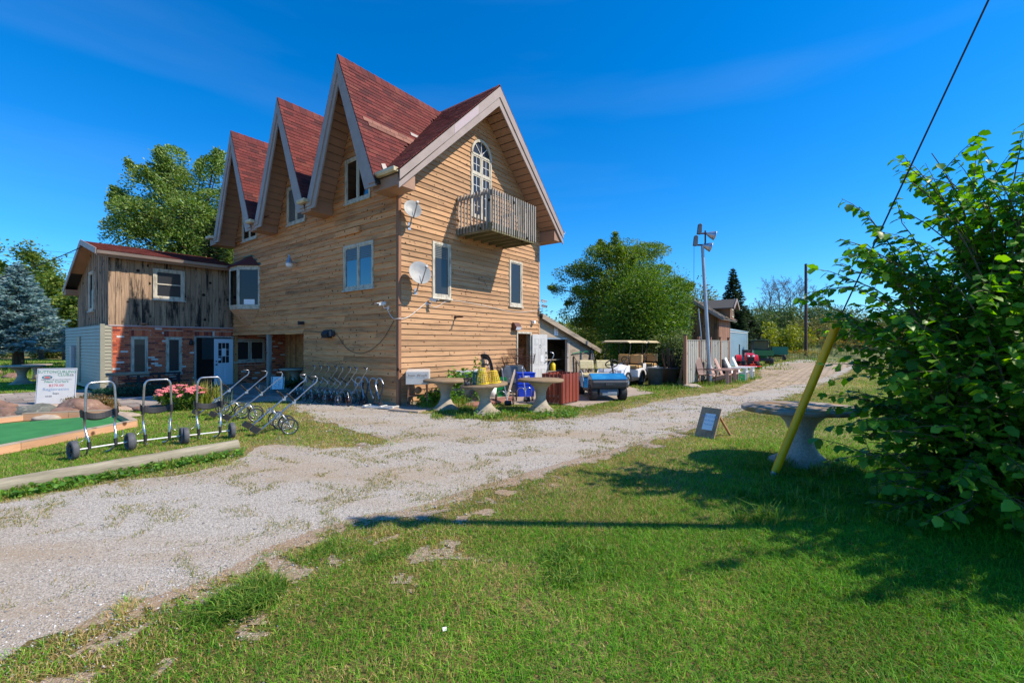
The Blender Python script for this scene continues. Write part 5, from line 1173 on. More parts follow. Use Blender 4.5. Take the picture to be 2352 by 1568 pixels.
# ================================================================ GOLF TROLLEYS
def wheel_solid(R, w, parent, loc, name='wheel'):
    b = MB(); b.lathe([(0, -w*.18), (R*.62, -w*.18), (R*.66, -w*.45), (R*.93, -w*.5), (R, -w*.3), (R, w*.3), (R*.93, w*.5), (R*.66, w*.45), (R*.62, w*.18), (0, w*.18)], 32, RM(rx=PI/2)); wo = b.build(name, M['rubber_grey'], parent); wo.location = loc
    b = MB(); b.lathe([(0, -w*.52), (R*.2, -w*.5), (R*.24, 0), (R*.2, w*.5), (0, w*.52)], 14, RM(rx=PI/2))
    for k in range(6): a = PI*k/3; b.bar((R*.2*math.cos(a), 0, R*.2*math.sin(a)), (R*.64*math.cos(a), 0, R*.64*math.sin(a)), .022, w*.6, (0,1,0))
    b.build('hub', M['black'], wo)
    return wo
def frame_trolley():
    t = thing('golf_trolley', (0,0,0), 0, 'x', 'golf trolley', 'silver framed trolleys parked behind the log')
    # y is across, -x towards the viewer (legs), tubes rise in the x-z plane
    hw_ = .17
    path = [(.03, -.155, .20), (.02, -.165, .30), (-.03, -.175, .44), (.0, -.185, .58), (.03, -.18, .70), (.06, -.17, .98)]
    top = [(.065, -.155, 1.06), (.068, -.12, 1.10), (.07, -.06, 1.105), (.07, .06, 1.105), (.068, .12, 1.10), (.065, .155, 1.06)]
    b = MB(); b.tube(spline(path+top+[(p[0], -p[1], p[2]) for p in path[::-1]], 5), .0155, 10); b.build('handle_frame', M['steel'], t)
    for s in (-1, 1):
        b = MB(); b.tube(spline([(.03, s*.155, .17), (-.03, s*.155, .11), (-.13, s*.14, .05), (-.24, s*.10, .025)], 5), .014, 8); b.build('leg', M['galv'], t)
        b = MB(); b.tube([(.03, s*.155, .23), (.03, s*.155, .12)], .024, 10); b.build('joint', M['black'], t); b = MB(); b.tube([(.02, s*.182, .56), (.02, s*.182, .68)], .024, 10); b.build('joint', M['black'], t)
        b = MB(); b.tube([(.0, s*.17, .38), (-.02, s*.19, .27), (-.02, s*.25, .24), (-.02, s*.28, .27), (-.02, s*.27, .33)], .005, 6); b.build('strap_hook', M['steel'], t)
    b = MB(); b.tube([(.03, -.34, .14), (.03, .34, .14)], .011, 8); b.build('axle', M['whiteplastic'], t)
    for s in (-1, 1): wheel_solid(.14, .075, t, (.03, s*.335, .14))
    vs = []; n = 12
    for i in range(n+1):
        u = i/n*2-1; y = u*.215; sag = .075*(1-u*u)
        for dx, dz in ((-.05, .03), (.035, .045), (.05, -.05), (-.03, -.065)): vs.append((dx-.02-sag*1.0, y, .67+dz-sag*.95))
    fs = [(i*4+k, i*4+(k+1) % 4, (i+1)*4+(k+1) % 4, (i+1)*4+k) for i in range(n) for k in range(4)]+[(0,1,2,3), tuple(n*4+k for k in (3,2,1,0))]
    b = MB(); b.add(vs, fs); b.build('bag_cradle', M['black'], t, bevel=.006); return t
tr0 = frame_trolley()
def tpos(l, r): 
    d = r-l; return (l+r)/2, math.atan2(d.y, d.x)-PI/2
c_, a_ = tpos(at(181,1054), at(286,1036)); tr0.location = c_; tr0.rotation_euler = (0, math.radians(-7), a_); tr0['label'] = 'leaning trolley with black cradle nearest the log end at left'
c_, a_ = tpos(at(314,1032), at(406,1020)); dup(tr0, c_, label='middle silver trolley standing upright before the pink flowers', rot=(0, 0, a_))
c_, a_ = tpos(at(443,1016), at(517,1008)); dup(tr0, c_, label='right silver trolley standing by the end of the log', rot=(0, math.radians(-2), a_+.12))

def spoked_wheel(R, parent, loc, rim_m):
    b = MB(); b.torus(R*.93, R*.085, RM(rx=PI/2), 30, 7); w = b.build('wheel', M['rubber'], parent); w.location = loc
    b = MB(); b.torus(R*.84, R*.035, RM(rx=PI/2), 26, 6); b.lathe([(0, -.03), (.02, -.028), (.02, .028), (0, .03)], 10, RM(rx=PI/2))
    for k in range(14): a = 2*PI*k/14; b.tube([(.015*math.cos(a), .012*(1 if k % 2 else -1), .015*math.sin(a)), (R*.84*math.cos(a), 0, R*.84*math.sin(a))], .0022, 3, False)
    b.build('spoke_rim', rim_m, w); return w
def pull_cart(rim='steel', yoke=False):
    t = thing('pull_cart', (0,0,0), 0, 'x', 'golf pull cart', None)
    b = MB(); b.tube([(-.46, 0, .035), (.26, 0, .66)], .016, 8); b.tube(spline([(.24, 0, .645), (.46, 0, .85), (.56, 0, .93), (.585, 0, 1.0), (.56, 0, 1.04), (.50, 0, 1.045)], 5), .012, 8); b.build('shaft', M['steel'], t)
    b = MB(); b.tube([(.575, 0, 1.03), (.47, 0, 1.045)], .017, 8); b.build('grip', M['black'], t)
    for s in (-1, 1):
        b = MB(); b.tube(spline([(-.1, s*.01, .35), (-.09, s*.10, .40), (-.05, s*.19, .37), (.03, s*.215, .25), (.07, s*.215, .15)], 5), .011, 7); b.build('wheel_leg', M['steel'], t)
        spoked_wheel(.15, t, (.07, s*.24, .15), M[rim])
    b = MB(); b.box(-.135, -.065, -.035, .035, .315, .385); b.build('clamp', M['galv'], t); b = MB(); b.box(.14, .2, -.03, .03, .54, .62); b.build('clamp', M['galv'], t)
    b = MB()
    for s in (-1, 1): b.tube(spline([(.16, s*.02, .60), (.12, s*.09, .66), (.06, s*.135, .73)], 5), .016 if not yoke else .012, 7)
    b.build('bag_yoke', M['black'] if not yoke else M['steel'], t)
    b = MB(); b.hexa([(-.47,-.085,.05),(-.38,-.085,.12),(-.38,.085,.12),(-.47,.085,.05),(-.56,-.085,.115),(-.50,-.085,.19),(-.50,.085,.19),(-.56,.085,.115)]); b.build('foot_plate', M['black'], t)
    return t
pc0 = pull_cart(); pc1 = pull_cart('rust', True)
midl = ['front spoked pull cart of the slanted five, nearest the road', 'second spoked pull cart behind the nearest slanted one', 'middle pull cart of the slanted five on the grass', 'fourth slanted pull cart, beside the flowering plants', 'farthest slanted pull cart, close to the blue white door']
for i, (px, py) in enumerate([(666,998),(645,986),(588,969),(556,961),(518,955)]):
    wpos = at(px, py); rz = math.radians((34, 38, 30, 34, 40)[i]); off = Euler((0,0,rz)).to_matrix() @ Vector((.07, -.24, 0)); loc = wpos-off
    o = pc0 if i == 0 else dup(pc0, loc); o.location = loc; o.rotation_euler = (0, 0, rz); o['label'] = midl[i]; o['group'] = 'pull carts slanting on the grass'
rowl = ['farthest pull cart of the row, against the porch opening', 'second pull cart of the row counted from the porch', 'third pull cart of the row counted from the porch', 'fourth pull cart of the wall row', 'fifth pull cart of the wall row, counted from the porch', 'third pull cart from the rusty end of the wall row', 'next to last pull cart at the corner end of the row', 'nearest pull cart of the wall row, with a rusty orange wheel']
for i, (px, py) in enumerate([(683,920),(699,922),(716,924),(732,926),(747,928),(761,929),(776,931),(800,933)]):
    wpos = at(px, py); rz = ANG-PI/2+math.radians(rb.uniform(-5, 5)); off = Euler((0,0,rz)).to_matrix() @ Vector((.07, -.24, 0)); loc = wpos-off
    src = pc1 if i in (0, 3, 5, 7) else pc0
    if i == 0: o = pc1
    else: o = dup(src, loc)
    o.location = loc; o.rotation_euler = (0, 0, rz); o['label'] = rowl[i]; o['group'] = 'pull carts lined up along the clapboard wall'
# two by the tables
for i, (px, py, rz, lb) in enumerate(((1160,930,100,'pull cart standing among the crates behind the stone tables'), (1205,921,96,'pull cart with wheels beside the blue bin'))):
    o = dup(pc1, at(px, py), math.radians(rz), lb); o['group'] = 'pull carts by the crates'
b = MB(); b.bar(at(1160,933)+Vector((0,0,.02)), at(1180,918)+Vector((.03,-.15,.86)), .16, .03, (1,0,0)); tag(b.build('plank', M['timber_top']), 'tall bare plank leaning among the crates', 'plank')
# hand trucks by the corner
def rack(loc, rz, label):
    t = thing('hand_truck', loc, rz, label, 'hand truck', 'hand trucks by the house corner')
    b = MB()
    for s in (-.16, .16): b.tube([(s, .0, .0), (s, .12, .62)], .02, 6)
    b.box(-.2, .2, -.02, .10, .10, .14); b.build('frame', M['blackmetal'], t)
    b = MB(); b.tube(spline([(-.16, .12, .62), (-.30, .10, .74), (-.46, .06, .72), (-.48, .02, .55), (-.18, .0, .22)], 6), .017, 8); b.build('curved_handle', M['steel'], t)
    b = MB(); b.tube(spline([(.16, .12, .62), (.05, .1, .76), (-.1, .08, .74), (-.12, .04, .58), (.12, .02, .24)], 6), .017, 8); b.build('curved_handle', M['steel'], t)
rack(W(-.42, 1.05), ANG-1.75, 'left hand truck with curved silver handles by the corner'); rack(W(-.40, .42), ANG-1.75, 'right hand truck with curved handles nearest the house corner')
t = thing('white_pallet', at(880, 938), -.35, 'white slatted pallet lying on the gravel', 'pallet')
for y in (-.12, .12): b = MB(); b.box(-.55, .4, y-.03, y+.03, .03, .06); b.build('rail', M['white'], t)
for x in (-.5, .0, .36): b = MB(); b.box(x-.03, x+.03, -.14, .14, .061, .08); b.build('cross_slat', M['white'], t)
b = MB(); p, q = at(845, 934), at(915, 943); b.bar((p.x,p.y,.02), (q.x,q.y,.03), .1, .02); tag(b.build('white_plank', M['white']), 'thin white plank lying beside the white slatted pallet', 'plank')
# cleaning cabinet
t = thing('club_cleaner', at(950, 938)+Vector((.06,.28,0)), ANG-.80, 'white club cleaning cabinet on a rusty red stand', 'club cleaner')
for sx_ in (-1, 1):
    for sy in (-1, 1): b = MB(); b.bar((sx_*.26, sy*.2, 0), (sx_*.22, sy*.17, .70), .035, .035); b.build('leg', M['post_brown'], t)
b = MB(); b.box(-.26, .26, -.2, .2, .30, .325); b.build('shelf', M['post_brown'], t)
b = MB(); b.prism([(-.24, .62), (.24, .74), (.24, 1.0), (-.24, .96)], -.30, .30, 'x'); b.build('cabinet', M['doorwhite'], t, bevel=.01)
b = MB(); b.lathe([(0,-.1),(.09,-.1),(.09,.1),(0,.1)], 16, RM((0,0,.45), rx=PI/2)); b.build('motor', M['post_brown'], t)
prnt('Irons', .085, (-.15, -.255, .86), (PI/2-.05, 0, 0), M['ink_dark'], t); prnt('Woods', .085, (.12, -.255, .86), (PI/2-.05, 0, 0), M['ink_dark'], t)
# big tub on a metal box
t = thing('metal_box', at(1022, 927)+Vector((.35,.4,0)), .12, 'dark galvanised box on the red slab behind the left table', 'box')
b = MB(); b.box(-.56, .56, -.3, .3, .05, .42); b.build('body', M['galv'] if False else mat('dull_metal', lin(120,124,126), .35, .7, c2=lin(96,98,100), scale=5), t, bevel=.01)
b = MB(); b.box(-.58, .58, -.32, .32, .0, .05); b.build('base_rim', M['whiteplastic'], t)
t = thing('plastic_tub', at(1065, 918)+Vector((.12,.55,.0)), .15, 'large pale grey plastic tub behind the stone tables', 'tub')
b = MB(); b.prism([(-.42,-.26),(.42,-.26),(.42,.26),(-.42,.26)], 0, .02, 'z'); 
vs = [(-.40,-.24,0),(.40,-.24,0),(.40,.24,0),(-.40,.24,0),(-.46,-.3,.82),(.46,-.3,.82),(.46,.3,.82),(-.46,.3,.82)]; b.hexa(vs); b.build('body', M['greypl'], t, bevel=.02)
b = MB()
for x0,x1,y0,y1 in ((-.50,.50,-.34,-.27),(-.50,.50,.27,.34),(-.50,-.43,-.27,.27),(.43,.50,-.27,.27)): b.box(x0,x1,y0,y1,.80,.87)
b.box(-.43,.43,-.27,.27,.82,.835); b.build('rim', M['whiteplastic'], t, bevel=.012)
# hose on a hanger
t = thing('hose_hanger', at(1108, 909)+Vector((.05,.2,0)), -.1, 'black hose draped over a metal hanger by the gable', 'hose')
b = MB(); b.tube([(-.02,0,0),(-.02,0,1.28)], .03, 8); b.tube([(.14,0,.9),(.0,0,1.42),(-.14,0,.9)], .02, 6); b.build('stand', M['galv'], t)
b = MB(); b.tube(arc((0,-.06,1.02), .2, 0, PI, 10), .03, 8); b.box(-.16,.16,-.1,-.02,.98,1.02); b.build('saddle', M['blackmetal'], t)
for k in range(8):
    r = .19+.013*k; d = -.05-.03*(k % 4); b = MB(); b.tube(spline([(-r-.05,d,.2+.03*k),(-r-.03,d,.7),(-r*.95,d,1.02),(-r*.6,d,1.2+.012*k),(0,d,1.26+.012*k),(r*.6,d,1.2+.012*k),(r,d,1.0),(r+.06,d,.6),(r+.14,d,.15)], 5), .017, 6); b.build('hose_loop', M['black'], t)
# baskets on the tilted table
def basket(name, loc, r0, r1, h, m, label, rows, cols, group):
    t = MB()
    for i in range(rows+1):
        z = h*i/rows; r = r0+(r1-r0)*i/rows; t.lathe([(r-.003, z-.005), (r+.003, z-.005), (r+.003, z+.005), (r-.003, z+.005), (r-.003, z-.005)], cols*2)
    for k in range(cols): a = 2*PI*k/cols; t.bar((r0*math.cos(a), r0*math.sin(a), 0), (r1*math.cos(a), r1*math.sin(a), h), .010, .005, (math.cos(a), math.sin(a), 0))
    t.lathe([(0, h-.004), (r1, h-.004), (r1, h+.004), (0, h+.004)], cols*2) if r1 < r0 else t.lathe([(0, .0), (r0, .0), (r0, .006), (0, .006)], cols*2)
    t.lathe([(r0-.004, 0), (r0+.012, 0), (r0+.012, .025), (r0-.004, .025)] if r1 < r0 else [(r1-.004, h-.02), (r1+.01, h-.02), (r1+.01, h), (r1-.004, h)], cols*2)
    o = t.build(name, m); o.location = loc; o.rotation_euler = (math.radians(1), math.radians(-4), 0); return tag(o, label, 'basket', group)
tc_ = t2.location; Z2 = lambda x: .722+.07*x
for x, y, r0, r1, h, m, lb, rw, cl in ((-.42,-.12,.085,.095,.17,M['black'],'small black ball basket at the left rim of the tilted table',4,14),(-.22,.0,.105,.075,.29,M['tealpl'],'dark teal upturned ball basket left of the yellow ones',7,16),(-.06,-.12,.15,.085,.38,M['yellowpl'],'taller upturned yellow ball basket on the tilted table',8,14),(.19,-.02,.17,.105,.29,M['yellowpl'],'shorter upturned yellow ball basket on the tilted table',6,16)):
    basket('ball_basket', tc_+Vector((x, y, Z2(x)+.004)), r0, r1, h, m, lb, rw, cl, 'ball baskets on the tilted table')
b = MB()
for k in range(14): b.lathe([(0,-.021),(.015,-.015),(.021,0),(.015,.015),(0,.021)], 8, RM((rb.uniform(-.05,.05), rb.uniform(-.05,.05), .03+.02*(k % 3))))
o = b.build('golf_balls', M['white']); o.location = tc_+Vector((-.42,-.12,Z2(-.42))); tag(o, 'white golf balls heaped in the small black basket', 'golf balls', kind='stuff')
# crates, bins, baskets behind
def crate(loc, rz, sx_, sy, h, m, label, cat, group):
    t = thing('milk_crate', loc, rz, label, cat, group); b = MB()
    for (x0, x1, y0, y1) in ((-sx_, sx_, -sy, -sy+.015), (-sx_, sx_, sy-.015, sy), (-sx_, -sx_+.015, -sy+.015, sy-.015), (sx_-.015, sx_, -sy+.015, sy-.015)):
        for z0, z1 in ((0, .06), (h*.42, h*.55), (h-.07, h)): b.box(x0, x1, y0, y1, z0, z1)
        horiz = (x1-x0) > (y1-y0); n = 7
        for k in range(n+1):
            if horiz: c = x0+(x1-x0-.02)*k/n; b.box(c, c+.02, y0+.002, y1-.002, .06, h-.07)
            else: c = y0+(y1-y0-.02)*k/n; b.box(x0+.002, x1-.002, c, c+.02, .06, h-.07)
    b.build('crate_sides', m, t); b = MB(); b.box(-sx_+.016, sx_-.016, -sy+.016, sy-.016, .01, .025); b.build('crate_bottom', m, t); return t
pcx = at(1147, 911)+Vector((0,.15,0)); crate(pcx, .25, .19, .17, .30, M['greenpl'], 'lower green milk crate behind the tilted table', 'crate', 'green crates'); crate(pcx+Vector((.01,0,.305)), .22, .19, .17, .30, M['greenpl'], 'upper green milk crate of the stacked pair', 'crate', 'green crates')
t = thing('blue_bin', at(1203, 912)+Vector((.05,.25,0)), .2, 'stack of bright blue recycling bins by the gable door', 'bin')
for k in range(2):
    z = .34*k; b = MB(); b.hexa([(-.25,-.19,z),(.25,-.19,z),(.25,.19,z),(-.25,.19,z),(-.28,-.22,z+.40),(.28,-.22,z+.40),(.28,.22,z+.40),(-.28,.22,z+.40)]); b.box(-.295,.295,-.235,.235,z+.40,z+.43) ; b.build('bin_shell', M['bluepl'], t, bevel=.012)
b = MB(); b.box(-.07,.09,-.222,-.215,.62,.67); b.build('bin_label', M['paper'], t)
t = thing('grey_cabinet', at(1180, 909)+Vector((-.02,.9,0)), .15, 'dark grey barbecue like box behind the crates', 'box'); b = MB(); b.prism([(-.42,.35),(.42,.35),(.42,.72),(.3,.95),(-.3,.95),(-.42,.72)], -.28, .28, 'y'); b.build('hood', M['midgrey'], t, bevel=.02); b = MB(); b.box(-.4,.4,-.26,.26,0,.35); b.build('body', M['darkgrey'], t)
def wire_basket(loc, rz, L, Wd, h, label):
    b = MB()
    for i in range(6):
        z = h*i/5; k = .78+.22*i/5; p = [(-L*k,-Wd*k,z),(L*k,-Wd*k,z),(L*k,Wd*k,z),(-L*k,Wd*k,z)]; b.tube(p, .004, 4, closed=True)
    for s in (-1, 1):
        for i in range(13): u = -1+2*i/12; b.tube([(u*L*.78, s*Wd*.78, 0), (u*L, s*Wd, h)], .003, 4)
        for i in range(8): u = -1+2*i/7; b.tube([(s*L*.78, u*Wd*.78, 0), (s*L, u*Wd, h)], .003, 4)
    for i in range(9): u = -1+2*i/8; b.tube([(u*L*.78, -Wd*.78, 0), (u*L*.78, Wd*.78, 0)], .003, 4)
    o = b.build('wire_basket', M['rust']); o.location = loc; o.rotation_euler = (rb.uniform(-.15,.15), rb.uniform(-.12,.12), rz); return tag(o, label, 'basket', 'rusty wire baskets piled by the door')
wb = at(1180, 909)+Vector((-.05,.88,.96)); wire_basket(wb, .1, .34, .24, .30, 'left rusty wire basket lying on the grey box'); wire_basket(wb+Vector((.45,-.1,.02)), -.15, .36, .24, .3, 'right rusty wire basket jutting towards the door'); wire_basket(wb+Vector((.12,.0,.29)), .5, .24, .2, .26, 'topmost rusty wire basket of the pile')
b = MB(); b.lathe([(0,0),(.13,0),(.15,.32),(.142,.32),(.125,.02),(0,.02)], 20); o = b.build('white_bucket', M['whiteplastic']); o.location = at(1130, 912); tag(o, 'white bucket between the tub and the green crates', 'bucket')
# red slatted box
p0_, p1_ = at(1246, 929), at(1291, 931); t = thing('slatted_box', at(1290, 931), -.66, 'red brown slatted wooden box behind the right table', 'slatted box')
bw_, bd_ = .64, .92
def slat(x0, x1, y0, y1, h, m=None): q = MB(); q.box(x0, x1, y0, y1, .05, h); q.build('slat', M['redslat'], t)
for k in range(5):
    w = .105; x = -bw_+k*(bw_-w)/4; slat(x, x+w, 0, .02, .84+rb.uniform(-.01, .01)); slat(x, x+w, bd_, bd_+.02, .86)
for k in range(5):
    w = .15; y = .022+k*(bd_-w-.02)/4; slat(.0, .02, y, y+w, .86+rb.uniform(-.01, .01)); slat(-bw_-.021, -bw_-.001, y, y+w, .85)
for z in (.2, .7):
    q = MB(); q.box(-bw_, -.0, .021, .05, z, z+.07); q.box(-bw_, 0, bd_-.03, bd_-.001, z, z+.07); q.build('cross_rail', M['white'], t)
for x in (-bw_+.03, -.05):
    for y in (.05, bd_-.06): q = MB(); q.box(x-.03, x+.03, y-.03, y+.03, 0, .8); q.build('post', M['redslat'], t)
b = MB(); b.tube(spline([at(1236,920)+Vector((0,0,.9)), at(1240,918)+Vector((0,0,.5)), at(1275,921)+Vector((0,.4,.0))], 5)[:1]+spline([at(1262,925)+Vector((0,.3,.7)), at(1262,925)+Vector((.12,.3,1.1)), at(1262,925)+Vector((.28,.3,1.28)), at(1262,925)+Vector((.26,.3,1.38)), at(1262,925)+Vector((.16,.3,1.40))], 5), .014, 8) if False else b.tube(spline([at(1262,925)+Vector((-.1,.35,.7)), at(1262,925)+Vector((.0,.35,1.05)), at(1262,925)+Vector((.14,.35,1.3)), at(1262,925)+Vector((.14,.35,1.4)), at(1262,925)+Vector((.06,.35,1.44))], 5), .014, 8); tag(b.build('bent_rod', M['steel']), 'bent silver rod poking out of the slatted box', 'rod')

# ================================================================ A-FRAME BOARD, YELLOW GUARD, WIRES, LIGHT POLES
pL = at(1595, 1001); wd = .37
t = thing('easel_sign', pL, math.radians(-53), 'chipboard sign with a paper notice leaning on wooden legs', 'sign')
SM2 = Euler((math.radians(-28), 0, 0)).to_matrix().to_4x4()
hgt = .58
b = MB(); b.box(0, wd, -.008, .008, 0, hgt, SM2); b.build('panel', M['chip'], t)
b = MB(); b.box(wd*.28, wd*.80, -.013, -.0085, hgt*.26, hgt*.80, SM2); b.build('notice', M['paper'], t)
for k, tx in enumerate(('NO CLUBS', 'Past this sign', 'Thank you')): prnt(tx, (.062, .04, .04)[k], SM2 @ Vector((wd*.54, -.016, hgt*(.70-.13*k))), (PI/2-math.radians(28), 0, 0), M['ink_pale'], t)
for x in (wd*.12, wd*.92):
    b = MB(); b.bar(tuple(SM2 @ Vector((x, .02, hgt*.78))), (x+.02, .60, 0), .045, .025); b.build('leg', M['timber'], t)
G0 = at(1776, 1093); G1 = at(1926, 738, 0); gd = Vector((0.152, -.02, 0))
top_z = 2.0; # guard tube leans right
gt = G0+Vector((.62, -.35, 0)); gt = Vector(((1925-CX)/FPX*5.38, 5.38, CAM_H-(738-HOR)/FPX*5.38))
t = thing('guy_guard', G0, 0, 'slanted yellow plastic guy wire guard by the lawn table', 'guy guard')
v = gt-G0; b = MB(); b.tube([tuple(v*.03), tuple(v)], .047, 18); b.build('guard_tube', M['yellowpaint'], t)
b = MB(); b.tube([tuple(v*-.01), tuple(v*.035)], .045, 10); b.tube([tuple(v*-.03), tuple(v*.05)], .02, 8); b.build('anchor_foot', M['galv'], t)
LT = Vector((4.06, 3.15, 5.55)); LB = Vector((4.7, 3.95, 0))
b = MB(); b.tube([gt+(LT-gt)*(-.05), LT], .008, 8); tag(b.build('guy_wire', M['blackmetal']), 'taut dark guy wire rising from the yellow guard', 'wire')
def light_pole(base, lean, H, label, az, hs_=1.0):
    t = thing('light_pole', base, 0, label, 'light pole', 'lamp poles on the lot')
    tp_ = Vector(lean); b = MB(); b.tube([(0,0,0), tuple(tp_*.5+Vector((0,0,H*.5))), tuple(tp_+Vector((0,0,H)))], [.085, .075, .062], 14); b.build('pole', M['galv'], t)
    u = Vector((math.cos(az), math.sin(az), 0)); k = tp_+Vector((0,0,H))
    b = MB(); b.tube([tuple(k+Vector((0,0,-.15))), tuple(k+u*.12+Vector((0,0,.1))), tuple(k+u*.12+Vector((0,0,.62)))], .035, 8); b.build('bracket', M['pole_dark'], t)
    for (dz, dx) in ((.66, .12), (.02, -.04)):
        c = k+u*dx+Vector((0,0,dz*hs_)); R_ = Matrix.Translation(c) @ Euler((0, 0, az)).to_matrix().to_4x4() @ Euler((0, math.radians(106), 0)).to_matrix().to_4x4() @ Matrix.Scale(hs_, 4)
        b = MB(); b.lathe([(.05, .06), (.07, .10), (.12, .18), (.19, .32), (.25, .50), (.265, .51), (.265, .53), (.24, .52), (.18, .34), (.05, .1)], 26, R_); hd = b.build('reflector', mat('spun_aluminium', lin(196,200,206), .42, .8) if 'spun_aluminium' not in bpy.data.materials else bpy.data.materials['spun_aluminium'], t)
        b = MB(); b.tube([tuple(c-u*.30*hs_), tuple(c+u*.08)], .05*hs_, 8); b.build('socket', M['pole_dark'], t)
        b = MB(); b.prism([(-.10,-.04),(.10,-.04),(.13,.1),(.10,.5),(.04,.54),(-.04,.54),(-.10,.5)], -.11, .11, 'y', Matrix.Translation(c-u*.34*hs_) @ Matrix.Scale(hs_, 4) @ Euler((0, 0, az)).to_matrix().to_4x4() @ Euler((0, .12, 0)).to_matrix().to_4x4()); b.build('ballast_box', M['midgrey'], t, bevel=.015)
    return t
lp = at(1631, 880); light_pole(lp, (-.33, 0, 0), 5.85, 'galvanised lamp pole with two spun floodlights beside the fence', math.radians(-8), .76)
light_pole(LB, (-.64, -.80, 0), 5.3, 'leaning lamp pole beside the large leafy bush, out of the picture', math.radians(-160), .42)
b = MB(); p = at(1620, 873); b.tube([p, Vector(((1604-CX)/FPX*p.y, p.y, CAM_H+(HOR-708)/FPX*p.y))], .028, 8); tag(b.build('thin_pole', M['galv']), 'thin grey pole leaning just left of the lamp pole', 'pole')
b = MB(); k = lp+Vector((-.33,0,5.85)); b.tube([k+Vector((-.35,0,0)), k+Vector((-.36,0,-1.5)), Vector(((1604-CX)/FPX*p.y, p.y, 3.2))], .008, 5); tag(b.build('lamp_cable', M['black']), 'thin cable hanging from the lamp pole to the thin pole', 'cable')
ub = Vector(((1851-CX)/FPX*50, 50, HILL(33, 50)-.2)); b = MB(); b.tube([ub, ub+Vector((0,0,10.6))], [.17, .14], 14); tag(b.build('utility_pole', M['pole_dark']), 'dark wooden utility pole far behind the drive', 'utility pole')
# overhead wires left
for i, (y0, y1, m) in enumerate(((655, 562, 'service'), (560, 588, 'a'), (572, 597, 'b'), (582, 606, 'c'))):
    if m == 'service': a, c = far(-60, 16, 0), W(-4.05, 12.6, 0); a = Vector((a.x, a.y, CAM_H+(HOR-655)/FPX*16)); c = Vector((c.x, c.y, 5.35))
    else: a = Vector(((-60-CX)/FPX*60, 60, CAM_H+(HOR-y0)/FPX*60)); c = Vector(((420-CX)/FPX*60, 60, CAM_H+(HOR-y1-10)/FPX*60))
    mid = (a+c)/2-Vector((0,0,.25 if m == 'service' else .4)); b = MB(); b.tube(bez([a, mid, c], 12), .016 if m == 'service' else .018, 5); tag(b.build('overhead_wire', M['blackmetal']), ('service wire running up to the wing roof peak', 'highest of the three far overhead wires at left', 'middle of the three far overhead wires at left', 'lowest of the three far overhead wires at left')[i], 'wire')
# ================================================================ GOLF CARTS
def tyre(parent, loc, R, w, rim_m, steer=0.0, lugs=False):
    b = MB(); b.lathe([(R*.52, -w*.46), (R*.85, -w*.5), (R*.96, -w*.42), (R, -w*.25), (R, w*.25), (R*.96, w*.42), (R*.85, w*.5), (R*.52, w*.46)], 32, RM(rx=PI/2))
    if lugs:
        for k in range(26):
            a = 2*PI*k/26
            for s in (-1, 1): b.box(-R*.05, R*.05, (-w*.42 if s < 0 else .01), (-.01 if s < 0 else w*.42), R*.975, R*1.018, Euler((0, a+(.06*s), 0)).to_matrix().to_4x4())
    o = b.build('wheel', M['rubber'], parent); o.location = loc; o.rotation_euler = (0, 0, steer)
    b = MB()
    for s in (-1, 1):
        b.lathe([(0, s*w*.50), (R*.16, s*w*.50), (R*.2, s*w*.42), (R*.40, s*w*.30), (R*.48, s*w*.44), (R*.54, s*w*.47)], 20, RM(rx=PI/2))
        for k in range(5): a = 2*PI*k/5; b.bar((R*.18*math.cos(a), s*w*.44, R*.18*math.sin(a)), (R*.45*math.cos(a), s*w*.36, R*.45*math.sin(a)), R*.12, .012, (0,1,0))
    b.build('rim', rim_m, o); return o
def rpad(x0, x1, y0, y1, z0, z1, r=.06): b = MB(); b.box(x0, x1, y0, y1, z0, z1); return b
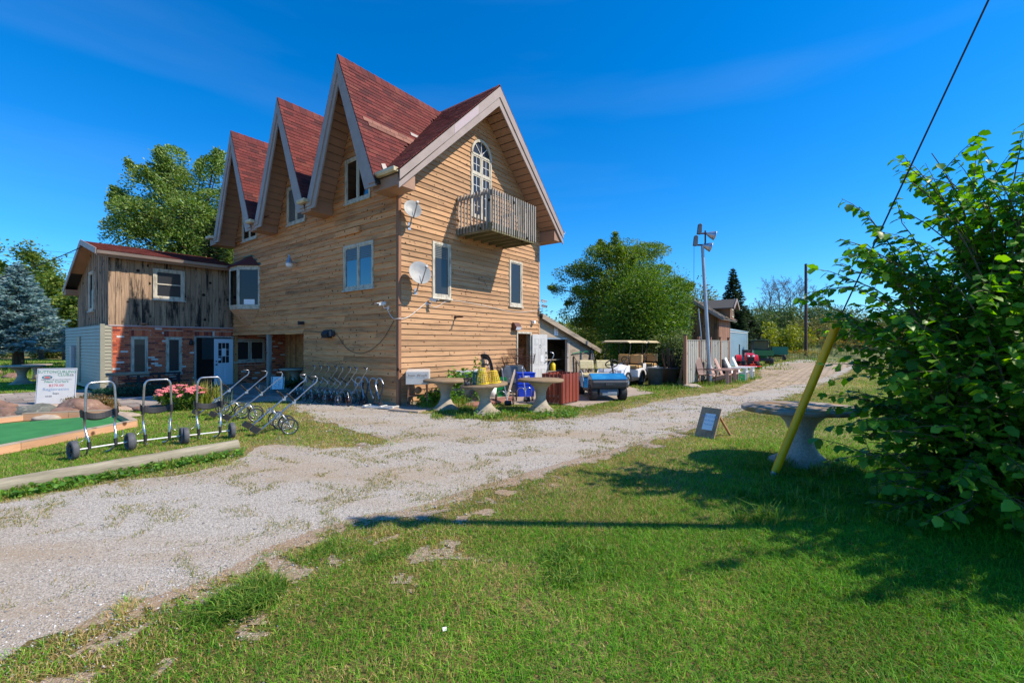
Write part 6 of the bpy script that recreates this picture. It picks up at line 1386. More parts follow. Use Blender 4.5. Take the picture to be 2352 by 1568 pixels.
def white_cart():
    t = thing('golf_cart', (0,0,0), 0, 'x', 'golf cart', 'white golf carts by the big tree')
    hw = .55
    cowl = [(.60,.34),(.66,.62),(.62,.86),(.78,.885),(.95,.84),(1.12,.74),(1.24,.60),(1.28,.48),(1.26,.36)]
    b = MB(); n = 6
    rings = []
    for i, k in enumerate((-1, -.92, -.5, 0, .5, .92, 1)):
        sc = 1 if abs(k) < .9 else .97; rings.append([(x-(.10*(abs(k)**3)*(x-.6)), k*hw, z-(.05 if abs(k) > .9 and z > .5 else 0)) for x, z in cowl])
    vs = [p for r in rings for p in r]; m_ = len(cowl); fs = []
    for i in range(6):
        for j in range(m_): fs.append((i*m_+j, (i+1)*m_+j, (i+1)*m_+(j+1) % m_, i*m_+(j+1) % m_))
    fs += [tuple(range(m_))[::-1], tuple(6*m_+k for k in range(m_))]
    b.add(vs, fs, False); b.build('front_cowl', M['cartwhite'], t, bevel=.025)
    b = MB(); b.prism([(-.30,.30),(-.30,.62),(-.42,.67),(-.9,.68),(-1.15,.62),(-1.30,.52),(-1.34,.36),(-1.1,.34),(-1.08,.46),(-.92,.58),(-.70,.58),(-.54,.46),(-.50,.30)], -.56, .56, 'y'); b.build('rear_body', M['cartwhite'], t, bevel=.03)
    b = MB(); b.box(-.34, .64, -.53, .53, .25, .31); b.build('floor_pan', M['black'], t)
    b = MB(); b.prism([(-.4,.22),(.70,.22),(.74,.34),(-.36,.34)], -.57, .57, 'y'); b.build('sill_trim', M['black'], t, bevel=.01)
    for s in (-1, 1):
        for cx0 in (.85, -.80):
            ys = sorted((s*.44, s*.60)); vs = []; q = MB()
            for i in range(13):
                a = PI*(-.02+1.04*i/12)
                for r in (.275, .335):
                    for y in ys: vs.append((cx0+r*math.cos(a), y, .25+r*math.sin(a)*1.05))
            q.add(vs, [f for i in range(12) for f in ((i*4,i*4+1,i*4+5,i*4+4),(i*4+2,i*4+6,i*4+7,i*4+3),(i*4,i*4+4,i*4+6,i*4+2),(i*4+1,i*4+3,i*4+7,i*4+5))]); q.build('fender', M['black'], t)
            tyre(t, (cx0, s*.48, .23), .23, .2, M['steel'], .0 if cx0 < 0 else .12)
    for y0, y1 in ((-.53, -.01), (.01, .53)):
        b = MB(); b.box(-.86, -.26, y0, y1, .69, .80); b.build('seat_cushion', M['tanseat'], t, bevel=.045)
        b = MB(); b.prism([(-.84,.86),(-.92,1.22),(-1.02,1.24),(-.98,.86)], y0, y1, 'y'); b.build('backrest', M['tanseat'], t, bevel=.05)
    for s in (-1, 1):
        b = MB(); b.tube(spline([(-.3, s*.56, .66), (-.28, s*.57, .88), (-.5, s*.57, .92), (-.88, s*.56, .82)], 4), .02, 8); b.build('arm_rail', M['black'], t)
        b = MB(); b.tube([(-.95, s*.3, .6), (-1.0, s*.3, 1.2)], .02, 6); b.build('back_strut', M['black'], t)
    b = MB()
    for s in (-1, 1):
        b.tube([(.70, s*.50, .80), (.36, s*.50, 1.74)], .019, 8); b.tube([(-1.02, s*.50, .60), (-.95, s*.50, 1.74)], .019, 8)
    b.build('roof_strut', M['black'], t)
    b = MB(); vs = []; xs = [-1.12, -.9, -.3, .3, .55, .70]; ys = [-.58, -.48, 0, .48, .58]
    for k in range(2):
        for x in xs:
            for y in ys: e = .05*(abs(y) > .5)+.04*(x > .6 or x < -1.05); vs.append((x, y, (1.81-e if k else 1.755-e*.6)))
    ny_ = len(ys); nn = len(xs)*ny_; fs = []
    for i in range(len(xs)-1):
        for j in range(ny_-1):
            q = (i*ny_+j, i*ny_+j+1, (i+1)*ny_+j+1, (i+1)*ny_+j); fs.append(q); fs.append(tuple(nn+v for v in q[::-1]))
    for i in range(len(xs)-1):
        for j in (0, ny_-1): a, c = i*ny_+j, (i+1)*ny_+j; fs.append((a, c, c+nn, a+nn))
    for j in range(ny_-1):
        for i in (0, len(xs)-1): a, c = i*ny_+j, i*ny_+j+1; fs.append((a, c, c+nn, a+nn))
    b.add(vs, fs); b.build('roof', M['tanroof'], t, bevel=.012)
    Mx = RM((.28, .26, 1.02), ry=math.radians(-55)); b = MB(); b.torus(.17, .016, Mx, 26, 8); 
    for a in (0.5, 2.6, 4.7): b.tube([Mx @ Vector((0,0,-.02)), Mx @ Vector((.165*math.cos(a), .165*math.sin(a), 0))], .012, 6)
    b.tube([Mx @ Vector((0,0,0)), (.62, .26, .62)], .03, 8); b.build('steering_wheel', M['black'], t)
    b = MB(); b.box(.60, .66, -.5, .5, .66, .86); b.build('dashboard', M['black'], t, bevel=.015)
    for s in (-1, 1): b = MB(); b.box(1.17, 1.215, s*.36-.09, s*.36+.09, .60, .67, RM(ry=0)); b.build('headlight', M['headlight'], t, bevel=.01)
    b = MB(); b.box(1.2, 1.27, -.42, .42, .36, .50); b.build('bumper', M['black'], t, bevel=.02)
    b = MB(); b.prism([(-1.05,.68),(-1.35,.55),(-1.38,.9),(-1.1,1.0)], -.4, .4, 'y'); b.build('bag_well', M['black'], t, bevel=.02)
    return t
wc = white_cart(); wa = ANG+PI
wc.location = W(9.42, -2.20)+Vector((0,0,0)); wc.rotation_euler = (0, 0, wa+.04); wc['label'] = 'nearer white golf cart with a tan roof, behind the blue one'
dup(wc, W(11.75, -2.0), wa+.0, 'farther white golf cart, half hidden by the nearer white one')
t = thing('golf_cart', far(1382, 13.75), math.radians(-86), 'roofless blue fronted old golf cart facing the camera', 'golf cart')
# local x forward
b = MB(); b.prism([(.34,.30),(.34,.62),(.46,.79),(.55,.80),(.80,.70),(.86,.66),(.86,.62),(.46,.62)], -.53, .53, 'y'); b.build('front_cowl', M['bluepaint'], t, bevel=.02)
b = MB(); b.prism([(.55,.38),(.47,.615),(.87,.615),(.91,.56),(.88,.40),(.80,.36)], -.52, .52, 'y'); b.build('front_panel', M['darkgrey'], t, bevel=.03)
b = MB(); b.prism([(.5,.18),(.5,.36),(.80,.355),(.83,.25),(.78,.16)], -.28, .28, 'y'); b.build('front_apron', M['midgrey'], t, bevel=.02)
b = MB(); b.box(.78, .86, -.22, .22, .17, .27); b.build('bumper', M['galv'], t, bevel=.015)
b = MB(); b.box(.905, .918, -.14, .14, .46, .56); bg_ = b.build('badge', M['black'], t)
prnt('EZGO', .085, (.9195, 0, .51), (PI/2, 0, PI/2), M['midgrey'], t, sx=1.15)
b = MB(); b.box(-.4, .5, -.5, .5, .22, .29); b.build('floor_pan', M['black'], t)
b = MB(); b.prism([(-.36,.26),(-.36,.60),(-.9,.62),(-1.3,.56),(-1.42,.40),(-1.4,.3)], -.50, .50, 'y'); b.build('rear_body', M['bluepaint'], t, bevel=.03)
b = MB(); b.box(-.88, -.34, -.50, .50, .62, .72); b.build('seat_cushion', M['cream'], t, bevel=.03)
for y0, y1 in ((-.52, -.045), (.045, .52)): b = MB(); b.prism([(-.78,.86),(-.84,1.14),(-.93,1.14),(-.88,.86)], y0, y1, 'y'); b.build('backrest', M['cream'], t, bevel=.03)
b = MB()
for y in (-.3, .3): b.tube([(-.85, y, .6), (-.88, y, 1.0)], .02, 8)
for s in (-1, 1): b.tube(spline([(-.2, s*.53, .5), (-.3, s*.56, .78), (-.6, s*.56, .82), (-.9, s*.52, .74)], 4), .018, 8)
b.build('seat_rail', M['galv'], t)
Mx = RM((.12, .28, 1.06), ry=math.radians(-40)); b = MB(); b.torus(.19, .017, Mx, 28, 8)
for a in (.3, 2.3, 4.4): b.tube([Mx @ Vector((0,0,-.03)), Mx @ Vector((.185*math.cos(a), .185*math.sin(a), 0))], .012, 6)
b.lathe([(0,.0),(.05,.0),(.055,-.05),(0,-.05)], 14, Mx); b.tube([Mx @ Vector((0,0,-.03)), (.42, .28, .62)], .032, 8); b.build('steering_wheel', M['black'], t)
for s in (-1, 1):
    tyre(t, (.62, s*.44, .235), .235, .20, M['blackmetal'], .03, True); tyre(t, (-1.0, s*.44, .235), .235, .22, M['blackmetal'], 0, True)

# ================================================================ FENCE
f0 = at(1573.6, 889); fence = thing('board_fence', f0, ANG, 'grey vertical board fence with brown posts behind the chairs', 'fence')
plen = 1.93; hF = 1.78
for k in range(5):
    b = MB(); b.box(-.055+k*plen, .055+k*plen, -.055, .055, 0, 2.0-.01*k); p = b.build('fence_post', M['post_brown'], fence); b = MB(); b.prism([(-.065,-.065),(.065,-.065),(.065,.065),(-.065,.065)], 2.0-.01*k, 2.03-.01*k, 'z', Matrix.Translation((k*plen, 0, 0))); b.build('post_cap', M['black'], p)
for k in range(4):
    x0 = .06+k*plen; w = (plen-.12)/12
    for i in range(12):
        b = MB(); d = .0 if i % 2 else .012; b.box(x0+i*w+.003, x0+(i+1)*w-.003, -.02-d, -.0-d, .12+rb.uniform(-.01,.01), 1.80+rb.uniform(-.004,.004)); b.build('fence_board', M['fenceboard'], fence)
    b = MB(); b.box(x0, x0+plen-.12, .0, .04, .25, .34); b.box(x0, x0+plen-.12, 0, .04, 1.55, 1.64); b.build('fence_rail', M['fenceboard'], fence)
    b = MB(); b.box(x0, x0+plen-.12, -.045, .045, 1.805, 1.84); b.build('fence_cap', M['fenceboard'], fence)

# ================================================================ CHAIRS BY THE FENCE
t = thing('sling_chair', at(1630, 884), math.radians(118), 'high backed brown sling chair beside the lamp pole', 'chair')
# local: front -y ; sits facing the drive
t.location = at(1615, 884)+Vector((.12, .2, 0)); t.rotation_euler = (0, 0, math.radians(-50))
b = MB()
for s in (-1, 1):
    y = s*.28
    b.tube(spline([(-.30, y, 1.10), (-.24, y, .98), (-.12, y, .50), (.0, y, .40), (.30, y, .44), (.38, y, .40)], 5), .017, 7)
    b.tube(spline([(.36, y, .0), (.34, y, .42), (.30, y, .60), (.1, y, .64), (-.16, y, .62)], 5), .017, 7); b.tube([(-.22, y, 0), (-.05, y, .42)], .017, 7)
b.build('frame', mat('brown_tube', lin(92,66,58), .4, .3), t)
pr = spline([(-.31, 0, 1.12), (-.25, 0, 1.0), (-.12, 0, .52), (.0, 0, .41), (.30, 0, .45), (.38, 0, .41)], 6)
b = MB(); vs = [];
for p in pr:
    for y in (-.27, 0, .27): vs.append((p.x, y, p.z-(.02 if y == 0 else 0)))
b.add(vs, [(i*3+j, (i+1)*3+j, (i+1)*3+j+1, i*3+j+1) for i in range(len(pr)-1) for j in range(2)], True); b.build('sling', M['sling'], t)
def adirondack(m):
    t = thing('adirondack_chair', (0,0,0), 0, 'x', 'adirondack chair', 'adirondack chairs along the fence')
    for s in (-1, 1):
        b = MB(); b.prism([(-.55,.0),(-.45,.0),(.30,.30),(.36,.40),(.30,.42),(-.5,.10)], s*.26-.014, s*.26+.014, 'y'); b.build('side_rail', m, t)
        b = MB(); b.prism([(.26,0),(.37,0),(.37,.56),(.24,.56)], s*.30-.016, s*.30+.016, 'y'); b.build('front_leg', m, t)
        b = MB(); b.prism([(.44,s*.26),(.46,s*.40),(.40,s*.42),(-.36,s*.40),(-.40,s*.30),(-.3,s*.27)], .56, .585, 'z'); b.build('arm', m, t)
        b = MB(); b.bar((-.36, s*.31, .56), (-.42, s*.28, .05), .06, .03); b.build('arm_brace', m, t)
    for k in range(6):
        x = .34-k*.105; z = .42-k*.028-(0 if k else .03); b = MB(); b.box(x-.045, x+.045, -.27, .27, z-.01, z+.012, None); b.build('seat_slat', m, t)
    for k in range(5):
        y = -.21+k*.105; top = .98+.06*math.cos((k-2)*.7); b = MB(); b.hexa([(-.20,y-.045,.27),(-.20,y+.045,.27),(-.23,y+.045,.27),(-.23,y-.045,.27),(-.52,y-.052,top),(-.52,y+.052,top),(-.55,y+.052,top),(-.55,y-.052,top)]); b.build('back_slat', m, t)
    for z, x in ((.40, -.27), (.78, -.46)):
        b = MB(); b.box(x-.045, x-.02, -.26, .26, z-.03, z+.03); b.build('back_batten', m, t)
    return t
pk = adirondack(M['pinkplastic']); wt = adirondack(mat('white_resin', lin(230,228,222), .5, rand=.04))
def put(o, px, py, rz, lb, dx=0, dy=0): o.location = at(px, py)+Vector((dx, dy, 0)); o.rotation_euler = (0, 0, rz); o['label'] = lb
az = math.radians(-36)
put(pk, 1655, 880, az, 'first faded pink brown adirondack chair, next to the sling chair'); p2 = dup(pk, (0,0,0)); put(p2, 1672, 877, az, 'second faded pink brown adirondack chair, beside the white pair')
put(wt, 1695, 872.5, az, 'nearer white adirondack chair by the green crate'); w2 = dup(wt, (0,0,0)); put(w2, 1711, 869.5, az, 'farther white adirondack chair at the fence end')
crate(at(1688, 875.5)+Vector((.1,-.05,0)), .3, .2, .2, .32, M['greenpl'], 'green crate on the grass under the adirondack chairs', 'crate', 'green crates')

# ================================================================ BUCKETS AND PLANTERS
def pot(px, py, r0, r1, h, m, label, name, cat):
    b = MB(); b.lathe([(0,0),(r0,0),(r1,h),(r1+.02,h),(r1+.02,h-.04),(r1-.01,h-.04) if False else (r1+.005,h-.045),(r1-.015,h-.02),(r0-.02,.03),(0,.03)], 26); o = b.build(name, m); o.location = at(px, py); return tag(o, label, cat, None)
o = pot(1505, 884, .27, .32, .72, M['midgrey'], 'large grey tub beside the white golf carts', 'garbage_tub', 'tub')
pot(1538, 879.5, .28, .34, .66, mat('brown_pot', lin(112,98,90), .7), 'grey brown pot holding a bundle of dark poles', 'planter_pot', 'pot')
pot(1521, 878, .14, .17, .36, M['bluepl'], 'small blue bucket between the grey tub and the pot', 'bucket', 'bucket')
t = thing('pole_bundle', at(1538, 879.5)+Vector((0,0,.3)), 0, 'bundle of dark golf club shafts fanned out in the pot', 'club bundle')
for k in range(34):
    a = rb.uniform(0, 2*PI); s = rb.uniform(.02, .2); L = rb.uniform(.7, 1.25); d = Vector((math.cos(a)*s*2.6, math.sin(a)*s*2.0, 1)).normalized()
    b = MB(); b.tube([d*.0+Vector((math.cos(a)*s*.6, math.sin(a)*s*.6, -.2)), d*L], .012, 5); b.build('club', M['black'] if k % 4 else M['rust'], t)
b = MB()
for k, (dx, h) in enumerate(((0, 1.25), (.16, 1.0), (.3, 1.35))): p = at(1563, 886)+Vector((dx, .1, 0)); b = MB(); b.bar(p, p+Vector((.3, .35, h)), .09, .03); tag(b.build('board', M['post_brown']), ('brown board leaning on the first fence post', 'middle brown board leaning at the fence end', 'tallest board leaning at the fence end')[k], 'board', 'boards leaning at the fence end')

# ================================================================ OLD BARN
cB = far(1649.5, 25.6); barn = thing('old_barn', cB, ANG, 'small old board barn with a roof dormer behind the fence', 'barn')
bwid = 3.0; eave = 3.25; rz_ = 4.35
BP = lambda s, d, z: (-d, s, z); BQ = lambda s, d, z: (s, -d, z)
b = MB(); b.prism([(0,0),(bwid,0),(bwid,eave),(bwid/2,rz_-.05),(0,eave)], .01, .1, 'x'); gb = b.build('gable_end', M['barnboard'], barn)
y = 0
while y < bwid-.01:
    w = min(.17, bwid-y); zt = lambda q: eave+(rz_-.08-eave)*(1-abs(q-bwid/2)/(bwid/2)); zz = [(0.02, zt(y), zt(y+w))]
    if 1.55 < y+w/2 < 2.6: zz = [(.02, 2.55, 2.55), (3.45, zt(y), zt(y+w))]
    for z0, za, zb in zz:
        q = MB(); d = .012+(.01 if int(y/.17) % 2 else 0); q.hexa([BP(y+.004,0,z0),BP(y+w-.004,0,z0),BP(y+w-.004,d,z0),BP(y+.004,d,z0),BP(y+.004,0,za),BP(y+w-.004,0,zb),BP(y+w-.004,d,zb),BP(y+.004,d,za)]); q.build('wall_board', M['barnboard'], gb)
    y += w
window(BP, barn, 1.55, 2.6, 2.55, 3.45, 1, mats=('trim', 'glass_dark'), fw=.1, sill=False)
b = MB(); b.box(.1, 3.2, .0, .1, 0, eave); b.box(3.1, 3.2, .1, bwid, 0, eave); b.box(.1, 3.1, bwid-.1, bwid, 0, eave); sb_ = b.build('side_wall', M['barnboard'], barn)
x = .1; 
while x < 3.15:
    w = min(rb.choice((.14, .18, .2)), 3.2-x); q = MB(); q.box(x+.006, x+w-.006, -.02-rb.random()*.02, 0, rb.uniform(0, .2), eave-.02); q.build('wall_board', mat('silvered_red_board', lin(150,112,88), .85, c2=lin(118,82,62), scale=4, stretch=(3,3,.3), rand=.2) if 'silvered_red_board' not in bpy.data.materials else bpy.data.materials['silvered_red_board'], sb_); x += w
b = MB(); slab(b, [(-.35,-.35,eave-.15),(3.5,-.35,eave-.15),(3.5,bwid/2,rz_),(-.35,bwid/2,rz_)], .06); slab(b, [(-.35,bwid/2,rz_),(3.5,bwid/2,rz_),(3.5,bwid+.35,eave-.15),(-.35,bwid+.35,eave-.15)], .06); br_ = b.build('roof', M['grey_shingle'], barn)
b = MB(); sl_ = math.hypot(bwid/2+.35, rz_-eave+.15); vd = Vector((0, (bwid/2+.35)/sl_, (rz_-eave+.15)/sl_)); nd = Vector((0, -vd.z, vd.y)); O = Vector((-.36, -.37, eave-.15))
for r in range(int(sl_/.16)):
    for k in range(13):
        if rb.random() < .08: continue
        l = .015+rb.uniform(0, .02); x = k*.3+(r % 2)*.15; vs = []
        for tt in (0, .015): vs += [O+Vector((x,0,0))+vd*(r*.16)+nd*(l+tt), O+Vector((x+.29,0,0))+vd*(r*.16)+nd*(l+tt+rb.uniform(0,.01)), O+Vector((x+.29,0,0))+vd*(r*.16+.18)+nd*(.002+tt), O+Vector((x,0,0))+vd*(r*.16+.18)+nd*(.002+tt)]
        b.hexa(vs)
tag(b.build('shingle_field', M['grey_shingle'], br_), kind='stuff')
b = MB()
for a, c in (((-.37,-.37,eave-.2),(-.37,bwid/2,rz_-.05)),((-.37,bwid/2,rz_-.05),(-.37,bwid+.37,eave-.2))): b.bar(a, c, .04, .16)
b.build('rake_board', M['fascia'], barn)
d0 = MB(); d0.box(1.75, 2.85, -.3, .6, eave-.1, 3.95); dm = d0.build('dormer', M['barnboard'], barn)
window(BQ, barn, 2.0, 2.6, 3.3, 3.8, 1, fw=.06, sill=False, deep=.34)
b = MB(); slab(b, [(1.5,-.55,3.85),(2.3,-.55,4.42),(2.3,1.3,4.42),(1.5,1.3,3.85)], .06); slab(b, [(2.3,-.55,4.42),(3.1,-.55,3.85),(3.1,1.3,3.85),(2.3,1.3,4.42)], .06); b.build('dormer_roof', M['grey_shingle'], dm)
b = MB()
for a, c in (((1.48,-.57,3.8),(2.3,-.57,4.38)),((2.3,-.57,4.38),(3.12,-.57,3.8))): b.bar(a, c, .04, .14)
b.build('dormer_fascia', M['fascia'], dm)

# ================================================================ PALE METAL SHED
r0 = far(1715.5, 37); ms = thing('metal_shed', r0-UV[0]*8.5, ANG, 'pale blue grey corrugated metal shed beyond the barn', 'shed')
b = MB(); b.box(0, 8.5, 0, 5, 0, 2.55); b.build('body', M['metalshed'], ms)
for k in range(28):
    b = MB(); x = .02+k*.303; b.prism([(x,0),(x+.02,-.03),(x+.06,-.03),(x+.08,0)], .02, 2.5, 'z'); b.build('wall_rib', M['metalshed'], ms)
b = MB(); slab(b, [(-.1,-.12,2.66),(8.62,-.12,2.66),(8.62,2.5,3.2),(-.1,2.5,3.2)], .05); slab(b, [(-.1,2.5,3.2),(8.62,2.5,3.2),(8.62,5.1,2.66),(-.1,5.1,2.66)], .05); b.build('roof', M['metalshed'], ms)
b = MB(); b.box(-.02, 8.54, -.06, -.0, 2.50, 2.6); b.box(8.5, 8.56, -.06, .06, 0, 2.5); b.build('corner_trim', M['whiteplastic'], ms)
# tools leaning at fence end
t = thing('auger', at(1676, 876)+Vector((.4,2.4,0)), .6, 'dark metal auger leaning at the far end of the fence', 'tool')
b = MB(); b.tube([(0,0,0),(.2,.1,1.7)], .09, 10); b.torus(.12,.04,RM((.22,.1,1.65), ry=1.2)); b.build('tube', M['blackmetal'], t)
b = MB(); b.lathe([(0,0),(.28,0),(.26,.9),(.2,.9),(.2,.05),(0,.05)], 16, RM((.45,-.2,0))); b.build('mesh_roll', M['blackmetal'], t)

# ================================================================ RED TRACTOR
t = thing('tractor', at(1721, 846)+Vector((0,.2,0)), ANG+PI+.32, 'small red tractor with a mower deck by the metal shed', 'tractor')
hood = []
b = MB(); b.prism([(.35,.55),(.35,1.06),(.9,1.03),(1.12,.95),(1.18,.62),(1.12,.5)], -.26, .26, 'y'); b.build('hood', M['redpaint'], t, bevel=.05)
b = MB(); b.box(1.165,1.195,-.2,.2,.52,.76); b.build('grille', M['black'], t)
for s in (-1, 1): b = MB(); b.lathe([(0,.02),(.075,.0),(.08,-.03)], 14, RM((1.16,s*.14,.86), ry=PI/2-.1) @ Matrix.Diagonal((.8,1.2,1,1))); b.build('headlight', M['headlight'], t)
b = MB(); b.box(-.8, 1.0, -.14, .14, .34, .56); b.build('chassis', M['blackmetal'], t)
for s in (-1, 1):
    ft = tyre(t, (.88, s*.44, .26), .26, .2, M['redpaint'], 0, True); tyre(t, (-.5, s*.52, .40), .40, .28, M['redpaint'], 0, True)
    q = MB(); vs = []
    for i in range(10):
        a = PI*(.05+.8*i/9)
        for r in (.44, .49):
            for y in sorted((s*.34, s*.68)): vs.append((-.5+r*math.cos(a), y, .42+r*math.sin(a)))
    q.add(vs, [f for i in range(9) for f in ((i*4,i*4+1,i*4+5,i*4+4),(i*4+2,i*4+6,i*4+7,i*4+3),(i*4,i*4+4,i*4+6,i*4+2),(i*4+1,i*4+3,i*4+7,i*4+5))]); q.build('fender', M['redpaint'], t)
b = MB(); b.box(-.65,-.25,-.22,.22,.78,.88); b.prism([(-.62,.88),(-.70,1.25),(-.78,1.25),(-.74,.88)],-.22,.22,'y'); b.build('seat', M['black'], t, bevel=.03)
Mx = RM((.12,0,1.16), ry=-.6); b = MB(); b.torus(.16,.016,Mx,20,6); b.tube([Mx @ Vector((-.15,0,0)), Mx @ Vector((.15,0,0))],.012,6); b.tube([Mx @ Vector((0,0,0)),(.35,0,.9)],.025,6); b.build('steering_wheel', M['black'], t)
b = MB()
for s in (-1, 1): b.tube([(-.85,s*.38,.5),(-.85,s*.38,1.62)],.035,8)
b.build('roll_bar', M['black'], t)
b = MB(); b.box(-.15,.75,-.62,.62,.12,.22); b.box(-.05,.65,-.5,.5,.22,.30); b.build('mower_deck', mat('orange_red', lin(214,70,40), .45), t, bevel=.03)
b = MB(); b.tube([(.7,-.2,.45),(1.2,-.2,.25),(1.25,-.6,.2),(1.25,.6,.2),(1.2,.2,.25),(.7,.2,.45)],.035,6); b.build('front_bar', M['redpaint'], t)
# ================================================================ GREEN UTILITY VEHICLE and trailer
t = thing('utility_vehicle', at(1752, 837.5)+Vector((0,.3,0)), ANG+.30, 'green roofed utility vehicle with a cargo box behind the tractor', 'utility vehicle')
b = MB(); b.box(-1.3, 1.2, -.6, .6, .35, .5); b.build('chassis', M['blackmetal'], t)
b = MB(); b.prism([(.55,.4),(.5,.95),(.95,.9),(1.25,.72),(1.3,.42)], -.6, .6, 'y'); b.build('hood', M['jdgreen'], t, bevel=.05)
b = MB()
for a in ((-1.4,-.25,-.68,-.64),(-1.4,-.25,.64,.68),(-.29,-.25,-.64,.64),(-1.4,-1.36,-.64,.64)): b.box(a[0],a[1],a[2],a[3],.75,1.16)
b.box(-1.36,-.29,-.64,.64,.74,.78); b.build('cargo_box', M['jdgreen'], t)
b = MB(); b.box(-.2,.25,-.55,.55,.7,.82); b.prism([(-.12,.82),(-.2,1.25),(-.28,1.25),(-.24,.82)],-.55,.55,'y'); b.build('seat', M['black'], t, bevel=.03)
b = MB()
for s in (-1, 1): b.tube([(.75,s*.58,.85),(.45,s*.58,1.9),(-.25,s*.58,1.9),(-.3,s*.58,.6)],.03,8)
b.tube([(.45,-.58,1.9),(.45,.58,1.9)],.03,8); b.tube([(-.25,-.58,1.9),(-.25,.58,1.9)],.03,8); b.build('roll_cage', M['blackmetal'], t)
b = MB(); b.box(-.32,.55,-.64,.64,1.93,1.98); b.build('roof', mat('mud_green', lin(70,92,66), .5), t, bevel=.015)
b = MB(); b.add([(.74,-.55,.9),(.74,.55,.9),(.47,.55,1.86),(.47,-.55,1.86)], [(0,1,2,3)]); b.build('windscreen', mat('dusty_mesh', lin(92,98,78), .8, c2=lin(110,112,90), scale=9), t)
for s in (-1, 1):
    tyre(t, (.85,s*.58,.3), .3, .24, M['yellowpl'], 0, True); tyre(t, (-.85,s*.58,.3), .3, .28, M['yellowpl'], 0, True)
t = thing('dump_trailer', at(1790, 829)+Vector((0,.5,0)), ANG+.4, 'green tipping trailer parked behind the utility vehicle', 'trailer')
b = MB()
for a in ((-1.1,1.1,-.66,-.61),(-1.1,1.1,.61,.66),(-1.1,-1.05,-.61,.61),(1.05,1.1,-.61,.61)): b.box(a[0],a[1],a[2],a[3],.65,1.35)
b.box(-1.05,1.05,-.61,.61,.62,.66); b.build('box', mat('teal_green', lin(10,110,84), .45), t)
b = MB(); b.box(-1.8,1.2,-.08,.08,.45,.58); b.build('drawbar', M['blackmetal'], t)
for s in (-1, 1): tyre(t, (.2,s*.75,.3), .3, .22, M['steel'])
# ================================================================ VEGETATION
def unit(v): return v/np.maximum(np.linalg.norm(v, axis=1, keepdims=True), 1e-9)
def leaf_cloud(name, C, size, col, rng, parent=None, out=None, up=0.5, aspect=0.55, droop=0.0, jit=0.18, m='leaf', axis=None):
    """one folded leaf (two triangles) per point; axis: direction the leaf points"""
    n = len(C); C = np.asarray(C, float)
    a = rng.normal(size=(n, 3)); a[:, 2] *= 0.5
    if axis is not None: a = a*0.45+axis
    if droop: a[:, 2] -= droop
    a = unit(a); nr = rng.normal(size=(n, 3)); nr[:, 2] += up*2
    if out is not None: nr += out*0.8
    b = unit(np.cross(nr, a)); nn = np.cross(a, b)
    L = (size*(0.7+0.6*rng.random(n)))[:, None] if np.ndim(size) else (size*(0.7+0.6*rng.random((n, 1))))
    Wd = L*aspect*0.5
    V = np.empty((n, 4, 3)); V[:, 0] = C-a*L*0.5; V[:, 1] = C-b*Wd+nn*L*0.10; V[:, 2] = C+a*L*0.5; V[:, 3] = C+b*Wd+nn*L*0.10
    base = (np.arange(n)*4)[:, None]; F = np.concatenate([base+np.array([[0, 1, 2]]), base+np.array([[0, 2, 3]])])
    col = np.asarray(col, float); col = np.broadcast_to(col, (n, 3))*(1+rng.normal(0, jit, (n, 1)))
    me = fast_mesh(name, V.reshape(-1, 3), F, M[m], np.repeat(np.clip(col, 0.005, 1), 4, axis=0))
    return link_mesh(name, me, parent)
def mixcol(rng, n, cols, w=None):
    cols = np.array([lin(*c) for c in cols]); return cols[rng.choice(len(cols), n, p=w)]
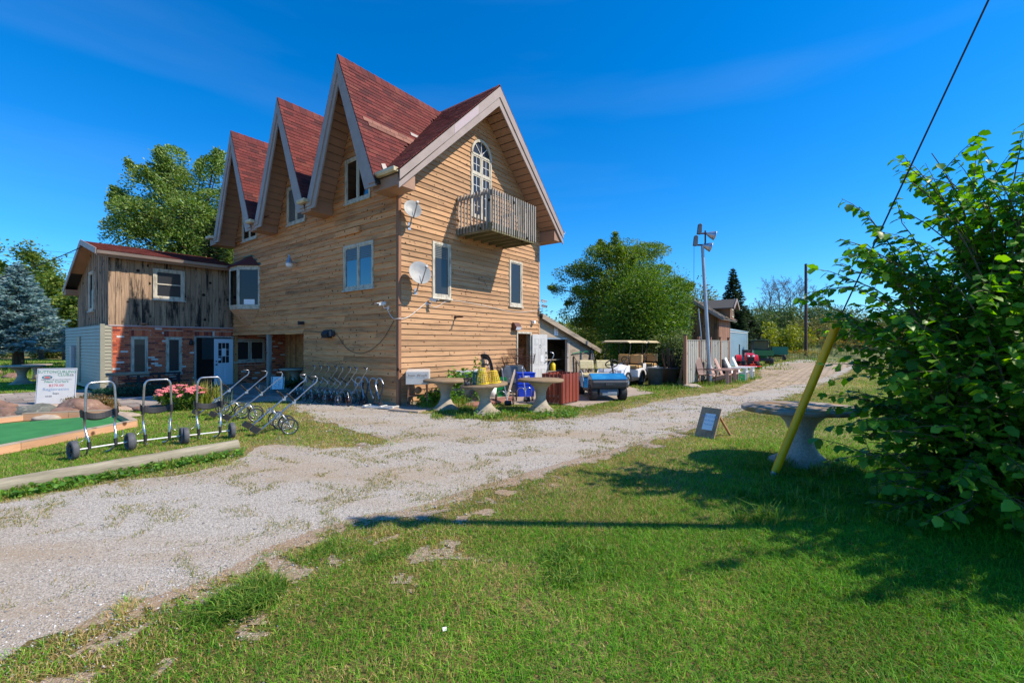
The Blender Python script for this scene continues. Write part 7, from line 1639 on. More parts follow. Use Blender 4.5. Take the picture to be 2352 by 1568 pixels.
def limb_tree(name, base, H, label, cols, seed, n_limbs=9, spread=.5, trunk_r=.22, clear=.22, leaf=.16, per=55, tufts=10, rise=.75, flat=1.0, group=None, clump=.55, lean=(0, 0), start=None, cat='tree', wts=None, sub=5, rmax=1.0, droop=.25, aspect=.55, dead=False, bark='bark', trunk_top=.85):
    rng = np.random.default_rng(seed); t = thing(name, base, 0, label, cat, group); T = MB(); ln_ = Vector((lean[0], lean[1], 0))
    tp = lambda s: Vector((ln_.x*s*s+.06*H*.1*math.sin(s*5+seed), ln_.y*s*s+.05*H*.1*math.cos(s*4+seed), H*s))
    N_ = 8; T.tube([tp(trunk_top*i/N_) for i in range(N_+1)], [trunk_r*(1-.85*i/N_)+.01 for i in range(N_+1)], 9); t_o = T.build('trunk', M[bark], t)
    P = []; AX = []; Lm = MB()
    for k in range(n_limbs):
        s0 = clear+(trunk_top-clear)*((k+.5)/n_limbs)**.9; az = k*2.399+rng.normal(0, .3); prof = math.sin(PI*min(1, max(.12, (s0-clear*.5)/(1.05-clear*.5))))**.6
        L = H*spread*(0.55+.45*prof)*rng.uniform(.85, 1.1)*rmax; r = trunk_r*(.42-.25*s0)
        d = Vector((math.cos(az), math.sin(az), rise*rng.uniform(.6, 1.2)*(0.5+s0)*flat)).normalized(); p0 = tp(s0); p3 = p0+d*L; p2 = p0+d*L*.6+Vector((0, 0, -.05*L if flat < .7 else .06*L))
        pts = bez([p0, p0+d*L*.3, p2, p3], 6); Lm.tube(pts, [r*(1-.8*i/6)+.006 for i in range(7)], 6, False)
        for j in range(sub):
            u = .35+.65*(j+rng.random())/sub; q = Vector(pts[min(6, int(u*6))]); dd = (d+Vector(rng.normal(0, .65, 3))*Vector((1, 1, .6)) if False else (d+Vector(tuple(rng.normal(0, .6, 3))))).normalized(); dd.z = dd.z*.7*max(flat, .35)+.1*flat; l2 = L*(.38-.12*u)*rng.uniform(.7, 1.2)
            e = q+dd*l2; Lm.tube([q, q+dd*l2*.5+Vector((0, 0, .03*l2)), e], [r*.3+.004, r*.2+.004, .006], 4, False)
            for i in range(tufts):
                v = .2+.9*i/tufts; c = q+dd*l2*v; P.append((c.x, c.y, c.z)); AX.append(tuple(dd))
            if dead:
                for i in range(5):
                    g = (dd+Vector(tuple(rng.normal(0, .7, 3)))).normalized(); c = q+dd*l2*rng.uniform(.2, 1); Lm.tube([c, c+g*l2*.5], [.02, .008], 3, False)
    Lm.build('limbs', M[bark], t)
    if not dead:
        P = np.array(P); AX = np.array(AX); n = len(P)*per//10; idx = rng.integers(0, len(P), n); C = P[idx]+rng.normal(0, clump*.5, (n, 3))*np.array([1, 1, .7 if flat > .7 else .35])
        leaf_cloud('crown', C, leaf, mixcol(rng, n, cols, wts), rng, t, up=.4, droop=droop, aspect=aspect, axis=AX[idx]*.6)
    return t
def conifer(name, base, H, R, label, cols, seed, group=None, needle=.22, dens=1.0, cat='tree', low=.05, tip=1.0, wts=None):
    rng = np.random.default_rng(seed); t = thing(name, base, 0, label, cat, group); b = MB(); b.tube([(0,0,0),(0,0,H*.5),(0,0,H)], [R*.07+.04, R*.04+.03, .015], 8); b.build('trunk', M['bark'], t)
    P = []; AX = []; Lm = MB(); z = H*low; k = 0
    while z < H*.985:
        f = (1-z/H)**.85; nb = max(4, int(9*f+4))
        for j in range(nb):
            az = 2*PI*j/nb+k*.7+rng.normal(0, .15); L = R*f*rng.uniform(.75, 1.12)+.08; up_ = .25*(z/H)-.18
            d = np.array([math.cos(az), math.sin(az), up_]); p0 = np.array([0, 0, z]); e = p0+d*L; Lm.tube([tuple(p0), tuple(e)], [.02+.02*f, .008], 3, False)
            m_ = max(3, int(L*26*dens)); s = rng.random(m_)**.7; c = p0+d*L*s[:, None]; side = np.array([-d[1], d[0], 0]); w = (1-s*.75)*L*.32; off = (rng.random(m_)*2-1)*w; c = c+side*off[:, None]; c[:, 2] += -.10*np.abs(off)+rng.normal(0, .05, m_)+.07*L*s*s
            P.append(c); ax = np.tile(d, (m_, 1))+side*np.sign(off)[:, None]*.7; ax[:, 2] += .15; AX.append(ax)
        z += max(.14, H*.024); k += 1
    Lm.build('limbs', M['bark'], t); P = np.concatenate(P); AX = unit(np.concatenate(AX))
    leaf_cloud('crown', P, needle, mixcol(rng, len(P), cols, wts), rng, t, up=.9, aspect=.38, axis=AX*1.3); return t
def shrub(name, base, rx, ry, h, label, cols, seed, n=2500, leaf=.12, cat='shrub', group=None, lobes=14, aspect=.5, wts=None, stems=True, up=.5, shell=.55):
    rng = np.random.default_rng(seed); t = thing(name, base, 0, label, cat, group); th = rng.random(lobes)*2*PI; rr = np.sqrt(rng.random(lobes))*.75; zz = .25+.6*rng.random(lobes)
    cen = np.stack([rr*np.cos(th)*rx, rr*np.sin(th)*ry, zz*h*(1-.35*rr)], 1); rad = (.30+.22*rng.random(lobes))
    idx = rng.integers(0, lobes, n); d = unit(rng.normal(size=(n, 3))); r = rad[idx]*(shell+(1-shell)*rng.random(n))*(.8+.35*rng.random(n)); C = cen[idx]+d*r[:, None]*np.array([rx, ry, h*.75]); k = C[:, 2] > .02; C = C[k]; d = d[k]
    if stems:
        b = MB()
        for i in range(lobes): b.tube([(cen[i][0]*.15, cen[i][1]*.15, 0), (cen[i][0]*.6, cen[i][1]*.6, cen[i][2]*.6), tuple(cen[i])], [.012+.008*h, .01+.004*h, .005], 4, False)
        b.build('stems', M['bark'], t)
    leaf_cloud('foliage', C, leaf, mixcol(rng, len(C), cols, wts), rng, t, out=d, up=up, aspect=aspect, axis=d*.5); return t
GA = [(96,118,40),(112,134,48),(78,100,34),(66,88,32)]
def crown_tree(name, base, label, cols, seed, c, rx, ry, rz, lobes=60, lr=.85, n=50000, leaf=.14, trunk_r=.25, flat=.8, sprays=12, aspect=.5, group=None, bark='bark', lift=.35, cat='tree', droop=0.0, trunk_h=None):
    """trunk, limbs running to every clump, leaves on the clumps' outsides; c = crown centre height"""
    rng = np.random.default_rng(seed); t = thing(name, base, 0, label, cat, group); d = unit(rng.normal(size=(lobes, 3))); r = rng.random(lobes)**.45*.86; cen = d*r[:, None]*np.array([rx, ry, rz]); cen[:, 2] += c; rad = lr*(.65+.6*rng.random(lobes)); tone = 1+rng.normal(0, .16, lobes)
    T = MB(); h0 = trunk_h or (c-rz*.2); T.tube([(0, 0, 0), (.1, .05, h0*.5), (0, 0, h0), (.1, 0, c+rz*.5)], [trunk_r, trunk_r*.75, trunk_r*.5, trunk_r*.12], 9); T.build('trunk', M[bark], t); Lm = MB(); C = []; AX = []; TN = []
    per = n//(lobes+sprays)
    for i in range(lobes):
        p = Vector(cen[i]); s = rng.uniform(.25, .95); a = Vector((.05, 0, h0*.35+(c+rz*.4-h0*.35)*s*.8)); a.z = min(a.z, p.z+.2); Lm.tube(bez([a, a.lerp(p, .4)+Vector((0, 0, .15*(p-a).length)), p], 5), [trunk_r*.25*(1-k/6)+.012 for k in range(6)], 5, False)
        q = unit(rng.normal(size=(per, 3))); q[:, 2] += lift*.6; q = unit(q); rr = rad[i]*(.45+.6*rng.random((per, 1))**.6); C.append(cen[i]+q*rr*np.array([1.15, 1.15, flat])); AX.append(q); TN.append(np.full(per, tone[i]))
    for i in range(sprays):
        az = rng.uniform(0, 2*PI); el = rng.uniform(-.15, 1.2); u = np.array([math.cos(az)*math.cos(el), math.sin(az)*math.cos(el), math.sin(el)]); p0 = np.array([0, 0, c])+u*np.array([rx, ry, rz])*.72; L = lr*rng.uniform(.8, 1.6); v = unit((u+np.array([0, 0, lift]))[None])[0]; sx = rng.random((per, 1))**.8
        Lm.tube([(0, 0, c-rz*.2), tuple(p0), tuple(p0+v*L)], [trunk_r*.2, .03, .008], 4, False); C.append(p0+v*L*sx+rng.normal(0, .30*lr, (per, 3))*(1.05-sx*.8)); AX.append(np.tile(v, (per, 1))*.8); TN.append(np.full(per, 1.05))
    Lm.build('limbs', M[bark], t); C = np.concatenate(C); AX = np.concatenate(AX); TN = np.concatenate(TN); leaf_cloud('crown', C, leaf, mixcol(rng, len(C), cols)*TN[:, None], rng, t, out=AX, up=.4, aspect=aspect, axis=AX*.8, droop=droop); return t
# ---- trees beside and behind the buildings
crown_tree('maple_tree', far(452, 27), 'tall silvery green maple rising behind the brick wing', [(104,132,52),(124,150,70),(78,106,38),(140,160,92)], 5, 8.6, 4.6, 4.2, 5.2, lobes=84, lr=1.05, n=86000, leaf=.15, trunk_r=.32, sprays=16, lift=.55)
conifer('dark_spruce', far(492, 24), 8.6, 2.1, 'dark green spruce between the maple and the house', [(40,62,34),(54,76,40),(30,48,28)], 6, needle=.26, dens=1.1)
crown_tree('honey_locust', far(1432, 26.5), 'wide feathery honey locust behind the golf carts', [(88,122,34),(108,136,44),(70,104,30),(124,142,50)], 8, 4.7, 4.9, 3.6, 3.5, lobes=90, lr=.85, n=80000, leaf=.13, trunk_r=.2, flat=.55, sprays=14, aspect=.4, lift=.1, droop=.2)
shrub('cedar_tree', far(1474, 22.5), 2.6, 2.0, 5.9, 'dense green cedar in front of the honey locust', [(78,118,34),(98,136,42),(58,94,28),(116,148,50)], 9, n=60000, leaf=.13, cat='tree', lobes=70, aspect=.32, up=.2, shell=.35)
shrub('honeysuckle_bush', far(1545, 20.8), 1.35, 1.0, 2.5, 'pale leaved bush at the fence end behind the white carts', [(112,130,74),(132,148,92),(86,108,56)], 10, n=8000, leaf=.10, lobes=20)
shrub('yellow_green_bush', far(1590, 32), 1.9, 1.6, 6.2, 'olive green bushy tree left of the old barn', [(104,116,52),(122,130,64),(84,98,42),(140,140,70)], 12, n=12000, leaf=.16, cat='tree', lobes=26)
conifer('spruce_tree', far(1684, 40), 8.6, 2.1, 'dark pointed spruce behind the old barn', [(46,66,42),(60,80,50),(34,52,34)], 13, needle=.30, dens=1.5, group='spruces behind the barn')
conifer('spruce_tree', far(1712, 43), 5.2, 2.4, 'lower spruce to the right of the pointed one', [(48,68,42),(60,80,48),(36,54,34)], 14, needle=.30, dens=1.5, group='spruces behind the barn')
shrub('yellow_shrub', far(1682, 42), 1.2, 1.0, 4.2, 'yellow green shrub glowing behind the metal shed', [(150,150,40),(170,166,54),(126,132,38)], 15, n=2500, leaf=.2)
conifer('blue_spruce', far(42, 29), 7.0, 3.7, 'large blue grey spruce at the left edge', [(120,150,152),(142,168,170),(92,120,122),(160,184,184)], 16, needle=.30, dens=1.25, low=.2)
for i, (px, Y, H, sp, lb) in enumerate(((95, 46, 10.4, .42, 'bright green tree behind the blue spruce'), (150, 44, 7.4, .46, 'lower yellow green tree against the wing roof'), (-30, 50, 11.5, .42, 'green tree beyond the blue spruce, cut by the left edge'), (25, 56, 10.5, .45, 'farthest green tree in the left background'), (190, 36, 5.4, .5, 'small golden green tree beside the wing wall'), (-110, 40, 8.5, .45, 'left background tree beside the frame edge'))):
    limb_tree('roadside_tree', far(px, Y), H, lb, [(96,124,50),(120,142,62),(76,104,42),(136,148,66)], 40+i, n_limbs=11, spread=sp, clear=.12, leaf=.32, per=100, tufts=10, rise=.9, clump=.85, sub=6, group='trees in the left background')
for i, (px, Y, rx, h, lb) in enumerate(((-40,52,4,2.6,'long scrub mass at the far left field edge'),(120,50,4,2.2,'scrub below the left background trees'),(1268,38,3.2,4.0,'scrub seen between house and locust tree'),(1325,36,3.2,3.4,'low bush behind the lean-to shed roof'),(1400,38,4.5,3.6,'scrub hidden behind the honey locust trunk'),(1560,40,4.5,3.4,'scrub behind the fence end and the barn'))):
    shrub('field_scrub', far(px, Y), rx, 1.6, h, lb, [(104,122,52),(124,132,60),(84,104,44)], 50+i, n=5200, leaf=.26, group='scrub along the field')
# ---- right background: embankment with thicket, yellow bushes, bare trees
for i, (px, Y, rx, h, lb, cc) in enumerate(((1762, 50, 3.4, 4.6, 'big bright yellow green bush behind the utility vehicle', 0), (1822, 54, 2.6, 4.0, 'second yellow green bush, left of the dark pole', 0), (1735, 58, 3.4, 4.4, 'dark green bush behind the yellow bushes', 1), (1700, 60, 3.0, 5.4, 'darker thicket bush near the spruces', 1), (1880, 62, 3.6, 3.2, 'olive bush to the right of the dark pole', 2), (1960, 58, 4, 3.4, 'olive bush seen through the leafy branches', 2), (1800, 66, 4, 5.0, 'tall green bush on the embankment crest', 1), (1930, 74, 5, 5.0, 'far green bush right of the bare trees', 1), (2060, 56, 5, 4.2, 'bush hidden behind the big leafy shrub', 2), (2200, 60, 6, 5, 'far bush behind the right hand shrub', 1), (1780, 80, 6, 4.4, 'dark far thicket under the bare trees', 1), (1880, 84, 6, 4.6, 'dim far thicket right of the bare trees', 1))):
    p = far(px, Y); p.z = HILL(p.x, p.y)-.15
    shrub('thicket_bush', p, rx, rx*.7, h*(.85 if cc == 0 else 1.15), lb, ([(128,140,40),(150,156,50),(104,120,36)], [(74,98,46),(92,112,54),(58,80,40)], [(120,122,62),(140,134,76),(96,104,52)])[cc], 60+i, n=4200, leaf=.30, lobes=18, group='bushes on the embankment')
for i, (px, Y, H, lb) in enumerate(((1768, 84, 10.6, 'leftmost bare tree on the skyline'), (1790, 86, 11.2, 'bare tree with spreading fork on the skyline'), (1815, 88, 11.6, 'tallest bare tree, just left of the dark pole'), (1838, 90, 11.4, 'bare tree directly behind the dark pole'), (1880, 88, 9.6, 'bare tree right of the dark pole'), (1745, 92, 7.2, 'low bare tree at the left end of the skyline'))):
    p = far(px, Y); p.z = HILL(p.x, p.y)-.2; limb_tree('bare_tree', p, H*.8, lb, GA, 80+i, n_limbs=15, spread=.42, trunk_r=.15, clear=.22, rise=1.5, sub=8, dead=True, bark='twig', group='bare trees on the skyline')
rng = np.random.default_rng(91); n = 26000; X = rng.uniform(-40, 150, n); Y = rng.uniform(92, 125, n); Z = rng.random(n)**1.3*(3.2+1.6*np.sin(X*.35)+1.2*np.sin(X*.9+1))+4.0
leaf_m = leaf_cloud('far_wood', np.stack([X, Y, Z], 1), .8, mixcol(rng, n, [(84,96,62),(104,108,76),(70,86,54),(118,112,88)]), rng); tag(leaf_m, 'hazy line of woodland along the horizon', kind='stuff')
n = 30000; X = rng.uniform(-190, -20, n); Y = 100+rng.uniform(0, 22, n); Z = rng.random(n)**1.3*(6+2*np.sin(X*.2)+1.2*np.sin(X*.7))
leaf_m = leaf_cloud('far_wood', np.stack([X, Y, Z], 1), .9, mixcol(rng, n, [(96,120,56),(112,132,64),(80,104,48)]), rng); tag(leaf_m, 'distant trees along the road behind the left field', kind='stuff')
def goldenrod(px, Y, rx, h, label, seed, n=700, z=None):
    p = far(px, Y); p.z = HILL(p.x, p.y)-.05 if z is None else z; rng = np.random.default_rng(seed); t = thing('goldenrod', p, 0, label, 'wildflowers', 'goldenrod clumps'); b = MB(); hd = []
    for k in range(60):
        a, r = rng.uniform(0, 2*PI), math.sqrt(rng.random())*rx; hh = h*rng.uniform(.6, 1.1); x, y = r*math.cos(a), r*math.sin(a)*.7; b.tube([(x, y, 0), (x+rng.normal(0, .05), y, hh)], .012, 3, False); hd.append((x, y, hh))
    b.build('stems', M['stem'], t); hd = np.array(hd); i = rng.integers(0, len(hd), n); C = hd[i].copy(); C[:, 2] *= rng.random(n)**.6; leaf_cloud('leaves', C+rng.normal(0, .07, (n, 3)), .16, mixcol(rng, n, [(92,112,48),(110,124,56)]), rng, t, aspect=.25)
    i = rng.integers(0, len(hd), n); leaf_cloud('flowers', hd[i]+rng.normal(0, .08, (n, 3))*np.array([1, 1, .7]), .06, mixcol(rng, n, [(222,170,20),(236,190,40),(196,146,18)]), rng, t)
goldenrod(1572, 21.5, .9, 1.5, 'tall goldenrod in flower at the fence end', 1, z=0); goldenrod(1885, 52, 2.2, 2.1, 'goldenrod patch right of the dark pole', 2); goldenrod(1835, 47, 2.0, .9, 'low goldenrod before the dark pole', 3); goldenrod(1945, 50, 2.4, 1.6, 'goldenrod seen through the shrub branches', 4)
goldenrod(1770, 47, 2.0, .8, 'weeds with yellow heads beside the trailer', 5); goldenrod(1548, 22.5, .7, 1.1, 'goldenrod behind the bundle of clubs', 6, z=0)

# ---- garden plants
t = thing('sedum_plant', at(402, 944)+Vector((0,.25,0)), 0, 'pink flowering sedum clump behind the middle trolley', 'flowers'); rng = np.random.default_rng(3); b = MB(); hd = []
for k in range(70):
    a, r = rng.uniform(0, 2*PI), math.sqrt(rng.random())*.62; x, y = r*math.cos(a)*1.1, r*math.sin(a)*.8; h = .62*(1-.35*(r/.62)**2)*rng.uniform(.85, 1.08); b.tube([(x*.4, y*.4, 0), (x*.8, y*.8, h*.6), (x, y, h)], .006, 4, False); hd.append((x, y, h))
b.build('stems', M['stem'], t); hd = np.array(hd); n = 3200; i = rng.integers(0, len(hd), n); s = rng.random((n, 1))**.8; C = hd[i]*(.45+.5*s); C[:, 2] = hd[i][:, 2]*s[:, 0]*.95; leaf_cloud('foliage', C+rng.normal(0, .03, (n, 3)), .075, mixcol(rng, n, [(96,132,48),(120,152,62),(74,110,40)]), rng, t, aspect=.6)
fm = [mat('sedum_pink', lin(224,134,134), .8, c2=lin(206,108,112), scale=30), mat('sedum_deep', lin(206,104,110), .8, c2=lin(226,140,136), scale=30)]; me_f = []
for k in range(3):
    b = MB()
    for j in range(26): a, r = rng.uniform(0, 2*PI), math.sqrt(rng.random())*.068; b.lathe([(0,-.012),(.013,-.006),(.017,.004),(.010,.013),(0,.015)], 6, RM((r*math.cos(a), r*math.sin(a), .018*(1-(r/.07)**2))))
    me_f.append(b.mesh('flower_head', fm[k % 2]))
for k in range(70):
    if hd[k][2] > .40: inst('flower_head', me_f[k % 3], t, tuple(hd[k]), (rng.normal(0, .25), rng.normal(0, .25), rng.uniform(0, 6)), (rng.uniform(.8, 1.2),)*3)
def blades(name, P, H, Wd, col, rng, parent=None, lean=.35, segs=2, dirs=None):
    """grass blades; segs 1: a triangle, 2: bent"""
    n = len(P); az = rng.uniform(0, 2*PI, n); fx, fy = np.cos(az), np.sin(az); l = np.abs(rng.normal(0, lean, n))*H; bz = az+PI/2+rng.normal(0, .5, n); bx, by = np.cos(bz)*Wd/2, np.sin(bz)*Wd/2
    z0 = P[:, 2] if P.shape[1] > 2 else np.zeros(n)
    if segs == 1:
        V = np.empty((n, 3, 3)); V[:, 0] = np.stack([P[:,0]-bx, P[:,1]-by, z0], 1); V[:, 1] = np.stack([P[:,0]+bx, P[:,1]+by, z0], 1); V[:, 2] = np.stack([P[:,0]+fx*l, P[:,1]+fy*l, z0+H*.95], 1); F = (np.arange(n)*3)[:, None]+np.array([[0, 1, 2]]); k = 3
        c = np.repeat(col, 3, axis=0)
    else:
        V = np.empty((n, 5, 3)); V[:, 0] = np.stack([P[:,0]-bx, P[:,1]-by, z0], 1); V[:, 1] = np.stack([P[:,0]+bx, P[:,1]+by, z0], 1); mx_, my_ = P[:,0]+fx*l*.35, P[:,1]+fy*l*.35; V[:, 2] = np.stack([mx_-bx*.8, my_-by*.8, z0+H*.6], 1); V[:, 3] = np.stack([mx_+bx*.8, my_+by*.8, z0+H*.6], 1); V[:, 4] = np.stack([P[:,0]+fx*l*1.1, P[:,1]+fy*l*1.1, z0+H*(1-.25*np.minimum(1, l/np.maximum(H, 1e-6)))], 1)
        o = (np.arange(n)*5)[:, None]; F = np.concatenate([o+np.array([[0, 1, 3]]), o+np.array([[0, 3, 2]]), o+np.array([[2, 3, 4]])]); c = np.repeat(col, 5, axis=0)
    me = fast_mesh(name, V.reshape(-1, 3), F, M['grassblade'], np.clip(c, .004, 1)); return link_mesh(name, me, parent)
def grass_clump(px, py, n, r, h, label, cols, seed, w=.012, group=None, cat='grass clump', lean=.55):
    t = thing('grass_clump', at(px, py), 0, label, cat, group); rng = np.random.default_rng(seed); P = rng.normal(0, r*.5, (n, 2)); blades('blades', P, h*(.5+.6*rng.random(n)), np.full(n, w), mixcol(rng, n, cols), rng, t, lean, 2); return t
grass_clump(470, 936, 420, .4, .75, 'ornamental day lily clump with dry tips beside the pink flowers', [(120,144,50),(150,160,64),(98,124,42),(176,150,90)], 4, .02)
shrub('juniper', at(330, 915)+Vector((-.5,.3,0)), 1.7, .5, .42, 'spreading dark blue green juniper at the foot of the vinyl box', [(34,84,66),(50,102,80),(26,68,54)], 20, n=7000, leaf=.07, aspect=.3)
shrub('barberry_shrub', at(138, 950)+Vector((.1,.75,0)), .62, .4, .42, 'small brownish shrub growing in front of the sign board', [(108,104,52),(126,92,60),(86,88,44),(146,118,70)], 21, n=4200, leaf=.05)
shrub('hosta', at(682, 899), .5, .4, .5, 'dark leafy plant in the porch shade', [(40,72,40),(54,88,48)], 22, n=260, leaf=.22, stems=False); shrub('hosta', at(622, 900)+Vector((0,.5,0)), .3, .3, .4, 'small dark plant at the brick under the porch window', [(44,78,42),(58,90,48)], 23, n=160, leaf=.18, stems=False)
def vine(px, py, dx, dy, n, h, rx, label, seed):
    t = thing('vine_plant', at(px, py)+Vector((dx, dy, 0)), ANG, label, 'plant', 'leafy weeds at the gable wall'); rng = np.random.default_rng(seed); b = MB(); P = []
    for k in range(n):
        x = rng.uniform(-rx, rx); hh = h*rng.uniform(.5, 1.0); p = spline([(x*.7, 0, 0), (x+rng.normal(0, .06), rng.normal(0, .06), hh*.5), (x*1.1+rng.normal(0, .1), rng.normal(-.03, .06), hh)], 4); b.tube(p, .006, 4, False)
        for q in p: P += [tuple(q)]*5
    b.build('stems', M['stem'], t); P = np.array(P)+rng.normal(0, .06, (len(P), 3)); leaf_cloud('foliage', P, .11, mixcol(rng, len(P), [(94,140,40),(120,164,56),(72,116,36)]), rng, t, aspect=.75, out=np.tile([0, -1., .3], (len(P), 1)))
vine(1032, 932, .2, .9, 16, .95, .45, 'leafy vine growing against the gable behind the left table', 1); vine(1074, 935, .18, .95, 5, 1.25, .18, 'tallest leafy stalk beside the grey tub', 2); vine(985, 934, .25, .25, 16, .45, .5, 'low yellow green weeds around the cabinet legs', 3)
vine(1062, 930, .05, .6, 12, .5, .4, 'low leafy weeds in front of the metal box', 4)
# young thorny runner low by the lawn table
# ---- the big leafy bush at the right
bush = thing('mulberry_bush', (5.15, 4.75, 0), 0, 'large glossy leaved bush filling the right edge', 'bush'); rng = np.random.default_rng(17); B0 = Vector((5.15, 4.75, 0)); St = MB(); LV = []
TIPS = [(1985,490,5.0),(1965,560,4.9),(1950,640,4.8),(1905,705,5.0),(1990,560,5.1),(2035,600,5.2),(2095,390,5.0),(2140,352,4.8),(2175,420,4.9),(2240,430,4.6),(2250,520,4.7),(2300,420,4.4),(2345,335,4.3),(2400,350,4.3),(1985,840,4.6),(1965,905,4.5),(1955,1000,4.45),(2000,1045,4.4),(2040,1090,4.3),(2120,1125,4.1),(2210,1085,3.8),(2300,1130,3.7),(2330,1060,3.7),(2010,770,4.7),(2010,700,4.7),(2060,620,4.8),(2110,560,4.7),(2180,640,4.4),(2260,700,4.2),(2100,760,4.3),(2180,860,4.1),(2060,880,4.3),(2260,900,3.9),(2330,820,3.9),(2150,980,4.0),(2050,990,4.2),(2330,560,4.3),(2400,650,4.1),(2420,900,3.9),(2480,500,4.4)]
ends = [Vector(((px-CX)/FPX*Y, Y, CAM_H+(HOR-py)/FPX*Y)) for px, py, Y in TIPS]; ends += [e+Vector((rng.uniform(.02, .38), rng.uniform(-.2, .3), rng.uniform(-.35, .02))) for e in ends]+[e+Vector((rng.uniform(.1, .6), rng.uniform(-.2, .4), rng.uniform(-.5, .1))) for e in ends]
for k in range(70):
    a = rng.uniform(0, 2*PI); r = rng.uniform(.5, 1.75); ends.append(B0+Vector((.55+r*math.cos(a), .25+r*math.sin(a)*.75, rng.uniform(.5, 3.5)*(1-.12*r))))
for k in range(34): ends.append(B0+Vector((rng.uniform(.2, 2.0), rng.uniform(-.3, .9), rng.uniform(2.2, 4.0))))
near_e = [Vector((x, y, z)) for x, y, z in zip(rng.uniform(4.1, 6.2, 90), rng.uniform(2.5, 4.0, 90), rng.uniform(.4, 3.3, 90)) if x/y > 1.36]; ends += near_e
for e in ends:
    b0 = (Vector((5.5, 3.5, 0)) if any(e is q for q in near_e) else B0)+Vector((rng.normal(.25, .35), rng.normal(0, .25), 0)); e = Vector(e); hgt_ = max(e.z, .4); mid = b0.lerp(e, .45)+Vector((0, 0, .25*hgt_+.12*(e-b0).length))
    pts = bez([b0, b0.lerp(mid, .5)+Vector((0,0,.1)), mid, e], 12); St.tube([p-B0 for p in pts], [.016*(1-i/13)+.003 for i in range(13)], 5, False)
    for tw in range(9):
        i = int(rng.integers(4, 13)); i = min(i, 12); p = Vector(pts[i]); dd = (Vector(pts[min(i+1, 12)])-Vector(pts[i-1])).normalized(); dd = (dd+Vector(tuple(rng.normal(0, .75, 3)))*Vector((1,1,1)).x).normalized() if tw < 5 else dd; L = rng.uniform(.22, .55)
        q = p+dd*L+Vector((0, 0, -.05)); q.z = max(q.z, .06); St.tube([p-B0, p.lerp(q, .5)+Vector((0,0,.02))-B0, q-B0], [.005, .004, .002], 4, False); m_ = int(L/.050)
        for j in range(m_): LV.append((p.lerp(q, (j+.6)/m_), dd, j))
    for i in range(5, 13):
        for j in range(2): LV.append((Vector(pts[i-1]).lerp(Vector(pts[i]), rng.random()), (Vector(pts[i])-Vector(pts[i-1])).normalized(), i+j))
St.build('stems', mat('bush_stem', lin(112,104,74), .8, c2=lin(86,78,56), scale=9), bush)
# one lobed, folded leaf outline (along +x)
OUT = [(0,0),(.06,.16),(.16,.30),(.30,.36),(.40,.27),(.52,.36),(.66,.33),(.80,.20),(1.0,0)]
lv = []; 
for x, y in OUT: lv.append((x, y, .10*abs(y)*2+.10*x-.20*x*x))
mid_ = [(x, 0, .10*x-.20*x*x) for x, _ in OUT]
nO = len(OUT); LVv = np.array(lv+[(x, -y, z) for x, y, z in lv]+mid_); LF = []
for i in range(nO-1):
    LF += [(2*nO+i, 2*nO+i+1, i+1), (2*nO+i, i+1, i), (2*nO+i+1, 2*nO+i, nO+i), (2*nO+i+1, nO+i, nO+i+1)]
LF = np.array(LF)
lcols = [lin(*c) for c in ((74,132,36),(92,150,42),(60,112,34),(112,168,50),(138,188,66))]
lmats = []
for k, c in enumerate(lcols): lm_ = leaf_mat('bush_leaf', .42, .5, .4, tint=c, rand=.2); lmats.append(lm_)
lme = []
for k in range(5):
    V = LVv.copy(); V[:, 2] += .05*np.sin(V[:, 0]*5+k)*V[:, 1]; V[:, 1] *= (1.0, .9, 1.12, .85, 1.05)[k]; me = fast_mesh('leaf', V, LF, lmats[k], smooth=False); lme.append(me)
M['bushleaf'] = leaf_mat('bush_leaf_field', .42, .5, .4)
rec = []
for p, d, j in LV:
    side = 1 if j % 2 else -1; az = math.atan2(d.y, d.x)+side*rng.uniform(.5, 1.3); tilt = rng.normal(.35, .35); roll = rng.normal(0, .45); s = rng.uniform(.055, .13)
    rec.append((p, Euler((roll, tilt, az), 'XYZ'), s))
camv = Vector((0, 0, CAM_H)); rec.sort(key=lambda r: -(r[2]/(r[0]-camv).length) if (abs((r[0].x/r[0].y)*FPX+CX-2125) < 225) else 9)
for k, (p, e, s) in enumerate(rec[:298]): inst('leaf', lme[k % 5 if k % 7 else 4], bush, p-B0, e, (s, s, s))
VV, FF, CC = [], [], []; nv = len(LVv)
for k, (p, e, s) in enumerate(rec[298:]):
    R_ = np.array(e.to_matrix()); VV.append(LVv@R_.T*s+np.array(p-B0)); FF.append(LF+k*nv); c = np.array(lcols[int(rng.choice(5, p=[.3,.27,.2,.15,.08]))])*(1+rng.normal(0, .15)); CC.append(np.tile(c, (nv, 1)))
o = link_mesh('foliage', fast_mesh('foliage', np.concatenate(VV), np.concatenate(FF), M['bushleaf'], np.concatenate(CC)), bush); tag(o, kind='stuff')
print('bush leaves', len(rec))

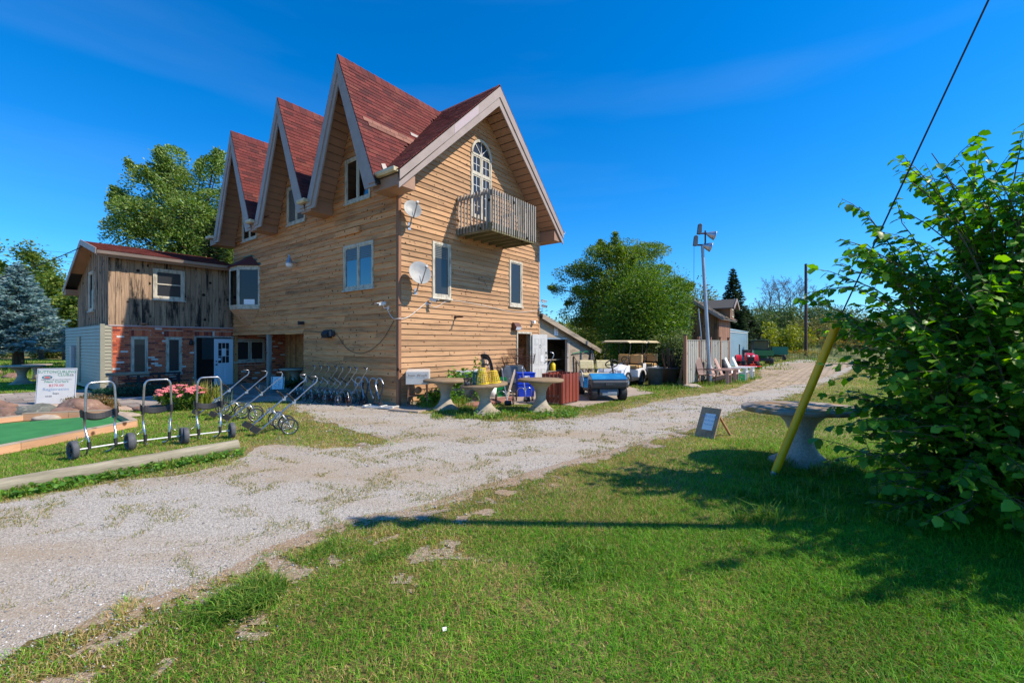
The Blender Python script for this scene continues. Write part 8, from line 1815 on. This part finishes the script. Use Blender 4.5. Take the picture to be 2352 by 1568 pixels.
# ================================================================ LAWN, WEEDS, STONES
def vnoise(X, Y, sc, seed):
    r = np.random.default_rng(seed); T = r.random((128, 128)); x = X*sc; y = Y*sc; xi = np.floor(x).astype(int); yi = np.floor(y).astype(int); fx = x-xi; fy = y-yi; fx = fx*fx*(3-2*fx); fy = fy*fy*(3-2*fy); g = lambda a, b: T[a % 128, b % 128]
    return (g(xi, yi)*(1-fx)+g(xi+1, yi)*fx)*(1-fy)+(g(xi, yi+1)*(1-fx)+g(xi+1, yi+1)*fx)*fy
def fbm(X, Y, sc, seed):
    out = 0; X = X+.35/sc*np.sin(Y*sc*2.7+seed); Y = Y+.35/sc*np.sin(X*sc*2.3+seed*2)
    for k, (f, w) in enumerate(((1, .34), (1.35, .24), (2.3, .22), (4.7, .20))):
        a = seed*.7+k*1.13; c, q = math.cos(a), math.sin(a); out = out+vnoise(X*c-Y*q+9*k, X*q+Y*c-7*k, sc*f, seed+k)*w
    return (out-.5)*1.35+.5
def sample(dens0, y0, y1, ref, rng, margin=1.26, pw=2.0):
    Ys = np.linspace(y0, y1, 400); dens = dens0*np.minimum(1, (ref/Ys)**pw); wgt = dens*2*margin*Ys*(Ys[1]-Ys[0]); n = int(wgt.sum()); cdf = np.cumsum(wgt)/wgt.sum(); Y = np.interp(rng.random(n), cdf, Ys); X = (rng.random(n)*2-1)*margin*Y; return X, Y
HOUSEP = np.array([tuple(W(*p)[:2]) for p in ((0,0),(HW,0),(11.5,.05),(11.5,4),(HW,HL),(2.2,16),(-4.1,16.5),(-4.1,10.5),(0,10.5))])
GREENP = np.array([tuple(p[:2]) for p in gp]); PADP = np.array([tuple(at(*p)[:2]) for p in pad_px])
rng = np.random.default_rng(5)
def lawn_mask(X, Y):
    inr = inside(ROAD, X, Y); ed = edge_dist(ROAD, X, Y); sd_ = np.where(inr, -ed, ed); nA = fbm(X, Y, 1.1, 3); nB = fbm(X, Y, 3.3, 7); nC = fbm(X, Y, .45, 12)
    ero = sd_+(nB-.5)*.6+(nA-.5)*.5; p = np.clip((ero+.10)/.30, 0, 1)
    worn = np.clip((2.5-sd_)/1.9, 0, 1)*np.clip((2.3-X)/2.4, .12, 1)*(Y < 7); p *= 1-np.clip((nB*.5+nA*.5-.53)*8, 0, 1)*worn*.97
    p = np.where(X < -2.4, np.clip((ero+.05)/.2, 0, 1), p); return p, sd_, nA, nB, nC
X, Y = sample(8500, 1.6, 46, 4.0, rng, 1.42, 2.25)
bad = inside(PATIO, X, Y) | inside(HOUSEP, X, Y) | inside(GREENP, X, Y) | inside(PADP, X, Y) | inside(DRIVE, X, Y)
p_ok, sd_, nA, nB, nC = lawn_mask(X, Y); keep = ~bad & (rng.random(len(X)) < p_ok) & (sd_ > -.30)
gx, gy = np.meshgrid(np.arange(-4.2, 4.6, .035), np.arange(1.8, 9.5, .035)); gx, gy = gx.ravel(), gy.ravel(); gm, gs = lawn_mask(gx, gy)[:2]; gk = (gm+.3*rng.random(len(gm)) < .46) & (gs > -.12) & (gs < 2.4) & (gx > -2.6+.0*gy) & (np.abs(gx) < 1.3*gy); gx, gy = gx[gk], gy[gk]; n = len(gx); hh = .0175
V = np.stack([np.stack([gx+a, gy+b, np.full(n, .0065)], 1) for a, b in ((-hh, -hh), (hh, -hh), (hh, hh), (-hh, hh))], 1); F = (np.arange(n)*4)[:, None]+np.array([[0, 1, 2, 3]])
M['bare'] = gravel_material('bare_gravelly_soil', lin(126,110,92), lin(156,138,116), lin(184,168,148), lin(160,130,96)); tag(link_mesh('bare_ground', fast_mesh('bare_ground', V.reshape(-1, 3), F, M['bare'])), 'worn bare soil showing through the lawn along the drive', kind='structure')
BX, BY = gx, gy
X, Y, sd_, nA, nB, nC = (q[keep] for q in (X, Y, sd_, nA, nB, nC)); n = len(X)
lush = np.clip((X-1.6+.9*(nC-.5))/2.4, 0, 1)*np.clip((8-Y)/3, 0, 1); dry = np.clip(.52-sd_*.24, .04, .5)*(1-lush*.8)+.30*np.clip((nA-.45)*3.5, 0, 1)*(1-lush*.6)
green = np.array([lin(78,130,24), lin(96,148,32), lin(56,110,22), lin(116,160,44)]); dryc = np.array([lin(176,152,96), lin(158,144,82), lin(140,128,66), lin(190,168,118)]); lushc = np.array([lin(62,128,22), lin(80,146,28), lin(46,106,20), lin(100,164,38)])
u = rng.random(n); pick = rng.integers(0, 4, n); col = np.where((u < dry)[:, None], dryc[pick], green[pick]); col = np.where((rng.random(n) < lush*.85)[:, None], lushc[pick], col); col = col*(.70+.60*nC+.38*nA+rng.normal(0, .12, n))[:, None]
H = (.020+.028*rng.random(n))*(.75+.6*nA)*(1+.7*lush)*np.where(u < dry, .75, 1); Wd = np.maximum(.0038, .00105*Y)*(.8+.5*rng.random(n)); H = H*(1+.02*Y)
near = Y < 4.0
o = blades('lawn_grass', np.stack([X[near], Y[near]], 1), H[near], Wd[near], col[near], rng, None, 1.25, 2); tag(o, 'short mown grass of the near lawn, drying towards the drive', kind='stuff')
fr = ~near; o = blades('lawn_grass', np.stack([X[fr], Y[fr]], 1), H[fr], Wd[fr], col[fr], rng, None, 1.0, 1); tag(o, 'mown grass farther back along the drive and fence', kind='stuff')
print('lawn', n, near.sum())
# longer tufts: round bases, under the bush, weeds on the drive's edge
def tuft_field(name, label, spots, cols, seed, lean=.6):
    rng = np.random.default_rng(seed); PP, HH, WW, CC = [], [], [], []
    for (x, y, r, n, h, w) in spots:
        a = rng.uniform(0, 2*PI, n); q = np.sqrt(rng.random(n))*r; PP.append(np.stack([x+q*np.cos(a), y+q*np.sin(a)], 1)); HH.append(h*(.45+.75*rng.random(n))); WW.append(np.full(n, w)); CC.append(mixcol(rng, n, cols)*(1+rng.normal(0, .14, (n, 1))))
    o = blades(name, np.concatenate(PP), np.concatenate(HH), np.concatenate(WW), np.concatenate(CC), rng, None, lean, 2); return tag(o, label, kind='stuff')
GC = [(84,128,36),(104,146,46),(66,108,32),(140,152,70)]
sp = []
def spot(px, py, r, n, h, w=.007): p = at(px, py); sp.append((p.x, p.y, r, n, h, w))
for q in ((520,1400,.15,420,.11),(560,1385,.19,560,.12),(600,1365,.16,420,.11),(585,1395,.15,300,.10),(480,1425,.14,200,.08)): spot(*q)
for k in range(60): spot(random.uniform(1690, 2300), random.uniform(1070, 1215), .12, 60, random.uniform(.10, .19), .008)
for k in range(16): spot(random.uniform(1780, 1930), random.uniform(1066, 1090), .10, 60, random.uniform(.10, .17), .008)
for k in range(14): spot(random.uniform(1230, 1400), random.uniform(1255, 1345), .12, 55, .085, .008)
for k in range(9): spot(random.uniform(700, 1000), random.uniform(1235, 1300), .10, 80, .075, .006)
tuft_field('tall_grass', 'longer grass tufts on the lawn and under the big bush', sp, GC, 6, 1.1); sp = []
for k in range(70): t_ = random.random(); spot(0+545*t_+random.uniform(-8, 8), 1140-104*t_+random.uniform(2, 12), .07, 34, random.uniform(.05, .11), .012)
for k in range(60): spot(random.uniform(990, 1330), random.uniform(938, 962), .18, 50, random.uniform(.06, .13), .014)
for k in range(40): px = random.uniform(1300, 1560); spot(px, 946-.16*(px-1290)+random.uniform(-5, 5), .2, 30, .05, .014)
for k in range(50): px = random.uniform(1480, 1740); spot(px, 897-.09*(px-1480)+random.uniform(-8, 3), .3, 40, random.uniform(.08, .2), .02)
for k in range(26): spot(random.uniform(960, 1070), random.uniform(926, 940), .2, 40, random.uniform(.1, .3), .014)
for k in range(60): px = random.uniform(1700, 2000); spot(px, random.uniform(822, 834) if px > 1800 else random.uniform(838, 850), .8, 34, random.uniform(.10, .26), .045)
for k in range(40): spot(random.uniform(-30, 170), random.uniform(836, 862), .7, 40, random.uniform(.2, .5), .035)
tuft_field('edge_weeds', 'weeds and grass along the log, tables, fence and drive edges', sp, [(92,132,42),(114,150,54),(74,112,36),(150,150,76)], 7)
# broad leaved weeds hugging the log and the tables
rng = np.random.default_rng(23); P = []
for k in range(520): t_ = rng.random(); p = at(0+560*t_, 1141-104*t_+rng.uniform(-2, 13)); P.append((p.x, p.y, rng.uniform(.01, .09)))
for k in range(420): p = at(rng.uniform(1090, 1330), rng.uniform(944, 964)); P.append((p.x, p.y, rng.uniform(.02, .12)))
P = np.array(P); o = leaf_cloud('weed_leaves', P, .06, mixcol(rng, len(P), [(84,134,42),(110,156,54),(66,112,36)]), rng, None, aspect=.8, up=1.2); tag(o, 'small broad leaved weeds along the log and under the tables', kind='stuff')
# weeds scattered over the gravel
rng = np.random.default_rng(29); X, Y = sample(3200, 2.2, 26, 5.0, rng, 1.22, 1.7); ok = inside(ROAD, X, Y) & ~inside(PADP, X, Y); X, Y = X[ok], Y[ok]; ed = edge_dist(ROAD, X, Y)
nz1 = fbm(X, Y, 2.2, 31); nz2 = fbm(X, Y, .5, 35); lx = (X*UV[0].x+Y*UV[0].y); strip = np.exp(-((Y-(8.2+.25*X))/1.1)**2)*(X > -3.5)*(X < 4)
pr = np.clip((nz1-.57)*7, 0, 1)*np.clip((nz2-.30)*4, 0, 1)*.9+np.clip((nz1-.50)*5, 0, 1)*strip*.8+np.clip((nz1-.5)*5, 0, 1)*np.exp(-(ed/.25)**2)*.9; kp = rng.random(len(X)) < pr; X, Y = X[kp], Y[kp]; n = len(X)
o = blades('gravel_weeds', np.stack([X, Y], 1), .012+.03*rng.random(n), np.maximum(.006, .0017*Y), mixcol(rng, n, [(120,128,52),(146,142,70),(92,112,44),(168,146,92)])*(1+rng.normal(0, .12, (n, 1))), rng, None, .9, 1); tag(o, 'sparse low weeds growing through the gravel', kind='stuff')
print('gravel weeds', n)
def stones(name, label, X, Y, S, seed):
    rng = np.random.default_rng(seed); n = len(X); base = np.array([(1,0,0),(-.9,.1,0),(0,1,0),(.1,-.95,0),(0,0,.8),(0,0,-.5)]); F0 = np.array([(0,2,4),(2,1,4),(1,3,4),(3,0,4),(2,0,5),(1,2,5),(3,1,5),(0,3,5)])
    a = rng.uniform(0, 2*PI, n); c, s = np.cos(a), np.sin(a); sc = S[:, None]*(.6+.7*rng.random((n, 3))); V = base[None]*sc[:, None, :]*(1+rng.normal(0, .12, (n, 6, 3))); x = V[..., 0]*c[:, None]-V[..., 1]*s[:, None]; y = V[..., 0]*s[:, None]+V[..., 1]*c[:, None]
    V = np.stack([x+X[:, None], y+Y[:, None], V[..., 2]*.8+S[:, None]*.15+.004], 2); F = (np.arange(n)*6)[:, None, None]+F0[None]; o = link_mesh(name, fast_mesh(name, V.reshape(-1, 3), F.reshape(-1, 3), M['pebble'])); return tag(o, label, kind='stuff')
rng = np.random.default_rng(41); X, Y = sample(3600, 2.0, 14, 3.4, rng, 1.22, 2.0); sdv = edge_dist(ROAD, X, Y); inn = inside(ROAD, X, Y); nz = fbm(X, Y, 1.3, 44); nz2 = fbm(X, Y, .35, 47)
pr = np.where(inn, .25+.75*np.clip((nz-.4)*4, 0, 1)*np.clip(.35+np.exp(-(sdv/.5)**2)+(nz2-.4)*1.5, 0, 1), np.exp(-(sdv/.55)**2)*.8*(nz > .42)); kp = (rng.random(len(X)) < pr) & ~inside(PATIO, X, Y) & ~inside(PADP, X, Y) & ~inside(GREENP, X, Y); X, Y = X[kp], Y[kp]
jb = rng.integers(0, len(BX), 7000); X = np.concatenate([X, BX[jb]+rng.normal(0, .02, 7000)]); Y = np.concatenate([Y, BY[jb]+rng.normal(0, .02, 7000)])
S = np.maximum(.0045, .0009*Y)*np.exp(rng.normal(0, .38, len(X))); stones('gravel_stones', 'loose crushed stones on the drive', X, Y, S, 42); print('stones', len(X))
b = MB(); p = at(1019, 1446); b.box(-.012, .012, -.010, .010, .045, .048, RM(rx=.9, rz=.3)); o = b.build('paper_scrap', M['paper']); o.location = p; tag(o, 'tiny white scrap of paper lying in the lawn', 'paper scrap')
